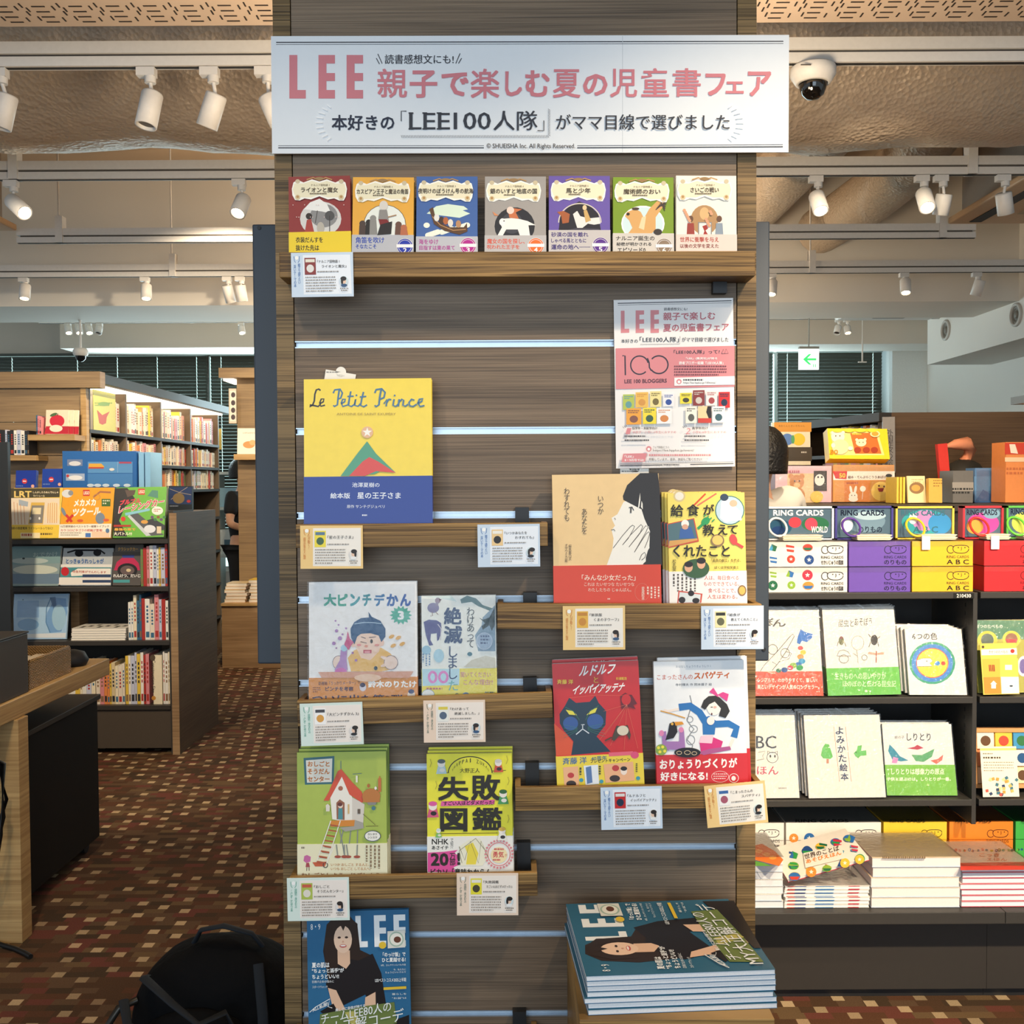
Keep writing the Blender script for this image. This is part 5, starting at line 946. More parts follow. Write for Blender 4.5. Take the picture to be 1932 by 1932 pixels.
# ---- comment cards on the tray fronts
TH_ = {'blue': ('cfdff0', 'eef3fa', '3f6aa8', ('親子で語りたい', '深いテーマの本')), 'orange': ('f3cf8c', 'f7f0e6', 'd07f2c', ('心が動く!', '感想文が書きやすい物語')),
       'mint': ('dcebe2', 'f7ece2', '3f9a80', ('自由研究・身のまわりの', '"ふしぎ"から学べる本')), 'beige': ('f1d8c2', 'f8ece0', '4a6a5a', ('自由研究・身のまわりの', '"ふしぎ"から学べる本'))}
def card(q, theme, titles, thumb, label, seed, Y=None):
    m, W, H = plane_frame(q, Y or YF - .0035); bgc, inn, acc, side = TH_[theme]; t = thing('comment_card', label, 'card', m, 'comment cards on the trays')
    b = MB().box(-W / 2, W / 2, 0, .001, 0, H, ink(bgc, .6, var=.02)); a = Art(b, m, 0)
    def P(u, v): return tuple((1 - v) * ((1 - u) * q[0][k] + u * q[1][k]) + v * ((1 - u) * q[3][k] + u * q[2][k]) for k in (0, 1))
    def R_(u0, v0, u1, v1, c): a.poly([P(u0, v0), P(u1, v0), P(u1, v1), P(u0, v1)], c)
    def T_(s_, u0, v0, u1, v1, c, b_=0., v=False): a.t3(s_, P(u0, v1), P(u1, v1), P(u0, v0), c, b_, v)
    def E_(u, v, r1, r2, c): a.poly([P(u + r1 * math.cos(i * math.pi / 9), v + r2 * math.sin(i * math.pi / 9)) for i in range(18)], c)
    R_(.2, .06, .965, .94, 'ffffff' if theme == 'blue' else 'fdf6ee'); R_(.205, .067, .96, .933, inn)
    T_(side[0], .115, .24 if theme != 'orange' else .2, .155, .70 if len(side[0]) > 6 else .55, acc, .01, True); T_(side[1], .045, .27, .085, .78, acc, .01, True)
    E_(.1, .12, .03, .045, 'fbfaf6'); a.line([P(.055, .08), P(.06, .18), P(.08, .22)], .8, acc); a.line([P(.145, .08), P(.14, .18), P(.12, .22)], .8, acc)
    R_(.225, .12, .405, .50, thumb[0]); E_(.315, .36, .06, .09, thumb[1]); R_(.24, .15, .39, .22, thumb[2])
    if len(titles) == 1: T_(titles[0], .43, .23, .43 + min(.5, .052 * len(titles[0])), .31, '3a3634', .01)
    else: T_(titles[0], .43, .17, .43 + min(.36, .05 * len(titles[0])), .24, '3a3634', .01); T_(titles[1], .90 - min(.42, .05 * len(titles[1])), .28, .90, .35, '3a3634', .01)
    r = random.Random(seed)
    def row(u0, u1, v0, h, c, cw):
        u = u0
        while u < u1: w_ = cw * r.uniform(.3, .75); a.poly([P(u, v0), P(min(u + w_, u1), v0), P(min(u + w_, u1), v0 + h), P(u, v0 + h)], c); a.k -= 1; u += w_ + cw * r.uniform(.2, .5)
        a.k += 1
    row(.43, .78, .42, .03, '8a847e', .03)
    for i in range(6): row(.235, .72 if i < 5 else r.uniform(.45, .7), .545 + i * .062, .027, '8a837b', .03)
    E_(.85, .65, .068, .11, 'e9e4df' if seed % 2 else 'cfe0e4'); E_(.85, .66, .036, .06, 'edc9b0'); E_(.845 + .012 * (seed % 3), .60, .048, .05, '2f2724'); E_(.85 + .03 * (1 if seed % 2 else -1), .66, .018, .075, '2f2724'); E_(.85, .75, .05, .035, ('3a5a80', 'f0f0ee', '2a2a2e')[seed % 3])
    row(.785, .92, .81, .026, '7a746e', .026); row(.80, .90, .855, .024, '7a746e', .026)
    b.build('printed_sheet', t)
CARDS = [(((548, 477), (664, 475.5), (668, 559), (550, 561)), 'blue', ('『ナルニア国物語 1', 'ライオンと魔女』'), ('8c3a36', 'e6e2dc', 'e9e2d0'), 'pale blue comment card below the red umbrella paperback'),
         (((567, 992), (685, 991), (685, 1073), (567, 1073)), 'orange', ('『星の王子さま』',), ('f3df45', '4a6a4a', '5f7f9a'), 'orange comment card below the yellow book with the blue band'),
         (((901, 990), (1019, 988), (1019, 1069), (902, 1070)), 'blue', ('『いつかあなたを', 'わすれても』'), ('eecb92', '2f2a28', 'f6f1e6'), 'pale blue comment card alone at the tray end, between the yellow and the beige books'),
         (((1062, 1144), (1179, 1142), (1180, 1226), (1062, 1226)), 'orange', ('『新装版', 'くまの子ウーフ』'), ('eab74c', 'd08f3c', 'c98a3a'), 'yellow-orange comment card below the beige profile book'),
         (((1322, 1144), (1440, 1142), (1441, 1225), (1323, 1225)), 'blue', ('『給食が', '教えてくれたこと』'), ('f1e6b0', '6a6a50', '3a3a34'), 'pale blue comment card below the kitchen-photo book'),
         (((566, 1328), (685, 1324), (686, 1404), (569, 1408)), 'mint', ('『大ピンチずかん 3』',), ('fdfaf6', 'e0a24a', '4a4a50'), 'mint-edged comment card below the squinting boy book'),
         (((799, 1322), (916, 1320), (916, 1400), (800, 1401)), 'beige', ('『わけあって', '絶滅しました。』'), ('f0efe6', '5a6a80', 'e3cf50'), 'beige comment card below the extinct animals book'),
         (((1133, 1486), (1249, 1483), (1250, 1563), (1135, 1566)), 'blue', ('『ルドルフと', 'イッパイアッテナ』'), ('c92a2a', '22304a', 'e9e2dc'), 'pale blue comment card below the red cat book'),
         (((1327, 1483), (1443, 1473), (1449, 1551), (1336, 1563)), 'orange', ('『こまったさんの', 'スパゲティ』'), ('f3f1f0', 'a85a70', '3f6aa8'), 'crooked orange comment card at the tray end below the pink-bow book'),
         (((542, 1657), (659, 1655), (660, 1736), (543, 1738)), 'mint', ('『おしごと', 'そうだんセンター』'), ('b4c45a', 'e9e2d4', 'd0604a'), 'mint-edged comment card overlapping the standing magazine'),
         (((862, 1648), (978, 1647), (978, 1727), (862, 1727)), 'beige', ('『失敗図鑑', 'すごい人ほどダメだった!』'), ('ecdf3c', '4a4430', 'f0ece0'), 'beige comment card below the huge-title yellow book')]
for i, (q, th_, ti, tb, lb) in enumerate(CARDS): card(q, th_, ti, tb, lb, i)
# ------------------------------------------------------------------ shelving on the picture's right
YS = 2.98; GREYM = ink('3a3835', .5)
ux0, ux1, ux2 = X(1300, YS, 1100), X(1845, YS, 1300), X(2080, YS, 1300)
zA, zB, zC, zD = Z(1118, YS, 1650), Z(1316, YS, 1650), Z(1509.5, YS, 1650), Z(1722, 2.8, 1650)
U = thing('display_shelf', 'black steel shelf bay beside the pillar, holding wrapped picture books and ring-card boxes', 'shelf unit', V((ux0, YS, 0)))
U2 = thing('display_shelf', 'black steel shelf bay cut by the picture edge, with the yellow leaflet', 'shelf unit', V((ux1, YS, 0)))
for u, a0, a1 in ((U, ux0, ux1), (U2, ux1, ux2)):
    w_ = a1 - a0
    for z, nm, y1 in ((zA, 'shelf_board', .26), (zB, 'shelf_board', .29), (zC, 'shelf_board', .29)):
        tag(MB().box(.006, w_ - .014, 0, y1, z - .019, z, GREYM).build(nm, u, .0015))
    MB().box(.006, w_ - .014, .30, .315, zD, zA + .05, ink('2b2a29', .6)).build('back_panel', u)
    MB().box(w_ - .014, w_ - .001, .004, .31, zC - .075, zA - .002, GREYM).build('upright', u, .001)
    pf = MB()
    for k in range(24): pf.box(w_ - .0152, w_ - .014, .05, .056, zC + .01 + k * .024, zC + .022 + k * .024, ink('0f0f10', .6))
    pf.build('peg_slots', u)
    MB().box(.0, w_ - .001, -.18, .315, zD - .034, zD, GREYM).build('deck', u, .002)
    MB().box(.0, w_ - .001, -.07, .315, .03, zD - .05, ink('332f2b', .6)).build('base_panel', u)
    MB().box(.0, w_ - .001, -.05, .3, 0, .03, BLACK).build('plinth', u)
m, W, H = plane_frame(Q(1799, 1119, 1838, 1129), YS - .001)
t = thing('shelf_label', 'small black shelf label with white digits on the upper shelf edge', 'label', m)
b = MB().box(-W / 2, W / 2, 0, .0006, 0, H, ink('15140f', .5)); Art(b, m, 0).text('210430', 1805, 1120.5, 1832, 1127.5, 'e9e6da', .02); b.build('printed_strip', t)

def logo(a, cx, cy, s, c):
    """two linked rings, one with a face"""
    a.ring(cx - 15 * s, cy + 1 * s, 7 * s, 7.5 * s, 1.5 * s, c, 40, 330)
    pts = []
    for i in range(41):
        t_ = 2 * math.pi * i / 40; pts.append((cx + 5 * s + 15.5 * s * math.copysign(abs(math.cos(t_)) ** .75, math.cos(t_)), cy + 8.5 * s * math.sin(t_) - (1.4 * s * math.cos(2 * t_) if math.sin(t_) < 0 else 0)))
    a.line(pts, 1.5 * s, c); a.ell(cx + 0 * s, cy - 2.5 * s, 1.2 * s, 1.2 * s, c); a.ell(cx + 13 * s, cy - 2.5 * s, 1.2 * s, 1.2 * s, c); a.line([(cx + 6 * s, cy - 4 * s), (cx + 6.5 * s, cy + 1 * s), (cx + 5 * s, cy + 3 * s)], 1.1 * s, c)
def star(a, x, y, r, c):
    a.poly([(x + (r if k % 2 == 0 else r * .42) * math.cos(math.radians(-90 + 36 * k)), y + (r if k % 2 == 0 else r * .42) * math.sin(math.radians(-90 + 36 * k))) for k in range(10)], c)
FLAGC = ['d8402f', '2f9a4a', '2f6fb4', 'efc23c', '1f4a8a', '8cb43c', 'e8923c', '1f6a48', 'c8324a', '3f9ac8']
def flags(a, x0, y0, x1, y1, seed, n=16, rr=8):
    r = random.Random(seed); cols_ = max(2, int((x1 - x0) / (rr * 2.5))); rows_ = max(1, int((y1 - y0) / (rr * 2.0)))
    for i in range(cols_):
        for j in range(rows_):
            x = x0 + (i + .5) * (x1 - x0) / cols_ + r.uniform(-2, 2); y = y0 + (j + .5) * (y1 - y0) / rows_ + r.uniform(-1.5, 1.5); c1, c2 = r.sample(FLAGC, 2); k = r.randrange(4); q_ = rr * r.uniform(.75, 1)
            if k == 0: a.ell(x, y, q_, q_, c1); star(a, x, y, q_ * .5, 'f8f4ea')
            elif k == 1: a.poly([(x - q_, y + q_ * .5), (x - q_ * .3, y - q_), (x + q_, y - q_ * .4), (x + q_ * .6, y + q_ * .8)], c1); a.poly([(x - q_, y + q_ * .5), (x - q_ * .3, y - q_), (x, y), (x - q_ * .2, y + q_ * .65)], c2)
            elif k == 2: a.ell(x, y, q_ * 1.1, q_ * .8, c1); a.poly([(x - q_, y), (x + q_, y), (x + q_ * .6, y + q_ * .6), (x - q_ * .6, y + q_ * .6)], c2)
            else: a.poly([(x - q_ * .8, y - q_ * .8), (x + q_ * .9, y - q_ * .5), (x + q_ * .9, y - q_ * .1), (x - q_ * .8, y - q_ * .3)], c1); a.poly([(x - q_ * .7, y + q_ * .1), (x + q_ * .9, y + q_ * .3), (x + q_ * .8, y + q_ * .8), (x - q_ * .6, y + q_ * .6)], c1)
def carton(quad, Y, depth, col, label, words, ic, group, fl=None, tier=1):
    m, W, H = plane_frame(quad, Y); H = HC; W -= .002; m.translation.z = zA + .0008 + (1 - tier) * (HC + .0024); m = frame(m.translation, (1, 0, 0), (0, 0, 1)); t = thing('card_box', label, 'box', m, group); b = MB()
    b.box(-W / 2, W / 2, 0, depth, 0, H, ink(col, .45)); a = Art(b, m, 0); x0, y0 = quad[0]; x1, y1 = quad[2]; w_ = x1 - x0; h_ = y1 - y0
    if fl: flags(a, x0 + 2, y0 + 3, x0 + w_ * .64, y1 - 1, fl, rr=10)
    if words is not None:
        cx_ = x1 - (28 if w_ > 90 else 26); logo(a, cx_, y0 + h_ * .34, .96, ic); a.text('RING CARDS', x1 - 50, y0 + h_ * .60, x1 - 8, y0 + h_ * .71, ic, .012)
        if words: a.text(words, x1 - (50 if len(words) > 3 else 46), y0 + h_ * .76, x1 - (8 if len(words) > 3 else 12), y0 + h_ * .95, ic, .02)
    b.build('box_body', t)
    MB().box(-W / 2 - .0012, W / 2 + .0012, -.003, depth, H - .0, H + .0015, film(.12)).box(-W / 2 - .001, W / 2 + .001, -.0032, -.003, H * .80, H + .0015, film(.12)).build('plastic_wrap', t)
    return t
GRP = 'ring-card boxes on the upper shelf'
D_ = .17; HC = .0728
for tier, (ya, yb) in enumerate(((1020, 1068), (1070, 1117))):
    nm = ('upper', 'lower')[tier]
    carton(Q(1440, ya, 1599, yb), YS + .012, D_, 'efe9e0', 'white box with flag shapes, %s one of two by the pillar' % nm, 'せかいじゅうの国旗', '2c2a2c', GRP, 11 + tier, tier=tier)
    carton(Q(1601, ya, 1718, yb - .5), YS + .012, D_, '6d4fae', 'purple ring-card box, %s one of two' % nm, 'のりもの', '1d1733', GRP, tier=tier)
    carton(Q(1720, ya - .5, 1836, yb - 1), YS + .012, D_, 'f0b92c', 'yellow ring-card box, %s one of two on the upper shelf' % nm, 'A B C', '2c2412', GRP, tier=tier)
    carton(Q(1856, ya - 1, 1975, yb - 1.5), YS + .012, D_, 'd92a30', 'red ring-card box, %s one of two on the upper shelf' % nm, 'わえい', '5a1014', GRP, tier=tier)
# opened sample boxes standing on top
def sample(quad, Y, col, label, words, wc, ringc, rx, fillc, tagx=None, sub=None):
    zt = Z((1020 + 1068) / 2 - 24, YS + .012, (quad[0][0] + quad[1][0]) / 2) + .0022
    m, W, H = plane_frame(quad, Y); W -= .002; m.translation.z = zA + .0016 + 2 * (HC + .0024); m = frame(m.translation, (1, 0, 0), (0, 0, 1)); t = thing('sample_card_box', label, 'box', m, 'opened sample boxes of ring cards'); x0, y0 = quad[0]; x1, y1 = quad[2]
    d = .006; b = MB().box(-W / 2, W / 2, .03, .034, 0, H, ink(col, .45)).box(-W / 2, -W / 2 + d, 0, .03, 0, H, ink(col, .45)).box(W / 2 - d, W / 2, 0, .03, 0, H, ink(col, .45)).box(-W / 2, W / 2, 0, .03, 0, d * .6, ink(col, .45)).box(-W / 2, W / 2, 0, .03, H - d, H, ink(col, .45)); b.build('frame', t)
    b = MB().box(-W / 2 + d, W / 2 - d, .006, .01, d, H - d, ink('4d6474', .12, spec=.9)); a = Art(b, m, .006, rough=.15)
    for k, (c, fx, fy, r1, r2) in enumerate(fillc): r1 = min(r1, (1 - fx) * (x1 - x0) - 3, fx * (x1 - x0) - 3); r2 = min(r2, (1 - fy) * (y1 - y0) - 4, fy * (y1 - y0) - 3); a.ell(x0 + fx * (x1 - x0), y0 + fy * (y1 - y0), r1, r2, c)
    a.text(words, x0 + (x1 - x0) * .1, y0 + 11, x0 + (x1 - x0) * .84, y0 + 22, wc, .03)
    if sub: a.text(sub[0], x0 + (x1 - x0) * sub[1], y0 + 42, x0 + (x1 - x0) * sub[2], y0 + 54, wc, .02)
    b.build('window', t)
    inv = m.inverted()
    def lp(px, py, dy): q = inv @ at(px, py, Y); return V((q.x, dy, q.z))
    c = lp(rx, y0 + 43, -.008); pts = [V((c.x + .026 * math.cos(k * math.pi / 12) * 1.0, c.y - .012 + .02 * math.sin(k * math.pi / 12), c.z + .026 * math.sin(k * math.pi / 12))) for k in range(25)]
    MB().tube(pts, .0034, ink(ringc, .35), 8).build('ring', t)
    cw = (x1 - x0) * .55; q0 = lp(rx + 6, y1 - 16, 0); q1 = lp(min(rx + 6 + cw, x1 - 5), y1 - 16, 0)
    cb = MB()
    for k in range(6): cb.box(q0.x - .002 * (k % 2), q1.x + .003 * (k % 3), -.05 + .001 * k, .004, .0008 + k * .0026, .0028 + k * .0026, ink(('e9dcc4', 'd6c6a8', 'efe6d4')[k % 3], .6))
    cb.build('cards', t)
    if tagx:
        q = lp(tagx, y1 + 8, -.056); MB().box(q.x - .012, q.x + .012, q.y, q.y + .002, q.z - .022, q.z + .018, ink('f1eee6', .5)).build('paper_tag', t)
Yb = YS + .06
sample(Q(1446, 951, 1574, 1014), Yb, 'dfe3e6', 'opened flag ring-card sample box with white letters, first by the pillar', 'RING CARDS', 'f2f2ee', 'f2f0ea', 1464, [('28506a', .2, .7, 30, 26), ('c8404a', .42, .55, 12, 10), ('2f6a4a', .72, .6, 26, 14), ('b8485a', .66, .6, 12, 12), ('1f3a6a', .18, .8, 14, 14)], sub=('WORLD', .66, .9))
sample(Q(1575, 951, 1686, 1014), Yb, '3f3a8a', 'opened purple-rimmed ring-card sample box', 'RING CARDS', '1d2438', '5a3a94', 1602, [('6f8a9c', .5, .5, 40, 22), ('d9dde2', .2, .62, 12, 14), ('a8c0cc', .6, .35, 30, 8)], sub=('のりもの', .4, .8))
sample(Q(1689, 951, 1801, 1013), Yb, 'e3c04a', 'opened yellow-rimmed ring-card sample box with a paper tag', 'RING CARDS', '3a6a7a', 'f0c832', 1722, [('3a9aa0', .5, .55, 44, 26), ('b884b8', .5, .5, 24, 20), ('3f8ac0', .75, .6, 22, 20), ('e9e6da', .3, .45, 8, 10)], 1733, ('A B C', .3, .72))
sample(Q(1816, 950, 1894, 1012), Yb, 'cf2f3c', 'opened red-rimmed ring-card sample box with a blank paper tag', 'RING CARDS', '2a2438', 'd03a30', 1842, [('c84a9a', .5, .6, 30, 20), ('e8a04a', .3, .7, 16, 14), ('7aa0b4', .7, .3, 16, 10)], 1861)
sample(Q(1898, 949, 1985, 1011), Yb, '5ab04a', 'opened green-rimmed ring-card sample box cut by the picture edge', 'RING CARDS', '1d2438', '6ad044', 1912, [('c8d05a', .4, .6, 24, 20), ('5a9a8a', .7, .4, 22, 16)])

# wrapped picture books on the two lower shelves
B4 = (1400, 1100, 3.63)
def b1(a):
    K = '3a342c'; a.text('ほん', 200 - 90, 245, 300, 300, K, .02); a.text('ぽ', 150, 240, 215, 292, K, .02)
    for pts in ([(125, 605), (150, 565), (240, 470), (330, 365), (350, 350), (358, 365), (300, 470), (240, 560), (205, 540)], [(300, 470), (340, 480), (320, 520), (255, 540), (205, 600)]): a.line(pts, 4, K)
    a.ring(210, 455, 32, 34, 4, K); a.ring(295, 480, 30, 32, 4, K)
    a.poly([(400, 315), (430, 335), (485, 350), (480, 375), (445, 405), (410, 395), (395, 420), (375, 410), (380, 375)], '2f6fc4')
    for i, (x, y, r_) in enumerate(((400, 445, 18), (418, 475, 20), (400, 505, 22), (410, 535, 24), (385, 560, 24), (350, 565, 24), (330, 580, 20), (395, 580, 24), (290, 595, 22), (250, 600, 18))): a.ell(x, y, r_, r_ * .8, FLAGC[(i * 3) % 10])
def b1b(a): a.text('シンプルで、わかりやすくて、楽しい!', 105, 650, 515, 680, 'fbeedd', .02); a.text('美しいデザインが人気のロングセラー。', 105, 695, 530, 728, 'fbeedd', .02)
def b2(a):
    K = '2f3438'; a.text('昆虫と', 660, 250, 765, 302, K, .01); a.text('あそぼう', 770, 238, 890, 292, K, .01)
    a.ell(680, 395, 18, 30, '6a6a3a'); a.ell(680, 375, 10, 10, '7a3a34'); a.line([(660, 400), (650, 435)], 4, '6a5a40'); a.line([(700, 400), (712, 435)], 4, '6a5a40'); a.ring(792, 410, 42, 48, 3, '9a9084'); a.ell(905, 390, 24, 36, '3a3228'); a.line([(880, 370), (865, 350)], 4, '3a3228'); a.line([(930, 380), (945, 365)], 4, '3a3228'); a.line([(880, 405), (868, 440)], 4, '3a3228'); a.line([(930, 405), (935, 435)], 4, '3a3228')
    a.line([(650, 500), (665, 465), (695, 458), (725, 470), (745, 500), (650, 500)], 4, '7a7268'); a.ring(697, 520, 32, 28, 4, '7a7268'); a.line([(785, 460), (795, 550)], 3, '9a9084'); a.line([(760, 480), (790, 500)], 3, '9a9084'); a.ring(838, 510, 18, 18, 3, '7a7268'); a.line([(920, 465), (918, 545)], 6, 'b0503a'); a.poly([(915, 480), (865, 470), (862, 485), (915, 492)], 'd9a890'); a.poly([(925, 480), (972, 470), (970, 488), (925, 492)], 'd9a890')
def b2b(a): a.text('生きものへの思いやりが', 635, 612, 985, 660, 'dff0cc', .005); a.text('ほのぼのと伝わる昆虫記', 690, 668, 1055, 712, 'dff0cc', .005); a.ell(850, 740, 10, 8, 'dff0cc')
def b3(a):
    a.text('6つの色', 1165, 340, 1338, 388, '2b3036', .02); a.ell(1303, 548, 158, 146, '2f9a78'); a.ell(1303, 548, 142, 130, '3f86d0'); a.ell(1303, 548, 112, 104, 'c8464a'); a.ell(1303, 548, 106, 98, 'efd93c'); a.ell(1338, 550, 18, 16, '3f86d0'); a.ell(1378, 550, 15, 14, 'd9452f')
    a.poly([(1197, 528), (1240, 515), (1290, 515), (1305, 535), (1285, 550), (1302, 570), (1200, 572)], 'f3f0e2'); a.line([(1197, 528), (1240, 515), (1290, 515), (1305, 535), (1285, 550), (1302, 570), (1200, 572)], 3, '6a6450'); a.ell(1265, 535, 4, 4, '3a342c')
def b4(a):
    a.text('BC', 95, 1045, 235, 1135, '2f3236', .012); a.ring(208, 1195, 38, 36, 4, '4a4640'); a.line([(176, 1180), (175, 1150), (195, 1162), (222, 1162), (242, 1150), (242, 1180)], 4, '4a4640'); a.ell(194, 1186, 6, 10, '4a4640'); a.ell(225, 1186, 6, 10, '4a4640'); a.line([(110, 1160), (160, 1150), (140, 1185), (150, 1205), (100, 1215)], 4, '8a847a'); a.text('ほん', 102, 1255, 250, 1312, 'c8304a', .01); a.dash(250, 1400, 340, 1412, 1, '9a948a', 3, .8)
def b5(a):
    a.line([(628, 985), (668, 1360)], 3, 'd98a6a'); a.line([(708, 985), (748, 1360)], 3, 'd98a6a')
    for i, ch in enumerate('よみかた絵本'): y = 985 + i * 63; x = 640 + i * 7; a.text(ch, x, y, x + 54, y + 52, '2a3a5c', .02)
    a.poly([(555, 1200), (540, 1180), (550, 1130), (570, 1100), (595, 1105), (610, 1150), (622, 1190), (605, 1205)], '6ac05a'); a.rect(578, 1205, 594, 1235, 'c88a6a'); a.poly([(765, 1165), (785, 1145), (792, 1115), (820, 1110), (815, 1150), (850, 1145), (852, 1180), (810, 1185), (795, 1200), (775, 1185)], '6ac05a'); a.ell(780, 1160, 4, 4, '2f4a2c')
def b6(a):
    a.text('しりとり', 1128, 1028, 1292, 1080, '2f3844', .015); a.text('絵の子', 1045, 1045, 1112, 1068, '2f3844', .005); a.poly([(1010, 1105), (1000, 1150), (1030, 1210), (1090, 1222), (1140, 1215), (1080, 1185), (1045, 1140)], '2f8aa4'); a.poly([(1035, 1190), (1070, 1200), (1060, 1235), (1025, 1232)], 'd98ac0'); a.poly([(1160, 1175), (1230, 1178), (1318, 1135), (1300, 1190), (1245, 1225), (1190, 1220)], '5aa46a'); a.poly([(1290, 1215), (1340, 1205), (1378, 1175), (1370, 1215), (1330, 1240)], 'd9705f'); a.poly([(1130, 1132), (1180, 1122), (1200, 1108), (1245, 1130), (1200, 1142)], 'b8384a')
def b6b(a): a.text('しりとりは想像力の原点', 1022, 1270, 1385, 1312, 'f4fbe0', .015); a.text('子供と遊ぶのは、しりとりが一番。', 990, 1330, 1430, 1355, 'f4fbe0', .02)
SB = YS + .012
def put(nm, quad, Y, lean, cov, art, band, lb, n, grp, zs, ext=0, th=.011, olb=None, dz=.0012, spread=.0):
    t = book('picture_book', lb, 'book', quad, Y, Y + lean, th, cov, art, band, rest=zs, crop=B4, wrap=True, group=grp, gloss=.35)
    behind(t, [olb % o for o in ('second', 'third', 'fourth')[:n]], n, spread, 0, dz, thick=th)
G2 = 'wrapped picture books on the black shelves'
put('', ((1400, 1149), (1542, 1149), (1557, 1311), (1400, 1312)), SB, .05, 'efe8dc', b1, (605, 'e0532c', b1b), 'white book with a coloured map of islands and an orange band', 2, G2, zB, olb='%s copy behind the coloured map book')
put('', ((1545, 1147), (1681, 1144), (1700, 1308), (1562, 1311)), SB, .05, 'efe8dc', b2, (580, '6cc04a', b2b), 'white book with line-drawn insects and a green band', 2, G2, zB, olb='%s copy behind the insect book')
put('', ((1688, 1186), (1794, 1187), (1826, 1308), (1714, 1308)), SB, .045, 'efe8dc', b3, None, 'white book with a round yellow face in blue and green rings', 3, G2, zB, olb='%s copy behind the ringed yellow circle book', dz=.002, spread=-.005)
put('', ((1395, 1346), (1500, 1345), (1511, 1500), (1395, 1502)), SB, .05, 'efe8dc', b4, None, 'white book with BC letters and a line-drawn cat face, half hidden', 2, G2, zC, olb='%s copy behind the half-hidden cat face book')
put('', ((1512, 1349), (1655, 1348), (1672, 1497), (1525, 1500)), SB, .05, 'efe8dc', b5, None, 'white book with a vertical title between a green tree and bird', 3, G2, zC, olb='%s copy behind the green tree and bird book', dz=.002, spread=-.004)
put('', ((1658, 1366), (1790, 1366), (1805, 1488), (1673, 1488)), SB + .02, .045, 'e9e6e0', b6, (1245, '7dc043', b6b), 'white book with paper-cut crescents and a green band', 2, G2, zC, olb='%s copy behind the paper-cut crescent book')
def b7(a):
    a.rect(1593, 255, 2000, 385, '5a8a6a'); a.text('せつのたべもの', 1600, 285, 1785, 308, 'dfe9dc', .015); a.ell(1680, 390, 68, 62, 'e3cf4a'); a.ell(1680, 390, 44, 44, '5a6a5c'); a.ell(1845, 385, 62, 58, 'e3cf4a'); a.ell(1845, 385, 42, 42, '9a6a4a'); a.poly([(1805, 385), (1885, 385), (1870, 415), (1820, 415)], 'cf4a4a'); a.ell(1925, 570, 40, 70, 'e9e6f0'); a.ell(1925, 570, 26, 50, '7a6aa8')
book('picture_book', 'green and yellow food picture book behind the four-panel leaflet', 'book', ((1839, 1170), (1962, 1169), (1968, 1300), (1845, 1302)), SB + .03, SB + .07, .011, 'b8b24c', b7, None, rest=zB, crop=B4, wrap=True, group=G2)
def lf1(a):
    a.poly([(1638, 455), (1880, 445), (1885, 490), (1640, 495)], 'f6f0e0'); a.text('きせつのたべもの', 1690, 462, 1820, 482, '6a5a3a', .01); a.ell(1650, 438, 9, 9, '4a3a2a'); a.ell(1852, 466, 14, 14, 'cf3a30')
    a.poly([(1645, 520), (1765, 518), (1768, 640), (1652, 642)], 'f0b84a'); a.poly([(1765, 518), (1890, 516), (1892, 640), (1768, 640)], 'f3cf5a'); a.poly([(1652, 645), (1768, 642), (1775, 758), (1660, 760)], 'e8923c'); a.poly([(1772, 642), (1894, 642), (1898, 755), (1778, 758)], 'bcd3e6')
    for x in (1692, 1702, 1714, 1724): a.line([(x, 560), (x + 4, 605)], 7, '9a2f24')
    a.rect(1800, 560, 1848, 595, 'f4efe2'); a.rect(1706, 690, 1738, 722, 'f4efe2'); a.poly([(1698, 692), (1722, 668), (1746, 692)], 'f4efe2'); a.ell(1835, 695, 26, 24, 'f2efe4'); a.ell(1842, 705, 12, 6, '3a4a5a')
def leaflet(quad, Y, cov, art, lb):
    m, W, H = plane_frame(quad, Y, Y + .02); t = thing('leaflet', lb, 'leaflet', m); b = MB().box(-W / 2, W / 2, 0, .001, 0, H, ink(cov, .5)); art(Art(b, m, 0).c(*B4)); b.build('printed_sheet', t)
leaflet(((1849, 1214), (1918, 1213), (1923, 1309), (1856, 1311)), YS + .006, 'f0cf5c', lf1, 'yellow leaflet with four small food pictures, standing on the shelf edge')
o = at(1838, 1486, YS + .04); m, W, H = plane_frame(((1838, 1374), (1990, 1374), (1990, 1487), (1838, 1487)), YS + .045, YS + .06)
t = thing('block_puzzle', 'shallow wooden box of picture tiles behind the cream leaflet', 'toy', m)
wb = ink('d9a066', .5); fr = .012
b = MB().box(-W / 2, W / 2, .01, .02, 0, H, ink('c08c54', .5)).box(-W / 2, W / 2, 0, .02, 0, fr, wb).box(-W / 2, W / 2, 0, .02, H - fr, H, wb).box(-W / 2, -W / 2 + fr, 0, .02, 0, H, wb).box(W / 2 - fr, W / 2, 0, .02, 0, H, wb); tb_ = b.build('tray_box', t)
tc_ = ['f2ead8', 'f0c84a', '4a9ac8', 'f0dcc4', 'd98a5c', 'e9a4a0', 'f4efe0', '8ab46a', 'e8c49a', 'c8d4e0', 'f0e0b0', 'd9705f']
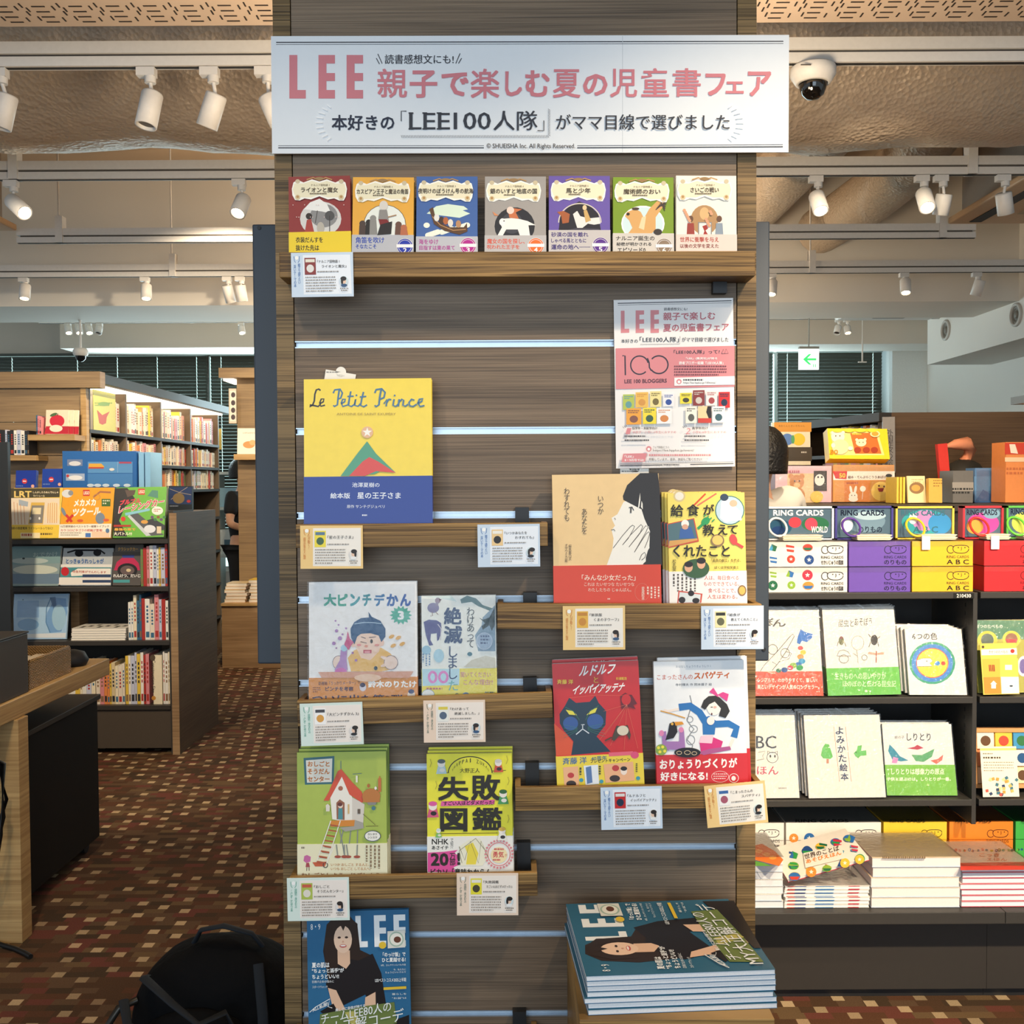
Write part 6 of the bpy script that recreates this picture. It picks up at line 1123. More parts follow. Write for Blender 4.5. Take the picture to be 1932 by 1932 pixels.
for i in range(4):
    for j in range(3):
        tw = (W - 2 * fr) / 4; th_ = (H - 2 * fr) / 3; x = -W / 2 + fr + i * tw; z = H - fr - (j + 1) * th_
        b = MB().box(x + .002, x + tw - .002, .003, .01, z + .002, z + th_ - .002, ink(tc_[(i + j * 4) % 12], .5)).cyl((x + tw / 2, .0025, z + th_ / 2), (x + tw / 2, .004, z + th_ / 2), tw * .28, ink(('6a4a30', 'c8503c', '3a7a4a', '2f5a8a')[(i + j) % 4], .5), n=14); b.build('tile', tb_)
def lf2(a):
    a.poly([(1632, 1132), (1878, 1130), (1878, 1145), (1632, 1148)], 'f0d27c'); a.dash(1650, 1165, 1760, 1180, 1, '8a7a60', 3); a.dash(1652, 1190, 1850, 1215, 1, '5a4a3a', 4); a.dash(1655, 1225, 1860, 1300, 4, 'a89a84', 5, .35)
    r = random.Random(8)
    for i in range(26): x = 1770 + r.gauss(0, 55); y = 1400 + r.uniform(-70, 62); x = min(max(x, 1668), 1880); c = r.choice(['d9a04a', 'e8c06a', '7a5a8a', '3a4a6a', 'cf5a4a', 'f0dc9a', '4a7a8a']); q = r.uniform(0, 1.5); s_ = 14; a.poly([(x + s_ * math.cos(q + k * math.pi / 2), y + s_ * math.sin(q + k * math.pi / 2)) for k in range(4)], c)
leaflet(((1849, 1409), (1918, 1408), (1923, 1503), (1855, 1504)), YS + .006, 'f4edd6', lf2, 'cream leaflet with scattered letter tiles, standing on the lower shelf edge')

ORD = ['first', 'second', 'third', 'fourth', 'fifth', 'sixth', 'seventh', 'eighth', 'ninth', 'tenth', 'eleventh', 'twelfth', 'thirteenth', 'fourteenth', 'fifteenth', 'sixteenth', 'seventeenth', 'eighteenth', 'nineteenth', 'twentieth', 'twenty-first', 'twenty-second', 'twenty-third', 'twenty-fourth', 'twenty-fifth', 'twenty-sixth', 'twenty-seventh', 'twenty-eighth', 'twenty-ninth', 'thirtieth']
# low deck: ring-card boxes at the back, piles in front
GD = 'ring-card boxes on the low deck'; YD = 3.06
def deckbox(x0, x1, col, nm, words, ic, fl=None):
    for k in range(3):
        zt_ = zD + .0005 + k * .0555; lab = ('bottom', 'middle', 'topmost')[k]
        q0 = at(x0, 1600, YD); q1 = at(x1, 1600, YD); W = q1.x - q0.x; m = frame(V(((q0.x + q1.x) / 2, YD, zt_)), (1, 0, 0), (0, 0, 1)); H = .0535
        t = thing('card_box', '%s ring-card box on the low deck, %s of its stack' % (nm, lab), 'box', m, GD); b = MB().box(-W / 2, W / 2, 0, .15, 0, H, ink(col, .45))
        if k == 2:
            a = Art(b, m, 0)
            if fl: flags(a, x0 + 2, 1562, x0 + (x1 - x0) * .66, 1603, fl, rr=11)
            logo(a, x1 - 28, 1572, .92, ic); a.text('RING CARDS', x1 - 50, 1584, x1 - 8, 1590, ic, .012)
            if words: a.text(words, x1 - 50, 1593, x1 - 8, 1602, ic, .015)
        b.build('box_body', t)
        if k == 2:
            wm = MB().box(-W / 2 + .004, W / 2 - .004, .006, .144, H, H + .001, ink({'efe9e0': 'e2cdb4'}.get(col, col), .2)); fm = frame(V(((q0.x + q1.x) / 2, YD, zt_ + H + .001)), (1, 0, 0), (0, 1, 0)); am = MB(); a = Art(am, fm, 0)
            a.text('RING CARDS', x0 + (x1 - x0) * .1, 1546, x0 + (x1 - x0) * .66, 1551.5, '3a322a', .02); wm.build('window', t)
            o_ = am.build('lid_print', None); o_.matrix_world = fm; o_.parent = t; o_.matrix_parent_inverse = Matrix.Identity(4); o_.matrix_basis = m.inverted() @ fm
            MB().box(-W / 2 - .001, W / 2 + .001, -.002, .15, H + .0012, H + .002, film(.1)).build('plastic_wrap', t)
deckbox(1400, 1479, 'efe9e0', 'small white', '国旗', '3a3630')
deckbox(1483, 1662, 'f2ece2', 'wide white flag-patterned', '', '2c2a2c', 31)
deckbox(1667, 1786, 'efc93c', 'yellow', '', '4a3c14')
deckbox(1791, 1911, 'e8862c', 'orange', 'あいうえお', '5a2c10')
deckbox(1916, 2030, '45b04c', 'green', '', '123a18')
def pile(x0, x1, ybot, n, th, depth, label, art, cov, edge, Y=2.83, rot=0, jit=.003, seed=1, names=None, group=None):
    q0 = at(x0, ybot, Y); q1 = at(x1, ybot, Y); W = q1.x - q0.x; z0 = zD + .0005; r = random.Random(seed)
    for k in range(n):
        top = k == n - 1; zt_ = z0 + (k + 1) * th; m = frame(V(((q0.x + q1.x) / 2 + (r.uniform(-jit, jit) if not top else 0), Y + (r.uniform(0, jit) if not top else 0), zt_)), (1, 0, 0), (0, 1, 0))
        pos = 'topmost' if top else ('bottom' if k == 0 else ORD[k] + ' from bottom')
        t = thing('picture_book', label + ', ' + pos, 'book', m, group)
        b = MB().box(-W / 2, W / 2, 0, .0016, 0, depth, ink(cov, .35)).box(-W / 2, W / 2, th - .0022, th - .0006, 0, depth, ink(edge[1], .4)); a = Art(b, m, 0)
        if top and art: art(a)
        if edge[2]:
            for i, (u0, u1, c) in enumerate(edge[2]): b.box(-W / 2 + u0 * W, -W / 2 + u1 * W, -.0002, th - .0006, -.0003, .004, ink(c, .4)) if 0 else b.box(-W / 2 + u0 * W, -W / 2 + u1 * W, .0002, .0016, -.0004, .001, ink(c, .4)).box(-W / 2 + u0 * W, -W / 2 + u1 * W, th - .0022, th - .0008, -.0004, .001, ink(c, .4))
        b.build('cover', t)
        MB().box(-W / 2 + .001, W / 2 - .001, .0016, th - .0022, .0012, depth - .002, ink(edge[0], .55, var=.08, scale=500)).build('page_block', t)
        if top: MB().box(-W / 2 - .002, W / 2 + .002, -.0035, -.003, -.002, depth, film(.12)).build('plastic_wrap', t)
def s0(a): a.poly([(1400, 1600), (1438, 1592), (1462, 1606), (1478, 1622), (1470, 1634), (1440, 1626), (1400, 1616)], 'e8742c'); a.poly([(1400, 1618), (1440, 1628), (1458, 1634), (1400, 1634)], '5a9a3c'); [a.ell(x, y, 7, 4, 'f0a04a') for x, y in ((1432, 1606), (1446, 1612), (1458, 1618))]
pile(1385, 1477, 1728, 7, .0205, .2, 'wrapped pea-pod book beside the pillar', s0, 'f0e9dc', ('e4e6ea', 'c3ccd6', None), seed=2, group='wrapped books beside the pillar')
pile(1481, 1641, 1721, 6, .0105, .2, 'flag-patterned book in the low pile', None, 'f1ece4', ('f4f0ea', 'e9e4dc', [(.03, .12, 'c8402f'), (.12, .25, '2f4a8a'), (.36, .58, '4a8ac8'), (.75, .88, 'cf3a4a')]), seed=3, group='world words books in the pile')
def s2(a): a.dash(1665, 1616, 1800, 1621, 1, '8a7458', 4, .8); a.line([(1700, 1612), (1740, 1590)], 1, 'f2e2c4')
pile(1645, 1812, 1720, 5, .0285, .2, 'thick cream picture book in shiny wrap', s2, 'e8d3b4', ('efe9e4', 'b9c6d8', None), seed=4, group='thick cream books in the pile')
def s3(a):
    a.poly([(1812, 1628), (1945, 1626), (1950, 1641), (1812, 1642)], 'd8483c'); flags(a, 1800, 1602, 1940, 1608, 7, rr=3.2); a.text('こっき', 1848, 1611, 1886, 1618, 'd98a70', .02); a.text('えほん', 1862, 1620, 1900, 1626, 'd98a70', .02)
pile(1814, 1952, 1717, 7, .0165, .2, 'white red-edged book in the pile cut by the edge', s3, 'f3e6da', ('f0eef2', 'e3c4cc', [(.0, 1, 'd8586a')]), seed=5, group='white flag books in the pile')
# the tilted copy on top of the world words pile
q = ((1484, 1607), (1612, 1570), (1643, 1628), (1483, 1668))
exv = V((1, 0, .27)).normalized(); pr = V((.04, .98, .10)); ezv = pr - exv * pr.dot(exv); W = .234; Dp = .19
m = frame(V((X(1483, 2.815, 1668) + .004, 2.815, zD + .089)) + exv * W / 2, exv, ezv)
t = thing('picture_book', 'flag-patterned world words book lying tilted on top of its pile', 'book', m, 'world words books in the pile')
b = MB().box(-W / 2, W / 2, 0, .0016, 0, Dp, ink('f0e8dc', .35)).box(-W / 2, W / 2, .0085, .01, 0, Dp, ink('c8304a', .4)); a = Art(b, m, 0)

FQ = lambda u, v: tuple((1 - v) * ((1 - u) * q[0][k] + u * q[1][k]) + v * ((1 - u) * q[3][k] + u * q[2][k]) for k in (0, 1))
for i_ in range(5):
    for j_ in range(3):
        if (i_, j_) in ((1, 1), (2, 1)): continue
        fx, fy = FQ(.1 + .2 * i_, .16 + .34 * j_); flags(a, fx - 2, fy - 2, fx + 2, fy + 2, 60 + i_ * 3 + j_, rr=10)
a.poly([(1516, 1612), (1588, 1596), (1594, 1622), (1520, 1640)], 'f0e8dc'); a.t3('世界のことば', (1519, 1624), (1585, 1607), (1517, 1614), '4a3a34', .03); a.t3('あそびえほん', (1522, 1632), (1589, 1615), (1520, 1624), 'e8862c', .03)
b.build('cover', t); MB().box(-W / 2 + .001, W / 2 - .001, .0016, .0085, .0012, Dp - .002, PAGES).build('page_block', t)

# ------------------------------------------------------------------ behind: tall dark bookcase, counter, a customer
zt = 1.5 + .345
A_ = V((1.91, 5.3, 0)); B_ = V((1.62, 6.62, 0)); du = (B_ - A_).normalized(); nr = V((du.y, -du.x, 0))  # nr points to +x
m = frame(A_, du, (0, 0, 1)); L_ = (B_ - A_).length
# local: x along the open side going away, y = into the case (towards +x)?  frame gives y = z cross x
t = thing('bookcase', 'dark tall bookcase with a plain timber end panel and books along its open side', 'bookcase', m)
sgn = -1 if (m.to_3x3() @ V((0, 1, 0))).x < 0 else 1
DK = wood('dark_case', '46331f', '5c4630', sz=110, rnd=.05)
def bx(x0, x1, y0, y1, z0, z1, mm, nm): y0, y1 = sorted((y0 * sgn, y1 * sgn)); return MB().box(x0, x1, y0, y1, z0, z1, mm).build(nm, t)
bx(-.03, L_, -.03, .30, zt - .045, zt, ink('2e2a27', .5), 'top_board')
for z in (.05, .4, .75, 1.1, 1.42, 1.64): bx(0, L_, .01, .28, z - .02, z, ink('35302b', .5), 'shelf_board')
bx(0, L_, .28, .30, 0, zt - .045, DK, 'back_panel'); bx(L_ - .02, L_, 0, .3, 0, zt - .045, DK, 'side_panel')
e0 = m.inverted() @ V((1.91, 5.3, 0)); e1 = m.inverted() @ V((3.4, 5.27, 0))
pv = MB().cage([(e0.x - .02, e0.y, 0), (e1.x - .02, e1.y, 0), (e0.x + .02, e0.y + .005, 0), (e1.x + .02, e1.y + .02, 0), (e0.x - .02, e0.y, zt), (e1.x - .02, e1.y, zt), (e0.x + .02, e0.y + .005, zt), (e1.x + .02, e1.y + .02, zt)], DK); pv.build('end_panel', t)
bx(.18, .52, -.24, .0, 1.557, 1.575, ink('35302b', .5), 'ledge_board')
rd = random.Random(12); x = .06; i = 0
CN = {'2f4aa0': 'blue', 'e2894a': 'orange', 'c9cde0': 'lilac', 'e9dcc8': 'cream', 'b0342c': 'red', '3a6a8a': 'teal', 'f0ece2': 'white', 'e6c24a': 'yellow', '6a8a4a': 'green', '2a2a2e': 'black', 'd98a90': 'pink', '8a6a4a': 'brown', 'efe2c4': 'ivory', 'd9c49a': 'sand'}
def spine_book(m, w_, h_, d_, col, label, group, second=None):
    """a shelved book seen from its spine; local x along the shelf, y into the shelf"""
    b = MB(); cm = ink(col, .45); b.box(0, .0014, 0, d_, 0, h_, cm).box(w_ - .0014, w_, 0, d_, 0, h_, cm).box(.0014, w_ - .0014, 0, .0014, 0, h_, cm).box(.0014, w_ - .0014, .0014, d_ - .003, .002, h_ - .002, PAGES)
    if second:
        s2_ = ink(second, .5); b.box(w_ * .15, w_ * .85, -.0006, 0, h_ * .06, h_ * .2, s2_)
        n = 5; 
        for k in range(n): z = h_ * (.42 + .09 * k); b.box(w_ * .3, w_ * .7, -.0005, 0, z, z + h_ * .055, s2_)
    o = b.build('shelved_book'); o.matrix_world = m; return tag(o, label, 'book', group)
def S3(m, x, z, y=0.02): return m @ Matrix.Translation((x, y, z))
if sgn > 0:
    mS = m
else:
    mS = m
for z_, nm in ((1.42, 'lower'), (1.64, 'upper')):
    x = .06; i = 0
    while x < L_ - .1 and i < 16:
        w_ = rd.uniform(.018, .05); h_ = rd.uniform(.13, .155) if z_ > 1.6 else rd.uniform(.16, .19); c = rd.choice(list(CN)); 
        # y axis must run into the case
        mm_ = frame(m @ V((x, .03 * sgn, z_ + .0008)), du, (0, 0, 1))
        if sgn < 0: mm_ = frame(m @ V((x + w_, .03 * sgn, z_ + .0008)), -du, (0, 0, 1))
        spine_book(mm_, w_, h_, .15, c, '%s book on the dark case\'s %s row, %s from its end panel' % (CN[c], nm, ORD[i]), 'books in the dark bookcase', rd.choice(['2a2a2e', 'f0ece2'])); x += w_ + .001; i += 1
# grey aisle sign on the case's corner
m_, W, H = plane_frame(((1665, 787), (1689, 786), (1689, 892), (1667, 892)), 5.24)
t = thing('aisle_sign', 'narrow grey vertical sign with dark characters at the bookcase corner', 'sign', m_); b = MB().box(-W / 2, W / 2, 0, .01, 0, H, ink('8f8a86', .4)); a = Art(b, m_, 0); a.text('外国作家の絵本', 1671, 810, 1685, 888, '3a3634', .0, True); b.build('sign_plate', t)
# counter in front of it
cx0, cx1 = 1.30, 3.3; zc = Z(949, 5.0, 1600)
t = thing('display_counter', 'dark counter behind the black shelf bay, carrying boxed toys and bags', 'counter', V((cx0, 4.6, 0)))
MB().box(0, cx1 - cx0, 0, .63, zc - .03, zc, ink('3a332c', .5)).build('top_board', t); MB().box(.02, cx1 - cx0 - .02, .03, .61, 0, zc - .03, ink('332d27', .6)).build('body', t)
def boxitem(nm, lb, cat, quad, Y, depth, col, art=None, parts=None, crop=(1400, 480, 3.63), lean=0, group=None, win=None, rest=None):
    m, W, H = plane_frame(quad, Y, Y + lean)
    W -= .003
    if rest is not None: e = (m.translation.z - rest - .0035 - max(0, -m[2][1]) * depth - abs(m[2][0]) * W / 2) / m[2][2]; m = m @ Matrix.Translation((0, 0, -e)); H += e
    t = thing(nm, lb, cat, m, group); b = MB().box(-W / 2, W / 2, 0, depth, 0, H, ink(col, .4))
    if art: art(Art(b, m, 0, eps=.0003).c(*crop))
    b.build('box_body', t)
    if win: MB().box(-W / 2 + .004, W / 2 - .004, -.008, -.0075, .004, H - .004, film(.12)).build('plastic_window', t)
    return t
def pk(a):
    a.rect(310, 1500, 490, 1700, 'f0c894'); a.ell(375, 1560, 50, 50, 'c9803c'); a.ell(335, 1520, 18, 18, 'c9803c'); a.ell(410, 1520, 18, 18, 'c9803c'); a.ell(375, 1580, 22, 18, 'e9b878'); a.ell(360, 1552, 5, 6, '3a2418'); a.ell(392, 1552, 5, 6, '3a2418'); a.ell(380, 1650, 50, 55, 'c9803c'); a.rect(490, 1482, 580, 1620, '3a3024'); a.ell(530, 1545, 34, 40, 'f1efe8'); a.ell(520, 1525, 6, 7, '2a2420'); a.ell(545, 1525, 6, 7, '2a2420'); a.ell(510, 1660, 44, 40, 'f0c84a'); a.dash(280, 1480, 470, 1500, 1, 'c06a7a', 4, .8)
boxitem('toy_box', 'pink gift box with a bear picture, partly behind the customer', 'box', Q(1462, 879, 1569, 949), 5.02, .12, 'efc3cc', pk, win=1, group='boxed toys on the counter', rest=zc)
def pb(a):
    a.rect(625, 1485, 1045, 1545, 'f6efe2'); a.poly([(620, 1485), (720, 1485), (715, 1540), (640, 1535)], 'd8352c'); a.text('50', 665, 1498, 708, 1530, 'f4d84a', .03); a.text('絵本・てんぷらこううあばけ', 725, 1515, 985, 1535, '6a3a1c', .02); a.ell(1005, 1515, 22, 12, '2a2420'); a.rect(625, 1545, 1045, 1694, 'e29a4a')
    a.rect(700, 1548, 875, 1694, 'd97f2c'); a.dash(715, 1560, 850, 1575, 1, 'a8401c', 3, .8); a.ell(745, 1612, 9, 28, 'f6f1e4', rot=-12); a.ell(775, 1612, 9, 28, 'f6f1e4', rot=12); a.ell(760, 1655, 30, 28, 'f6f1e4'); a.ell(750, 1650, 3, 4, '4a3020'); a.ell(770, 1650, 3, 4, '4a3020'); a.ell(760, 1676, 32, 18, 'f6f1e4'); a.ell(825, 1605, 20, 20, 'f6f1e4'); a.line([(825, 1625), (820, 1675)], 3, 'f6f1e4')
    a.rect(875, 1548, 1035, 1694, 'c98a3a'); a.ell(950, 1622, 68, 66, 'f0c860'); a.ell(935, 1585, 6, 7, '4a2a18'); a.ell(970, 1590, 6, 7, '4a2a18'); a.poly([(925, 1600), (970, 1600), (960, 1625), (935, 1625)], 'a03028')
boxitem('toy_box', 'orange gift box with a white rabbit and a yellow plush, red badge', 'box', Q(1571, 877, 1687, 948), 5.0, .12, 'd99a5a', pb, win=1, group='boxed toys on the counter', rest=zc)
def py_(a):
    a.poly([(600, 1215), (930, 1215), (975, 1375), (640, 1375)], 'f2dc8c'); a.poly([(740, 1225), (915, 1222), (955, 1365), (775, 1365)], 'd9702c'); a.dash(755, 1225, 860, 1238, 1, 'f6d84a', 3, .8); a.ell(815, 1290, 36, 26, 'f6e2bc'); a.ell(785, 1270, 10, 10, 'f6e2bc'); a.ell(842, 1268, 10, 10, 'f6e2bc'); a.ell(803, 1288, 3, 4, '5a3018'); a.ell(828, 1288, 3, 4, '5a3018')
    for x in (790, 850, 905): a.ell(x, 1340, 25, 20, 'a83a1c')
    a.ell(655, 1250, 46, 40, 'f7eed6'); a.ell(620, 1222, 12, 12, 'f7eed6'); a.ell(690, 1222, 12, 12, 'f7eed6'); a.ell(672, 1320, 58, 52, 'f2d9a8'); a.ell(640, 1245, 4, 5, '6a4a30'); a.ell(668, 1245, 4, 5, '6a4a30'); a.ell(622, 1310, 14, 16, 'f7eed6'); a.ell(740, 1330, 16, 14, 'f7eed6'); a.text('50', 600, 1340, 655, 1370, 'e08a1c', .03); a.ell(908, 1232, 34, 22, 'f6e8a8'); a.ell(908, 1232, 24, 15, 'e8a03c')
    for i in range(4): a.ell(650 + i * 80, 1208, 34, 14, 'f0d83c')
t = boxitem('toy_box', 'tilted yellow gift box with a cream plush, on top of the rabbit box', 'box', ((1548, 808), (1664, 809), (1679, 872), (1566, 871)), 5.0, .07, 'f2d12c', py_, lean=.05, group='boxed toys on the counter', rest=Z(877, 5.0, 1629) + .0035)
def pa(a):
    a.rect(220, 1150, 475, 1215, 'e09a3c'); a.text('あおくんときいろちゃん', 250, 1168, 430, 1182, '8a5a20'); a.rect(220, 1320, 478, 1415, '4a4034'); a.ell(310, 1267, 42, 40, '5f86c4'); a.ell(388, 1267, 44, 42, 'f0cc3c'); a.ell(348, 1267, 12, 30, '5aa86a'); a.dash(405, 1350, 465, 1365, 1, 'd9d2c4', 3, .7)
boxitem('picture_book', 'standing book with overlapping blue and yellow circles, above the customer', 'book', ((1458, 797), (1529, 797), (1531, 871), (1456, 871)), 5.55, .02, 'f2e6c8', pa, lean=.02, rest=1.576)
yl = Z(949, 4.7, 1720)
def pc(a): a.ell(1195, 1600, 50, 40, '8a6a44'); a.ell(1190, 1600, 30, 22, 'e09a4a'); a.dash(1160, 1540, 1240, 1570, 2, 'b09a70', 3, .4)
boxitem('picture_book', 'cream book leaning on yellow books beside the rabbit box', 'book', ((1714, 898), (1741, 898), (1752, 949), (1709, 949)), 4.72, .012, 'ecd8a4', pc, lean=.02, rest=zc)
for i in range(3): boxitem('picture_book', 'thin yellow book upright next to the rabbit box, %s of three' % ORD[i], 'book', ((1691 + i * 6, 900), (1696 + i * 6, 900), (1696 + i * 6, 949), (1691 + i * 6, 949)), 4.74, .14, 'e8c84a', None, group='thin yellow books on the counter', rest=zc)
def pd(a): a.dash(1310, 1545, 1370, 1600, 3, '8a6a2c', 3, .4)
boxitem('picture_book', 'mustard book standing in front of the tall red strip', 'book', ((1757, 902), (1784, 903), (1778, 949), (1752, 949)), 4.66, .03, 'dda94c', pd, lean=.01, rest=zc)
boxitem('toy_box', 'tall red boxed strip leaning beside the mustard book', 'box', ((1768, 838), (1790, 836), (1793, 908), (1776, 910)), 4.96, .03, 'd5382c', None, rest=zc)
o_ = [o for o in COL.objects if o.get('label', '').startswith('tall red boxed')][0]
def pe(a): a.rect(1440, 1560, 1585, 1620, '9a948c'); a.dash(1440, 1600, 1580, 1650, 2, '2a2826', 4, .5)
boxitem('toy_box', 'grey and black boxed toy in the middle of the counter', 'box', Q(1797, 888, 1836, 949), 4.75, .15, '6d6a66', pe, rest=zc)
def pf_(a): a.poly([(1590, 1520), (1805, 1520), (1815, 1620), (1590, 1620)], '6a9ac8'); a.poly([(1590, 1700), (1650, 1610), (1720, 1650), (1800, 1600), (1860, 1700)], '3f6aa0'); a.rect(1720, 1560, 1815, 1630, 'b08a7c')
boxitem('toy_pack', 'blue boxed toy in clear packaging beside the grey boxed toy', 'toy', Q(1838, 883, 1914, 949), 4.88, .10, '5f8ab8', pf_, win=1, rest=zc)
def pg(a): a.rect(1800, 1290, 1960, 1370, 'c8402c'); a.poly([(1830, 1300), (1870, 1300), (1890, 1365), (1840, 1360)], 'f0dcc8'); a.rect(1800, 1390, 1960, 1420, 'f0c8a0'); a.dash(1810, 1460, 1950, 1520, 2, 'c06a3c', 3, .5)
boxitem('toy_box', 'orange and red boxed toy cut by the picture edge', 'box', Q(1896, 834, 1975, 949), 4.72, .14, 'e08a4c', pg, rest=zc)
bk = MB(); o = at(1868, 949, 4.9); bk.lathe((0, 0, 0), [(0, 0), (.09, 0), (.12, .05), (.11, .13), (.07, .19), (.03, .21)], ink('2c2a26', .4)); 
t = thing('plush_bird', 'dark plush bird with an orange curved beak behind the blue boxed toy', 'toy', V((o.x - .03, 5.115, zc + .0005))); bk.build('body', t)
MB().tube([(.0, 0, .2), (.03, 0, .26), (.0, -.02, .29), (-.06, -.03, .285), (-.11, -.04, .275)], [.03, .03, .035, .025, .008], ink('e0906a', .5)).build('neck_and_beak', t)
# orange lit display case on the far right wall
o = at(1890, 780, 8.2); t = thing('lit_display_case', 'orange lit wall display case on the far side wall', 'display case', V((4.15, 8.0, 1.2)))
MB().box(0, .45, -.9, .3, 0, .9, ink('d98a54', .6)).build('case_body', t); MB().box(-.10, .46, -.95, .32, .9, .96, ink('8d8378', .5)).build('canopy', t)
MB().box(-.006, .0, -.7, -.1, .15, .5, ink('f0e2d4', .5)).build('price_panel', t); MB().box(-.05, -.02, -.85, .2, .885, .899, glow('ffd9a0', 6)).build('lamp_strip', t)
area('case_lamp', (4.05, 7.6, 2.08), (4.2, 7.6, 1.5), .1, 1.0, 6, WARM)
# ------------------------------------------------------------------ shelving on the picture's left
YC = 5.64
def Lx(px, Y=YC): return X(px, Y, 1100)
x0, x1 = Lx(-60), Lx(318)
LB = thing('low_bookcase', 'low dark bookcase with a timber end panel, building-toy picture books on its top shelf', 'bookcase', V((x0, YC, 0))); W = x1 - x0
zt1, zt2, zt3, zt4 = [Z(y, YC, 160) for y in (1018, 1108, 1210, 1332)]
GB = ink('35312d', .5)
for z, a0 in ((zt1, 0), (zt2, 0), (zt3, 0), (zt4, 0)): MB().box(a0, W, 0, .36, z - .024, z, GB).build('shelf_board', LB, .001)
MB().box(0, W - .17, .36, .38, .1, 1.42, ink('2a2724', .6)).build('back_panel', LB)
MB().box(0, W - .17, .38, .72, 0, 1.47, DARKV).build('rear_riser', LB); MB().box(W - .168, W + .028, .361, .72, 0, 1.336, DARKV).build('side_block', LB)
MB().box(0, W + .02, .01, .36, .03, zt4 - .03, ink('4a4035', .6)).build('kick_panel', LB)
MB().box(W, W + .03, .004, .36, 0, zt1 + .155, GB).build('upright', LB)
ex = Lx(324) - x0
MB().box(ex, ex + .038, -.02, .72, .0, 1.337, DARKV).build('end_panel', LB); MB().box(ex - .001, ex + .0385, -.023, -.0202, .0, 1.3375, OAKV).build('edge_strip', LB)
MB().box(X(134, YC + .24, 1170) - x0, X(150, YC + .24, 1170) - x0, .24, .36, zt3, zt2 - .026, OAKV).build('divider', LB)
LG = (0, 800, 4.493)
BG = 'face-out books on the low bookcase'
def l1(a):
    a.poly([(80, 548), (508, 542), (505, 620), (80, 628)], '4a4634'); a.text('LRT', 120, 568, 268, 622, 'f0d27c', .03); a.text('しんかしたろめんでんしゃ', 280, 570, 495, 588, 'f0e2c0', .03); a.text('ライトレール', 282, 600, 380, 618, 'f0e2c0', .03)
    a.rect(80, 628, 505, 855, 'ecdcc4'); a.poly([(160, 640), (240, 660), (235, 700), (160, 690)], 'a8b4c0'); a.poly([(265, 665), (380, 665), (365, 850), (240, 850)], 'dfb85a'); a.poly([(270, 690), (375, 690), (360, 840), (248, 840)], '8a8680'); a.poly([(280, 710), (350, 710), (345, 765), (270, 765)], 'e9dcb4'); a.ell(258, 800, 8, 12, 'f6f4ec'); a.ell(335, 800, 8, 12, 'f6f4ec')
    a.ell(450, 750, 60, 90, 'f2dcb0'); 
    for k in range(5): a.line([(410 + 18 * k, 670), (405 + 19 * k, 840)], 5, 'd99a5a'); a.line([(90 + 28 * k, 650 + 10 * k), (100 + 28 * k, 850)], 5, 'cf9a6a')
    a.rect(80, 855, 500, 965, 'f0cc4a'); a.text('最新の路面電車 ライトレールってなに?', 90, 872, 450, 895, '6a5430', .02); a.rect(175, 922, 340, 968, 'f4e4b4'); a.dash(185, 930, 330, 955, 1, 'b04a34', 4, .8); a.dash(345, 925, 470, 945, 1, '6a5430', 5, .8)
def l2(a):
    a.rect(703, 558, 760, 610, 'cf3a30'); a.text('LEGO', 708, 570, 756, 598, 'f8f2d8', .03, dy=3); a.text('メカメカ', 625, 640, 810, 700, 'f8f4ec', .05, sk=-8, dy=6); a.text('ツクール', 612, 715, 850, 785, 'f8f4ec', .05, sk=-14, dy=8)
    a.ell(570, 590, 46, 34, 'd9dde0'); a.ell(600, 585, 22, 22, '8a9098'); a.line([(790, 620), (850, 575), (940, 580)], 16, 'a86a4c'); a.ring(820, 620, 28, 26, 6, 'c8924c'); a.poly([(862, 635), (938, 635), (936, 698), (862, 698)], '3f6a34'); a.dash(872, 645, 930, 690, 2, 'e9e4c8', 3, .5); a.ell(540, 745, 14, 42, '7a8a9c', rot=-25); a.line([(560, 770), (610, 830)], 22, 'd03a34'); a.line([(620, 770), (565, 830)], 22, 'd03a34'); a.ell(850, 800, 40, 48, '7a8a9c'); a.ell(900, 815, 26, 12, 'd9603c'); a.ell(680, 820, 26, 12, 'd9603c')
    a.poly([(505, 850), (945, 845), (938, 962), (497, 966)], 'f6efde'); a.text('15万部突破のベストセラー組替トイブック', 515, 858, 925, 878, '6a4428', .02); a.text('カラコロピタゴラの続編が登場!', 515, 890, 870, 912, 'c8503c', .02); a.dash(515, 920, 690, 955, 2, '8a7458', 6, .4); a.rect(725, 925, 770, 960, '4a7ac0'); a.rect(778, 912, 930, 960, 'f0cfb0'); a.ell(912, 905, 16, 20, '5a7aa0')
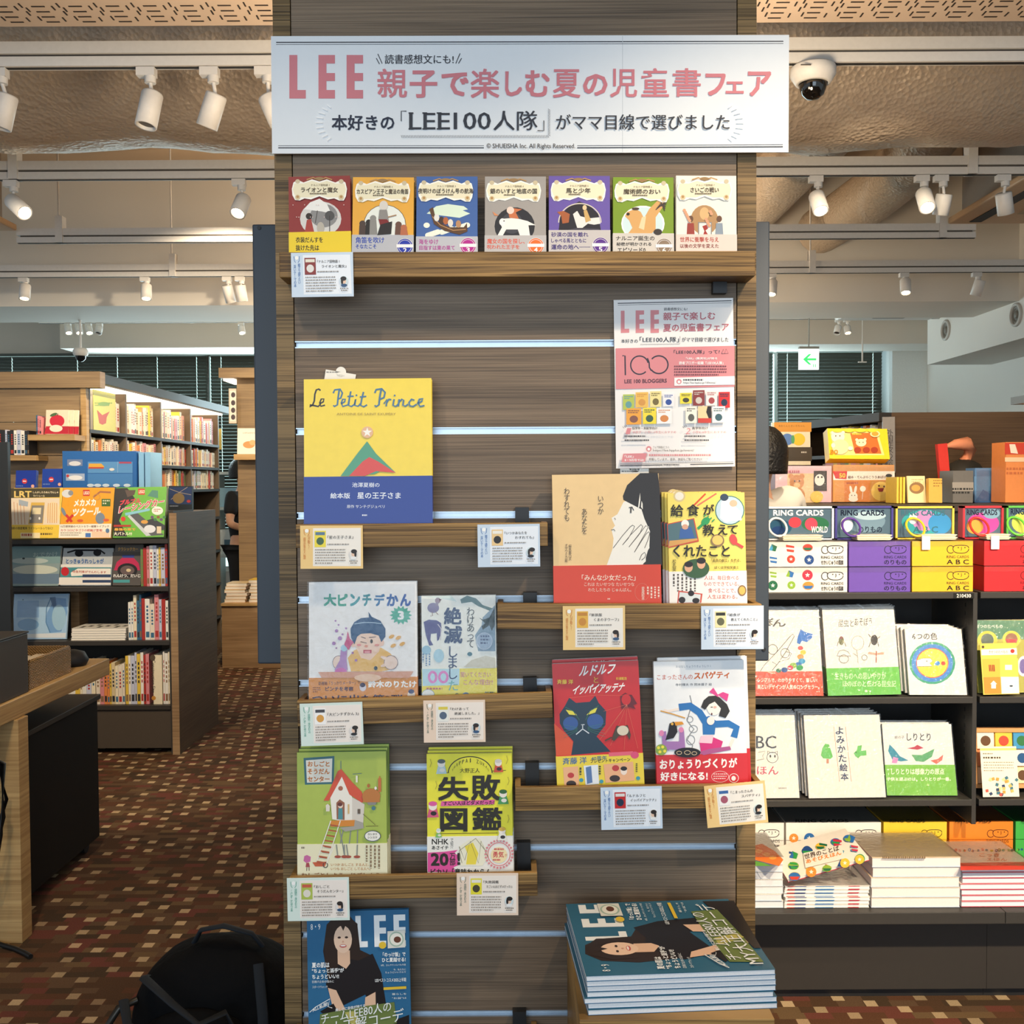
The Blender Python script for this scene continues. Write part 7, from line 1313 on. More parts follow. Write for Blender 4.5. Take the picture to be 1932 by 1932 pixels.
def l3(a):
    a.rect(1170, 548, 1228, 600, 'cf3a30'); a.text('LEGO', 1176, 560, 1224, 588, 'f8f2d8', .03, dy=3); a.poly([(975, 545), (1080, 542), (1150, 640), (1060, 700), (1010, 820), (1080, 955), (960, 952)], '2c2c30'); a.poly([(1060, 560), (1150, 560), (1140, 600), (1080, 620)], '5a4a44'); a.poly([(1250, 610), (1290, 560), (1340, 565), (1340, 630)], '4a8a7a')
    a.poly([(1080, 780), (1160, 750), (1390, 940), (1240, 950)], '54585e'); a.poly([(1080, 780), (1100, 770), (1280, 945), (1240, 950)], 'c9d0d6'); a.poly([(1230, 820), (1300, 800), (1400, 860), (1390, 900), (1300, 905)], '2b3440'); a.ell(1270, 890, 50, 34, 'e0e4ea'); a.ell(1225, 830, 30, 16, 'd9a04a')
    for k in range(5): a.ell(1290 + k * 26, 790 + (k % 2) * 20, 14, 12, ('6a4a7a', '3a7a4a', '8a5a3a')[k % 3])
    a.text('ブルブル', 1012, 645, 1190, 690, 'd94a5a', .06, sk=-22, dy=10); a.text('レーシングカー', 1000, 690, 1390, 765, 'f4f0ec', .08, sk=-75, dy=12); a.text('レーシングカー', 1005, 694, 1386, 760, 'd03a50', .03, sk=-75, dy=12); a.poly([(1060, 755), (1270, 715), (1270, 735), (1065, 778)], '8ac8d8'); a.ell(1335, 735, 48, 36, 'f6f2e8'); a.dash(1305, 720, 1365, 750, 2, 'b06a4a', 4, .5)
    a.ell(1045, 805, 20, 20, 'd83a34'); a.text('最強の車で', 970, 882, 1150, 905, 'f0b84a', .03); a.text('大バトル!!!', 965, 915, 1120, 945, 'f6f2dc', .03); a.rect(1330, 868, 1368, 928, 'e0d0b0'); a.rect(965, 855, 1110, 872, 'b8382c')
book('picture_book', 'yellow and brown tram picture book on the low bookcase, next to the black panel', 'book', ((18, 921), (113, 920), (110, 1015), (18, 1016)), YC + .03, YC + .10, .02, 'ecca58', l1, rest=zt1, crop=LG, group=BG)
book('picture_book', 'orange building-toy book with bold white title', 'book', ((114, 920), (212, 920), (209, 1015), (111, 1016)), YC + .028, YC + .098, .02, 'eda52c', l2, rest=zt1, crop=LG, group=BG)
book('picture_book', 'green and black racing-car toy book', 'book', ((217, 920), (314, 918), (309, 1014), (213, 1015)), YC + .028, YC + .098, .03, '6cb844', l3, rest=zt1, crop=LG, group=BG)
def l4(a): a.poly([(88, 1040), (508, 1036), (508, 1180), (90, 1195)], '7d9a9c'); a.text('おでかけ', 280, 1090, 490, 1130, 'b4c8c4', .01, sk=-8); a.ell(300, 1235, 190, 40, 'c4cabc'); a.ell(250, 1160, 160, 26, 'aebcb8'); a.rect(88, 1270, 500, 1355, '6a8094'); a.ell(200, 1140, 12, 8, '3a4648')
def l5(a):
    a.line([(570, 1090), (640, 1070), (850, 1070), (890, 1100)], 14, '23262a'); a.ell(670, 1095, 36, 30, '23262a'); a.ell(825, 1090, 34, 30, '23262a'); a.text('とっきゅうれっしゃが', 560, 1140, 880, 1185, '2a5a9a', .03); a.rect(515, 1190, 945, 1215, 'e6e2da'); a.poly([(515, 1215), (945, 1215), (940, 1300), (510, 1300)], '4f8f94'); a.poly([(600, 1260), (660, 1225), (940, 1225), (938, 1275), (605, 1290)], 'efe8dc'); a.text('特急列車がでんわします', 615, 1240, 900, 1262, 'b04a3c', .02, sk=6); a.poly([(495, 1300), (940, 1300), (940, 1362), (492, 1362)], 'e9e2d8'); a.poly([(700, 1275), (940, 1275), (940, 1300), (700, 1300)], '3a4a6a'); a.poly([(700, 1322), (940, 1322), (940, 1345), (700, 1345)], '3a4a6a'); a.ell(552, 1250, 34, 38, 'c03038')
def l6(a): a.text('クラシックカー', 1000, 1045, 1170, 1075, 'd9a85a', .03); a.rect(955, 1085, 1190, 1365, '5a5450'); a.poly([(965, 1240), (990, 1170), (1040, 1130), (1130, 1130), (1175, 1180), (1188, 1240)], 'c0345a'); a.poly([(1035, 1110), (1140, 1110), (1135, 1135), (1040, 1135)], '3a4a8a'); a.ell(1080, 1240, 85, 60, '2c2a2c'); a.ell(1080, 1240, 60, 40, '6a5a58'); a.text('れんけつ、だいじ', 960, 1272, 1190, 1300, 'f2efe8', .03); a.rect(960, 1320, 1100, 1345, '4f9a9c'); a.ell(1090, 1240, 20, 14, 'd9c49a')
book('picture_book', 'misty grey-green train book on the second shelf', 'book', ((20, 1031), (112, 1030), (110, 1106), (19, 1106)), YC + .05, YC + .10, .015, '8a9c9c', l4, rest=zt2, crop=LG, group=BG, gloss=.2)
book('picture_book', 'express train book with blue title and red seal', 'book', ((114.5, 1034), (211, 1034), (208, 1106), (114, 1106)), YC + .05, YC + .10, .015, 'b6bcbe', l5, rest=zt2, crop=LG, group=BG, gloss=.2)
book('picture_book', 'dark book with a red classic engine, beside the upright books', 'book', ((212, 1027), (265, 1027), (265, 1106), (212, 1106)), YC + .05, YC + .10, .015, '6a645e', l6, rest=zt2, crop=LG, group=BG, gloss=.2)
def l7(a): a.poly([(150, 1500), (330, 1495), (330, 1640), (140, 1640)], '8cb8e8'); a.poly([(420, 1470), (470, 1465), (400, 1600), (390, 1700), (430, 1770), (520, 1760), (570, 1600), (560, 1480)], '78a8dc'); a.ell(500, 1640, 60, 110, 'a8d0e8'); a.ell(240, 1700, 90, 50, '7aaee0'); a.line([(430, 1475), (395, 1560), (390, 1680), (425, 1770)], 8, '4f86bc'); a.ell(195, 1490, 5, 5, '4a6a8a'); a.poly([(100, 1785), (560, 1770), (555, 1812), (98, 1812)], 'e9eef2')
book('picture_book', 'pale blue wrapped picture book lit brightly on the third shelf', 'book', ((27, 1121), (131, 1120), (125, 1208), (21, 1209)), YC + .06, YC + .11, .012, 'b0d6f6', l7, rest=zt3, crop=LG, group=BG, gloss=.15, wrap=True)
# spines
def row(px0, px1, Y, z, hmin, hmax, n, lbl, grp, cols, seed, depth=.16, tilt=0, zlim=None):
    r = random.Random(seed); xx = Lx(px0, Y); xe = Lx(px1, Y); ws = [r.uniform(.6, 1.5) for _ in range(n)]; s = sum(ws); i = 0
    for w_ in ws:
        w = (xe - xx) * w_ / s; h = r.uniform(hmin, hmax); c = r.choice(cols); mm = frame(V((xx if i == 0 else cur, Y, z)), (1, 0, 0), (0, 0, 1)); cur = (xx if i == 0 else cur) + w
        spine_book(mm, w - .0012, h, depth, c, '%s book upright %s, %s in the row' % (CN[c], lbl, ORD[i]), grp, r.choice(['2a2a2e', 'b0342c', '3a6a8a', '8a6a4a'])); i += 1
LIGHTS = ['f0ece2', 'f0ece2', 'b0342c', 'efe2c4', 'e9dcc8', '3a6a8a', 'e6c24a', '6a8a4a', 'd98a90', 'c9cde0']
WARMS = ['efe2c4', 'e9dcc8', 'f0ece2', 'f0ece2', 'e9dcc8', 'd9c49a', 'efe2c4', 'e9dcc8', 'e2894a', 'e6c24a', 'efe2c4', 'd98a90', 'e9dcc8', 'b0342c', 'f0ece2']
row(266, 317, YC + .04, zt2 + .0003, .20, .235, 9, 'beside the red engine book', 'upright books on the second shelf of the low bookcase', LIGHTS, 3)
row(241, 317, YC + .04, zt3 + .0003, .20, .262, 12, 'beside the flat paperback stack', 'upright books on the third shelf of the low bookcase', LIGHTS, 4)
row(178, 233, YC + .04, zt4 + .0003, .2, .24, 9, 'on the bottom shelf near the drawer trolley', 'upright books on the bottom shelf of the low bookcase', WARMS, 6)
row(234, 279, YC + .04, zt4 + .0003, .27, .29, 8, 'on the bottom shelf before the wide cream book', 'upright books on the bottom shelf of the low bookcase', LIGHTS, 7)
row(305, 318, YC + .04, zt4 + .0003, .28, .30, 3, 'on the bottom shelf against the end panel', 'upright books on the bottom shelf of the low bookcase', ['f0ece2', 'efe2c4'], 8)
row(70, 177, YC + .06, zt4 + .0003, .18, .25, 14, 'on the bottom shelf above the trolley', 'upright books on the bottom shelf of the low bookcase', LIGHTS + ['2f4aa0'], 9)
xx = Lx(282); w = Lx(299) - xx
o = spine_book(frame(V((xx, YC + .035, zt4 + .0003)), (1, 0, 0), (0, 0, 1)), w, .275, .2, 'efe2c4', 'wide cream book spine with a vertical title on the bottom shelf', 'upright books on the bottom shelf of the low bookcase')
b = MB(); fm = o.matrix_world; a = Art(b, fm, -.0002, eps=.0003); a.t3('Construction Site', (286, 1245), (286, 1307), (293, 1245), '3a342c', .01); a.ell(288, 1241, 5, 6, '5a4a3a'); a.ell(290, 1317, 4, 4, 'c88a3a'); tag(b.build('spine_print', o))
r = random.Random(3); xa, xb = Lx(126), Lx(234)
for k in range(5):
    t = thing('paperback', 'white flat-lying paperback on the third shelf, %s of its stack' % ('bottom', 'second from the bottom', 'middle', 'second from the top', 'topmost')[k], 'book', V(((xa + xb) / 2 + r.uniform(-.006, .006), YC + .03, zt3 + .0004 + k * .0135)), 'flat stack of white paperbacks'); h = (xb - xa) / 2 - .006
    b = MB().box(-h, h, 0, .2, .0122, .0132, ink('e9e4da', .4)).box(-h, h, 0, .2, 0, .001, ink('d9d2c6', .4))
    if k == 4:
        for q_ in range(9): b.box(-h + .03 + q_ * .032, -h + .05 + q_ * .032, .03 + (q_ % 3) * .04, .09 + (q_ % 3) * .03, .0132, .0134, ink('55524c', .5))
    b.build('cover', t); MB().box(-h + .002, h - .002, .002, .197, .001, .0122, PAGES).build('page_block', t)
# on the riser: blue boxed train sets
def l8(a):
    a.rect(570, 300, 700, 355, '7a8cb0'); a.ell(635, 335, 50, 20, 'e0e2e6'); a.rect(560, 420, 718, 480, 'a9bcd8'); a.ell(640, 455, 60, 20, 'eef0f2'); a.ell(575, 440, 12, 12, 'c83a3a')
    a.rect(745, 320, 1125, 415, '5f9ad0'); a.rect(745, 420, 1125, 530, '4a86c4'); a.poly([(755, 335), (860, 335), (885, 360), (880, 375), (750, 375)], 'e8b048'); a.poly([(752, 365), (882, 365), (880, 378), (752, 378)], 'c8503c'); a.ell(950, 385, 22, 12, 'e9e4da'); a.line([(1000, 320), (1000, 412)], 3, 'a9c8e4'); a.rect(1010, 320, 1115, 335, 'b0506a')
    for x in (770, 830, 900, 990, 1080): a.ell(x, 520, 30, 14, 'c9def0')
boxitem('toy_box', 'large blue boxed vehicle set standing behind the orange toy book', 'box', ((118, 851), (258, 851), (258, 921), (118, 921)), 6.06, .07, '2f6cb4', l8, crop=LG, rest=1.47)
for i, px in enumerate((261.5, 273.5)): boxitem('toy_box', 'light blue box edge beside the large blue vehicle set, %s of two' % ORD[i], 'box', ((px, 853), (px + 11, 853), (px + 11, 921), (px, 921)), 6.08, .2, '8ec4ea', None, crop=LG, rest=1.47, group='light blue boxes behind the racing-car book')
def lgo(cx_, cy_): return lambda a: (a.ell(cx_, cy_, 22, 22, 'cf3a40'), a.text('nina', cx_ - 15, cy_ - 7, cx_ + 15, cy_ + 7, 'f4eef0', .02), a.dash(cx_ - 70, cy_ + 35, cx_ + 30, cy_ + 48, 1, '6a8ac8', 3, .8))
def lg0(cx_, cy_): return lambda a: (a.ell(cx_, cy_, 22, 22, 'cf3a40'), a.rect(cx_ - 14, cy_ - 5, cx_ + 14, cy_ + 5, 'f0e4e8'), a.dash(cx_ - 70, cy_ + 35, cx_ + 30, cy_ + 48, 1, '6a8ac8', 3, .8), a.ell(cx_ + 70, cy_ + 42, 14, 14, 'e6b09c'))
boxitem('picture_book', 'navy book with a red round badge behind the tram book', 'book', ((25, 888), (65, 887), (67, 921), (29, 921)), 6.05, .03, '1c3aa0', lg0(208, 485), crop=LG, rest=1.47, lean=.015, group='navy books with red badges')
boxitem('picture_book', 'navy book with a red round badge beside the large blue vehicle set', 'book', ((77, 885), (116, 884), (116, 921), (79, 921)), 6.05, .03, '1e44a8', lg0(435, 470), crop=LG, rest=1.47, lean=.015, group='navy books with red badges')
def l9(a): a.rect(1430, 535, 1625, 680, '2c3f6c'); a.line([(1440, 550), (1520, 580), (1620, 600)], 5, 'a89a88'); a.line([(1590, 535), (1520, 580), (1450, 640)], 5, 'a89a88'); a.ell(1515, 630, 50, 45, '8a7450'); a.ell(1600, 655, 16, 12, 'b8383c'); a.dash(1440, 690, 1560, 705, 1, '8a94a8', 4, .7)
boxitem('picture_book', 'dark helicopter book standing on the low bookcase by its end panel', 'book', ((317, 917), (362, 917), (363, 966), (317, 965)), 6.02, .03, '2a3038', l9, crop=LG, rest=1.337)
o = [o for o in COL.objects if o.get('label', '').startswith('dark helicopter')][0]
# black panel at the picture's edge
t = thing('dark_case_end', 'black end panel of another bookcase at the picture edge', 'panel', V((X(-40, 5.2, 1000), 5.2, 0)))
MB().box(0, X(17, 5.2, 1000) - X(-40, 5.2, 1000), 0, .03, 0, Z(834, 5.2, 10), ink('1f2327', .5)).build('panel_board', t, .002)

# tall bookcase: timber end and lit side shelves
XT = -2.66; YT = 6.42; YE = 9.36; ZT = 2.2
t = thing('tall_bookcase', 'tall bookcase with a slatted timber end and lit shelves of books along its side', 'bookcase', V((XT, YT, 0)))
inv = lambda x, y: (x - XT, y - YT)
SLW = wood('slat_panel', '75604a', '97805f', sz=70, rnd=.1)
for k in range(10): MB().box(-2.6, -.03, 0, .02, k * .21 + .002, (k + 1) * .21 - .002, SLW).build('end_slat', t)
MB().box(-2.6, .10, -.03, .05, 2.1, ZT, SLW).build('top_cap', t); MB().box(-.034, .0, -.005, .045, 0, 2.1, OAK).build('corner_post', t)
MB().box(-.33, .08, .05, YE - YT + .1, 2.135, ZT - .005, ink('1c1b1a', .5)).build('canopy', t)
MB().box(-.30, .02, .06, YE - YT, 2.118, 2.134, glow('fff0d6', 2.6)).build('light_panel', t)
MB().box(-.34, -.31, .02, YE - YT, 0, 2.13, ink('3d342b', .6)).build('back_panel', t)
divY = [6.47, 7.08, 7.78, 8.5, 9.3]
for y in divY: MB().box(-.31, .0, y - YT - .012, y - YT + .012, 0, 2.118, ink('6a5a48', .5)).build('divider', t)
SH = [1.845, 1.64, 1.45, 1.2, .9, .6, .3]
for z in SH: MB().box(-.31, .004, .04, YE - YT - .05, z - .022, z, ink('2c2825', .5)).build('shelf_board', t)
rd = random.Random(21); bayn = ['first', 'second', 'third', 'fourth']; rown = ['top', 'second', 'third', 'fourth']
for ri, z in enumerate(SH[:3]):
    for bi in range(4):
        y = divY[bi] + .02; ye = divY[bi + 1] - .02; i = 0
        if ri == 0 and bi == 0: y += .48
        while y < ye - .04 and i < 20:
            w = rd.uniform(.026, .055); h = rd.uniform(.13, .165) if ri in (1, 2) else rd.uniform(.16, .23)
            if ri == 0: h = rd.uniform(.17, .235)
            if y + w > ye: break
            c = rd.choice(WARMS if ri < 2 or rd.random() < .7 else LIGHTS)
            mm = frame(V((XT - .02 - rd.uniform(0, .02), y, z + .0003)), (0, 1, 0), (0, 0, 1))
            spine_book(mm, w - .001, h, .15, c, '%s book in the lit tall bookcase, %s row, %s bay, %s along' % (CN[c], rown[ri], bayn[bi], ORD[i]), 'books along the lit side of the tall bookcase', rd.choice(['b0342c', '2a2a2e', '8a6a4a', 'e2894a'])); y += w; i += 1
def sidebook(y0, y1, z, h, col, art, lb, th=.03):
    m = frame(V((XT - .015, (y0 + y1) / 2, z + .0003)), (0, 1, 0), (0, 0, 1)); W = y1 - y0; t = thing('picture_book', lb, 'book', m, 'face-out books in the lit tall bookcase'); b = MB().box(-W / 2, W / 2, 0, .0016, 0, h, ink(col, .4)).box(-W / 2, W / 2, th, th + .0016, 0, h, ink(col, .4))
    if art: art(Art(b, m, 0, eps=.0004).c(0, 480, 3.578))
    b.build('cover', t); MB().box(-W / 2 + .002, W / 2 - .002, .0016, th, .002, h - .002, PAGES).build('page_block', t)
def t1(a): a.poly([(655, 1050), (690, 1085), (740, 1060), (720, 1100), (715, 1140), (690, 1150), (670, 1140)], 'c8502c'); a.ell(700, 1010, 40, 14, '8ab04a'); a.dash(640, 1000, 760, 1030, 2, '8ab04a', 3, .5)
sidebook(6.56, 6.93, SH[0], .26, 'd9d24a', t1, 'yellow-green picture book with a red creature facing the aisle')
def t2(a): a.poly([(1140, 1480), (1170, 1470), (1185, 1560), (1150, 1560)], 'd8452c')
# books on ledges of the timber end
def ledge(px0, px1, y0, y1, lb):
    m, W, H = plane_frame(Q(px0, y0, px1, y1), YT - .17); t = thing('wall_ledge', lb, 'shelf', m, 'oak ledges on the slatted end'); MB().box(-W / 2, W / 2, 0, .162, 0, H, OAK).build('board', t, .002); return m.translation.z + H + .0022
z1 = ledge(52, 141, 820, 831, 'oak ledge holding the red apple book'); z2 = ledge(-20, 68, 859, 869, 'oak ledge holding upright comics')
def ap(a): a.poly([(310, 1160), (465, 1160), (462, 1212), (300, 1212)], 'b02438'); a.ell(385, 1125, 50, 42, 'c42a40'); a.ell(378, 1175, 44, 24, 'ecdcc8'); a.ell(362, 1082, 26, 10, '4a6a44', rot=-20); a.line([(385, 1090), (392, 1075)], 5, '4a3a2c')
tt = book('picture_book', 'cream book with a big red apple on the oak ledge', 'book', ((89, 773.5), (130, 773), (129, 820), (84, 820)), YT - .13, YT - .11, .012, 'e6d6bc', ap, rest=z1, crop=(0, 480, 3.578), group='apple books')
behind(tt, ['second copy of the red apple book, its edge showing', 'rearmost copy of the red apple book'], 2, .024, 0, 0, thick=.012)
row(74, 84, YT - .15, z1 + .0003, .10, .125, 3, 'on the ledge before the apple book', 'thin books on the apple ledge', ['3a6a8a', 'b0342c', 'd98a90'], 31, depth=.1)
row(-16, 60, YT - .15, z2 + .0003, .145, .155, 14, 'on the lower oak ledge, black-and-white comics', 'comics on the lower oak ledge', ['2a2a2e', 'f0ece2', 'f0ece2', '2a2a2e', 'c9cde0'], 32, depth=.11)

# timber end-of-aisle stand behind the pillar's board
YV = 8.27; xa, xb = X(418, YV, 1150), X(530, YV, 1150); zb = Z(1138, YV, 450)
t = thing('aisle_end_stand', 'timber stand with a low table of book stacks, half hidden behind the blue-grey board', 'display stand', V((xa, YV, 0)))
MB().box(0, xb - xa, 0, .5, 0, zb - .02, OAKV).build('table_base', t); MB().box(-.0, xb - xa, -.02, .52, zb - .02, zb, OAK).build('table_top', t)
xu = X(449, YV + .25, 900) - xa
MB().box(xu, xb - xa, .25, .55, zb, 2.36, SLW).build('tall_panel', t); MB().box(X(419, YV + .2, 700) - xa, xb - xa, .1, .55, 2.36, 2.44, SLW).build('top_cap', t)
MB().box(X(424, YV + .2, 700) - xa, xu, .15, .5, 2.34, 2.359, glow('fff0d6', 2)).build('light_panel', t)
zl = Z(857, YV + .1, 460); MB().box(X(441, YV + .1, 860) - xa, xb - xa, .1, .25, zl - .045, zl, OAK).build('ledge', t)
def pz(a): a.text('いのちのかたち', 1640, 1200, 1720, 1210, '8a5a3a', .01); a.ell(1680, 1285, 40, 24, 'e8945a'); a.ell(1705, 1270, 22, 18, 'f0b07a')
book('picture_book', 'white book with an orange shape on the stand\'s ledge', 'book', ((450, 808), (484, 808), (482, 857), (447, 857)), YV + .14, YV + .16, .012, 'f0e6da', pz, rest=zl, crop=(0, 480, 3.578))
for s, (p0, p1, n) in enumerate(((423, 466, 6), (469, 500, 7))):
    q0, q1 = X(p0, YV + .03, 1120), X(p1, YV + .03, 1120)
    for k in range(n):
        c = ['efe2c4', 'd9c49a', 'f0ece2', 'e6c24a'][(k + s) % 4]; tt = thing('picture_book', 'flat book on the aisle-end table, %s stack, %s from the bottom' % (('outer', 'inner')[s], ORD[k]), 'book', V(((q0 + q1) / 2 + .008 * ((k * 7) % 3 - 1), YV + .03, zb + .0004 + k * .0265)), 'book stacks on the aisle-end table'); h = (q1 - q0) / 2 - .008
        MB().box(-h, h, 0, .2, .024, .0262, ink(c, .4)).box(-h, h, 0, .2, 0, .002, ink('c88a4a', .4)).build('cover', tt); MB().box(-h + .002, h - .002, .002, .197, .002, .024, PAGES).build('page_block', tt)
# framed picture and yellow card by the stand
m, W, H = plane_frame(Q(432, 733, 446, 799), YV + .1); t = thing('flower_picture', 'tall narrow frame of dark flower drawings beside the timber stand', 'picture frame', m)
b = MB().box(-W / 2, W / 2, 0, .015, 0, H, ink('c9bfae', .5)); a = Art(b, m, 0, eps=.0006); a.rect(434, 737, 445, 795, 'e2dccf'); [a.ell(440, y, 4, 5, '4a4046') for y in (745, 760, 774, 787)]; b.build('framed_print', t)
m, W, H = plane_frame(Q(402, 809, 418, 848), 9.5); t = thing('notice_card', 'blank yellow card standing out at the tall bookcase end', 'card', m); MB().box(-W / 2, W / 2, 0, .004, 0, H, ink('f0d87c', .5)).build('card_sheet', t)
MB().cyl((0, .002, 0), (0, .002, -m.translation.z), .008, BLACK, n=8).build('pole', t)

# pale service shelf far behind, glimpsed past the tall bookcase
xa, xb = X(398, 10.7, 900), X(520, 10.7, 900)
t = thing('service_shelf', 'pale shelf rack far behind, glimpsed between the tall bookcase and the timber stand', 'shelf', V((xa, 10.7, 0)))
for k, z in enumerate((.1, .75, 1.25, 1.62)): MB().box(0, xb - xa, 0, .4, z - .03, z, ink('c8d4d6', .5)).build('shelf_board', t)
for x in (0, xb - xa - .03): MB().box(x, x + .03, 0, .4, 0, 1.62, ink('aab6b8', .5)).build('upright', t)
for k, (x, z, w_, h, c, lb) in enumerate(((.06, 1.2508, .28, .2, 'a8cfe4', 'pale blue carton on the far rack, upper shelf'), (.05, .7508, .22, .26, 'e6eef0', 'white carton on the far rack, lower shelf'), (.30, .7508, .2, .18, '9ab8c8', 'blue-grey carton on the far rack, lower shelf'))):
    tt = thing('storage_carton', lb, 'box', V((xa + x, 10.75, z)), 'cartons on the far rack'); MB().box(0, w_, 0, .25, 0, h, ink(c, .6)).build('carton_body', tt, .004); MB().box(w_ * .3, w_ * .7, -.001, 0, h * .3, h * .6, ink('5f7f94', .6)).build('side_label', tt)

# ---- counter table with drawer trolley
XR_ = -1.62; Y0, Y1 = 2.6, 4.09
t = thing('counter_table', 'light oak counter table with square legs at the picture edge', 'table', V((XR_, 3.3, 0)))
MB().box(-1.3, 0, Y0 - 3.3, Y1 - 3.3, .735, .80, OAK).build('table_top', t, .003)
MB().box(-.062, .012, .0, .07, 0, .735, OAK).build('leg', t, .002); MB().box(-1.28, -1.21, .0, .07, 0, .735, OAK).build('leg', t, .002)
t = thing('drawer_trolley', 'dark brown drawer trolley on castors under the oak counter', 'trolley', V((-2.3, 3.42, 0)))
MB().box(0, .60, 0, .74, .055, .62, ink('1b130c', .7, spec=.15, var=.1, scale=20)).build('body', t, .003); MB().box(-.01, .61, -.01, .75, .62, .64, ink('3a2e22', .6)).build('top_board', t, .002)
for cx_, cy_ in ((.55, .70), (.55, .05), (.05, .7), (.05, .05)): MB().cyl((cx_ - .012, cy_, .026), (cx_ + .012, cy_, .026), .026, BLACK).cyl((cx_, cy_, .03), (cx_, cy_, .056), .008, BLACK, n=8).build('castor', t)
# wicker basket
wk, nt, bs = _new('wicker'); tc = nt.nodes.new('ShaderNodeTexCoord'); wv = nt.nodes.new('ShaderNodeTexWave'); wv.bands_direction = 'Z'; wv.inputs['Scale'].default_value = 55; wv.inputs['Distortion'].default_value = 1.5
wv2 = nt.nodes.new('ShaderNodeTexWave'); wv2.bands_direction = 'DIAGONAL'; wv2.inputs['Scale'].default_value = 60; mu = nt.nodes.new('ShaderNodeMath'); mu.operation = 'MULTIPLY'
cr = nt.nodes.new('ShaderNodeValToRGB'); cr.color_ramp.elements[0].color = rgb('8a6230'); cr.color_ramp.elements[1].color = rgb('e2b878')
nt.links.new(tc.outputs['Object'], wv.inputs[0]); nt.links.new(tc.outputs['Object'], wv2.inputs[0]); nt.links.new(wv.outputs[1], mu.inputs[0]); nt.links.new(wv2.outputs[1], mu.inputs[1]); mu2 = nt.nodes.new('ShaderNodeMath'); mu2.operation = 'POWER'; mu2.inputs[1].default_value = .5; nt.links.new(mu.outputs[0], mu2.inputs[0]); nt.links.new(mu2.outputs[0], cr.inputs[0]); nt.links.new(cr.outputs[0], bs.inputs['Base Color'])
bp = nt.nodes.new('ShaderNodeBump'); bp.inputs['Distance'].default_value = .006; nt.links.new(mu2.outputs[0], bp.inputs['Height']); nt.links.new(bp.outputs[0], bs.inputs['Normal']); bs.inputs['Roughness'].default_value = .6
t = thing('wicker_basket', 'brown wicker basket of papers on the oak counter', 'basket', V((-2.0, 3.46, .8008)))
b = MB().box(0, .355, 0, .012, 0, .09, wk).box(0, .355, .318, .33, 0, .09, wk).box(0, .012, .012, .318, 0, .09, wk).box(.343, .355, .012, .318, 0, .09, wk).box(.012, .343, .012, .318, 0, .01, wk); b.build('basket_body', t)
MB().tube([(.006, .006, .092), (.349, .006, .092), (.349, .324, .092), (.006, .324, .092), (.006, .006, .092)], .008, wk, 8).build('rim', t)
for i in range(4):
    tt = thing('paper_bundle', 'folded paper bundle in the wicker basket, %s of four' % ORD[i], 'paper', Matrix.Translation((-1.965 + .078 * i, 3.5, .8125)) @ Matrix.Rotation(.03 * (i - 1.5), 4, 'Z'), 'paper bundles in the basket'); MB().box(0, .05, 0, .22, 0, .062 + .006 * (i % 2), ink(('efe8dc', 'e6d9c2', 'f2eee6', 'dccdb4')[i], .6)).build('folded_sheets', tt)
t = thing('file_box', 'grey-brown file box at the picture edge on the oak counter', 'box', V((-2.1, 2.95, .8008))); MB().box(0, .468, 0, .48, 0, .2, ink('4a4440', .5)).build('box_body', t, .004); MB().box(-.003, .471, -.003, .483, .2, .206, ink('2c2a29', .5)).build('lid', t, .002)
for i in range(5):
    tt = thing('leaflet_pile', 'small pile of printed leaflets behind the wicker basket, %s along' % ORD[i], 'leaflets', Matrix.Translation((-2.35 + .125 * i, 3.88, .8008)) @ Matrix.Rotation(.12 * ((i * 3) % 4 - 1.5), 4, 'Z'), 'leaflets behind the basket'); MB().box(-.05, .05, -.06, .06, 0, .035 + .006 * (i % 3), ink(('d9d2c4', '8a8478', 'efe8dc', '5a564e', 'c9bda4')[i], .5)).box(-.03, .03, -.03, .03, .035 + .006 * (i % 3), .0355 + .006 * (i % 3), ink('3a3836', .5)).build('sheets', tt)
t = thing('black_pouch', 'small black pouch at the far end of the oak counter', 'pouch', V((-1.70, 3.93, .8008))); MB().lathe((0, 0, 0), [(0, 0), (.05, 0), (.06, .02), (.045, .05), (.015, .06), (0, .06)], ink('22242a', .6)).build('pouch_body', t)
t = thing('cable_loop', 'black cable coils hanging at the oak table leg', 'cable', V((-1.66, 3.22, 0)))
for k in range(3):
    MB().tube([(.008 * k - .02, -.02 * k, .70 - .02 * k), (.035 + .01 * k, -.02, .62), (.05, -.02 * k, .50 - .05 * k), (.025, -.02, .40 - .05 * k), (-.02, -.01 * k, .44), (-.03, 0, .58), (-.02, 0, .70)], .006, ink('121213', .4), 8).build('coil', t)
t = thing('floor_cable', 'black cable end lying on the carpet under the oak table', 'cable', V((atz(30, 1790, .008)))); o = t.location
MB().tube([atz(x, y, .008) - V(o) for x, y in ((-40, 1770), (0, 1782), (28, 1790), (48, 1799), (58, 1805))], .008, ink('161515', .5), 8).build('cord', t)

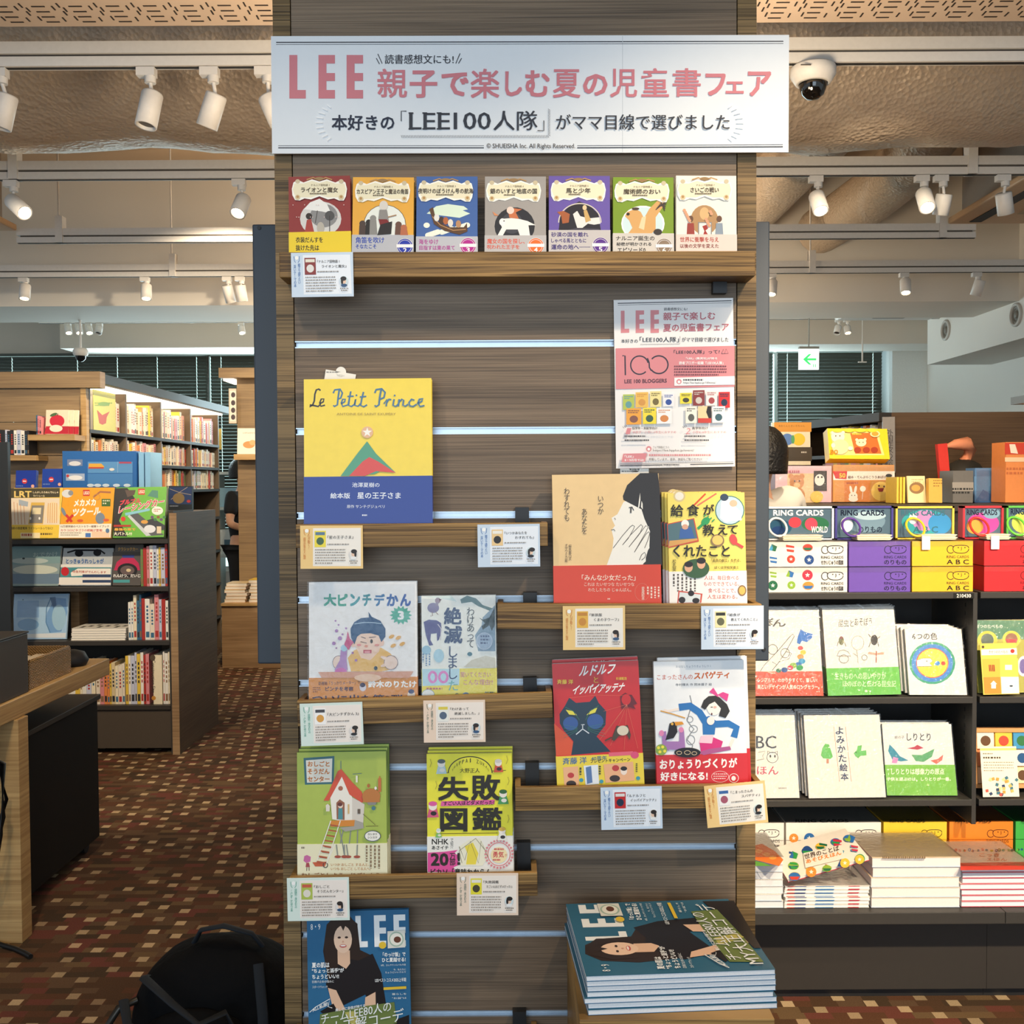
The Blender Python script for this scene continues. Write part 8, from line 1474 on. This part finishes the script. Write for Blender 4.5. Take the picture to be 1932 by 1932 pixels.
# ---- black backpack on the carpet
t = thing('backpack', 'black backpack with grey straps lying on the carpet beside the pillar', 'bag', V((-.80, 2.62, 0)))
BK = ink('0b0c0e', .85, spec=.12, bump=.3, scale=35); BS = ink('22272d', .8, spec=.2); rd = random.Random(2)
b = MB(); n = 28; prof = []
for j in range(13):
    v_ = j / 12; zz_ = .33 * v_; s = (1 - abs(2 * v_ - .8) ** 3 * .35) if v_ < .9 else .62 - (v_ - .9) * 4.5; prof.append((max(s, .02), zz_))
vs = []
for s, z in prof:
    for k in range(n):
        a_ = 2 * math.pi * k / n; c_, s_ = math.cos(a_), math.sin(a_); ex_ = .6
        x = .20 * s * math.copysign(abs(c_) ** ex_, c_); y = .13 * s * math.copysign(abs(s_) ** ex_, s_); x += .05 * (z / .33) ; vs.append((x + rd.uniform(-.005, .005), y + rd.uniform(-.005, .005), z))
fs = [(j * n + k, j * n + (k + 1) % n, (j + 1) * n + (k + 1) % n, (j + 1) * n + k) for j in range(12) for k in range(n)] + [tuple(range(n))[::-1], tuple(range(12 * n, 13 * n))]
b.add(vs, fs, BK, True); o = b.build('body', t); sb = o.modifiers.new('s', 'SUBSURF'); sb.levels = sb.render_levels = 1
b = MB()
vs = [(x * .72 - .02, y * .35 - .14, z * .62) for x, y, z in vs]; b.add(vs, fs, BK, True); o = b.build('front_pocket', t)
for pts, r_ in (([(-.12, -.1, .27), (-.10, -.17, .30), (-.02, -.2, .25), (.04, -.2, .2), (.10, -.18, .22), (.13, -.15, .12), (.11, -.16, .02)], .013), ([(-.17, -.12, .22), (-.13, -.2, .2), (-.05, -.215, .16), (.02, -.2, .12), (-.02, -.205, .08)], .012), ([(-.22, -.08, .02), (-.2, -.15, .12), (-.1, -.21, .15), (-.02, -.21, .10)], .012), ([(.16, -.1, .3), (.185, -.16, .2), (.19, -.17, .05)], .013)): MB().tube(pts, r_, BS, 10, flat=.3).build('strap', t)
MB().tube([(-.02, -.03, .325), (.0, -.04, .36), (.06, -.05, .375), (.13, -.04, .35), (.15, -.02, .31)], .011, BS, 10, flat=.5).build('handle', t)
MB().tube([(-.30, -.10, .005), (-.22, -.12, .14), (-.19, -.1, .19), (-.15, -.08, .2)], .009, ink('3a3834', .35, metal=.6), 10).build('side_bar', t)

# ------------------------------------------------------------------ two people
SKIN = ink('d2a083', .55, var=.05, scale=40)
def skinned(name, chains, mat, parent, lv=2, root=0):
    vs = []; rs = []; es = []; idx = {}
    for ch in chains:
        prev = None
        for nm, co, r in ch:
            if nm in idx: i = idx[nm]
            else: i = idx[nm] = len(vs); vs.append(co); rs.append(r)
            if prev is not None: es.append((prev, i))
            prev = i
    me = bpy.data.meshes.new(name); me.from_pydata(vs, es, []); me.materials.append(mat); o = bpy.data.objects.new(name, me); COL.objects.link(o); o.parent = parent
    sk = o.modifiers.new('skin', 'SKIN'); sk.use_smooth_shade = True
    for i, d in enumerate(me.skin_vertices[0].data): d.radius = (rs[i], rs[i]) if not isinstance(rs[i], tuple) else rs[i]; d.use_root = (i == root)
    s = o.modifiers.new('sub', 'SUBSURF'); s.levels = s.render_levels = lv
    return o
def person(loc, face, h, label, shirt, trousers, hairc, hair_long, arms, sleeve, up=0):
    """face: heading in degrees the person looks (0 = towards the viewer)"""
    t = thing('person', label, 'person', Matrix.Translation(loc) @ Matrix.Rotation(math.radians(face), 4, 'Z')); k = h / 1.65
    P = lambda x, y, z: (x * k, y * k, z * k)
    ch = [[('pelvis', P(0, 0, .88), .11 * k), ('waist', P(0, 0, 1.02), (.115 * k, .09 * k)), ('chest', P(0, .0, 1.22), (.13 * k, .10 * k)), ('neckb', P(0, .01, 1.36), .065 * k), ('neck', P(0, 0, 1.42), .048 * k), ('jaw', P(0, -.02, 1.47), .062 * k), ('head', P(0, -.005, 1.55), (.078 * k, .092 * k)), ('crown', P(0, 0, 1.62), .06 * k)]]
    for s, arm in ((-1, arms[0]), (1, arms[1])):
        sh = P(s * .165, .0, 1.33 + up); el, wr = P(*arm[0]), P(*arm[1]); hd = V(wr) + (V(wr) - V(el)).normalized() * .075 * k
        ch.append([('chest', None, 0), ('sh%d' % s, sh, .056 * k), ('el%d' % s, el, .04 * k), ('wr%d' % s, wr, .027 * k), ('palm%d' % s, tuple(hd), (.036 * k, .018 * k))])
        ch.append([('pelvis', None, 0), ('hip%d' % s, P(s * .085, 0, .82), .085 * k), ('kn%d' % s, P(s * .095, -.01, .47), .055 * k), ('an%d' % s, P(s * .095, .02, .08), .038 * k), ('toe%d' % s, P(s * .105, -.13, .03), .03 * k)])
    skinned('body', ch, SKIN, t)
    for s, arm in ((-1, arms[0]), (1, arms[1])):     # five separate fingers
        el, wr = V(P(*arm[0])), V(P(*arm[1])); d = (wr - el).normalized(); sd = d.cross(V((0, 0, 1))).normalized(); dn = d.cross(sd); pm = wr + d * .075 * k
        for f in range(5):
            off = (f - 1.5) * .019 * k if f < 4 else -.042 * k * (1); L = (.068, .078, .072, .056, .05)[f] * k; b0 = pm + sd * off - d * (.0 if f < 4 else .05 * k); dd = d if f < 4 else (d * .7 - sd * .7)
            skinned('finger', [[('a', tuple(b0), .009 * k), ('b', tuple(b0 + dd * L * .5 + dn * .006), .0085 * k), ('c', tuple(b0 + dd * L * .8 + dn * .02), .0075 * k), ('d', tuple(b0 + dd * L + dn * .034), .006 * k)]], SKIN, t, 1)
    g = 1.16; ch = [[('pelvis', P(0, 0, .84), .135 * k), ('waist', P(0, 0, 1.02), (.135 * k, .112 * k)), ('chest', P(0, 0, 1.23), (.155 * k, .122 * k)), ('neckb', P(0, .015, 1.365 + up * .7), .085 * k)]]
    for s, arm in ((-1, arms[0]), (1, arms[1])):
        sh = V(P(s * .165, 0, 1.33 + up)); el, wr = V(P(*arm[0])), V(P(*arm[1])); c2 = [('chest', None, 0), ('sh%d' % s, tuple(sh), .074 * k)]
        if sleeve == 'short': c2.append(('e%d' % s, tuple(sh + (el - sh) * .72), .066 * k))
        else: c2 += [('e%d' % s, tuple(el), .055 * k), ('w%d' % s, tuple(el + (wr - el) * .9), .042 * k)]
        ch.append(c2)
    skinned('shirt', ch, ink(shirt, .8, bump=.15, scale=12), t)
    ch = [[('pelvis', P(0, 0, .88), .128 * k)]]
    for s in (-1, 1): ch.append([('pelvis', None, 0), ('hip%d' % s, P(s * .088, 0, .80), .102 * k), ('kn%d' % s, P(s * .097, -.01, .47), .075 * k), ('an%d' % s, P(s * .097, .02, .10), .06 * k)])
    skinned('trousers', ch, ink(trousers, .8), t)
    for s in (-1, 1): MB().lathe(P(s * .1, .03, .0), [(0, 0), (.05 * k, 0), (.052 * k, .03), (.042 * k, .07), (0, .08)], ink('2a2624', .5)).lathe(P(s * .104, -.1, .0), [(0, 0), (.045 * k, 0), (.045 * k, .025), (.02 * k, .05), (0, .055)], ink('2a2624', .5)).build('shoe', t)
    hm = ink(hairc, .45, bump=.5, scale=90); b = MB(); n = 24; vs = []; zl = 1.49 if hair_long else 1.50; rows_ = 12
    for j in range(rows_ + 1):
        v_ = j / rows_; z = 1.685 - (1.685 - zl) * v_; rr = math.sqrt(max(0, 1 - max(0, (z - 1.57) / .115) ** 2)) if z > 1.57 else 1 - .12 * ((1.57 - z) / .2)
        for q_ in range(n):
            a_ = 2 * math.pi * q_ / n; fr = -math.sin(a_); cut = (.62 if (fr > .55 and z < 1.60) else 1)
            vs.append(P(.096 * rr * math.cos(a_) * (cut if fr > .55 and z < 1.6 else 1), .108 * rr * math.sin(a_) * cut + .012, z))
    fs = []
    for j in range(rows_):
        for q_ in range(n):
            fr = -math.sin(2 * math.pi * (q_ + .5) / n); z = 1.685 - (1.685 - zl) * (j + .5) / rows_
            if fr > .6 and z < 1.6: continue
            fs.append((j * n + q_, j * n + (q_ + 1) % n, (j + 1) * n + (q_ + 1) % n, (j + 1) * n + q_))
    b.add(vs, fs, hm, True); o = b.build('hair', t); so = o.modifiers.new('so', 'SOLIDIFY'); so.thickness = .012
    for s in (-1, 1):
        MB().lathe(P(s * .03, -.092, 1.555), [(.0, 0), (.011 * k, .001), (.013 * k, .004), (.0, .007)], ink('f2efe9', .3), (0, -1, 0), 12).lathe(P(s * .03, -.0985, 1.555), [(0, 0), (.006 * k, .0), (.0, .002)], ink('2a1d18', .2), (0, -1, 0), 12).build('eye', t)
        MB().lathe(P(s * .08, .0, 1.545), [(0, -.004), (.018 * k, 0), (.02 * k, .006), (0, .01)], SKIN, (s, .1, 0), 12).build('ear', t)
    MB().lathe(P(0, -.088, 1.515), [(.014 * k, -.01), (.013 * k, .005), (.008 * k, .018), (0, .022)], SKIN, (0, -1, .25), 12).build('nose', t)
    MB().tube([P(-.024, -.081, 1.482), P(0, -.088, 1.48), P(.024, -.081, 1.482)], .006, ink('a8564e', .4), 8).build('mouth', t)
    return t
person((X(1432, 4.3, 900), 4.3, 0), 200, 1.69, 'person with dark bobbed hair in a pale grey shirt, back turned behind the shelf bay', 'c9c4bc', '3a3f4a', '17130f', True, (((-.2, -.05, 1.08), (-.17, -.22, 1.0)), ((.2, -.05, 1.08), (.17, -.22, 1.0))), 'long', .085)
person((X(458, 9.85, 950), 9.85, 0), 70, 1.70, 'person in a black short-sleeved shirt, arm bent, beside the aisle-end stand', '16161a', '141418', '1a1512', False, (((-.24, -.02, 1.08), (-.2, -.25, 1.02)), ((.24, -.02, 1.08), (.2, -.25, 1.02))), 'short')
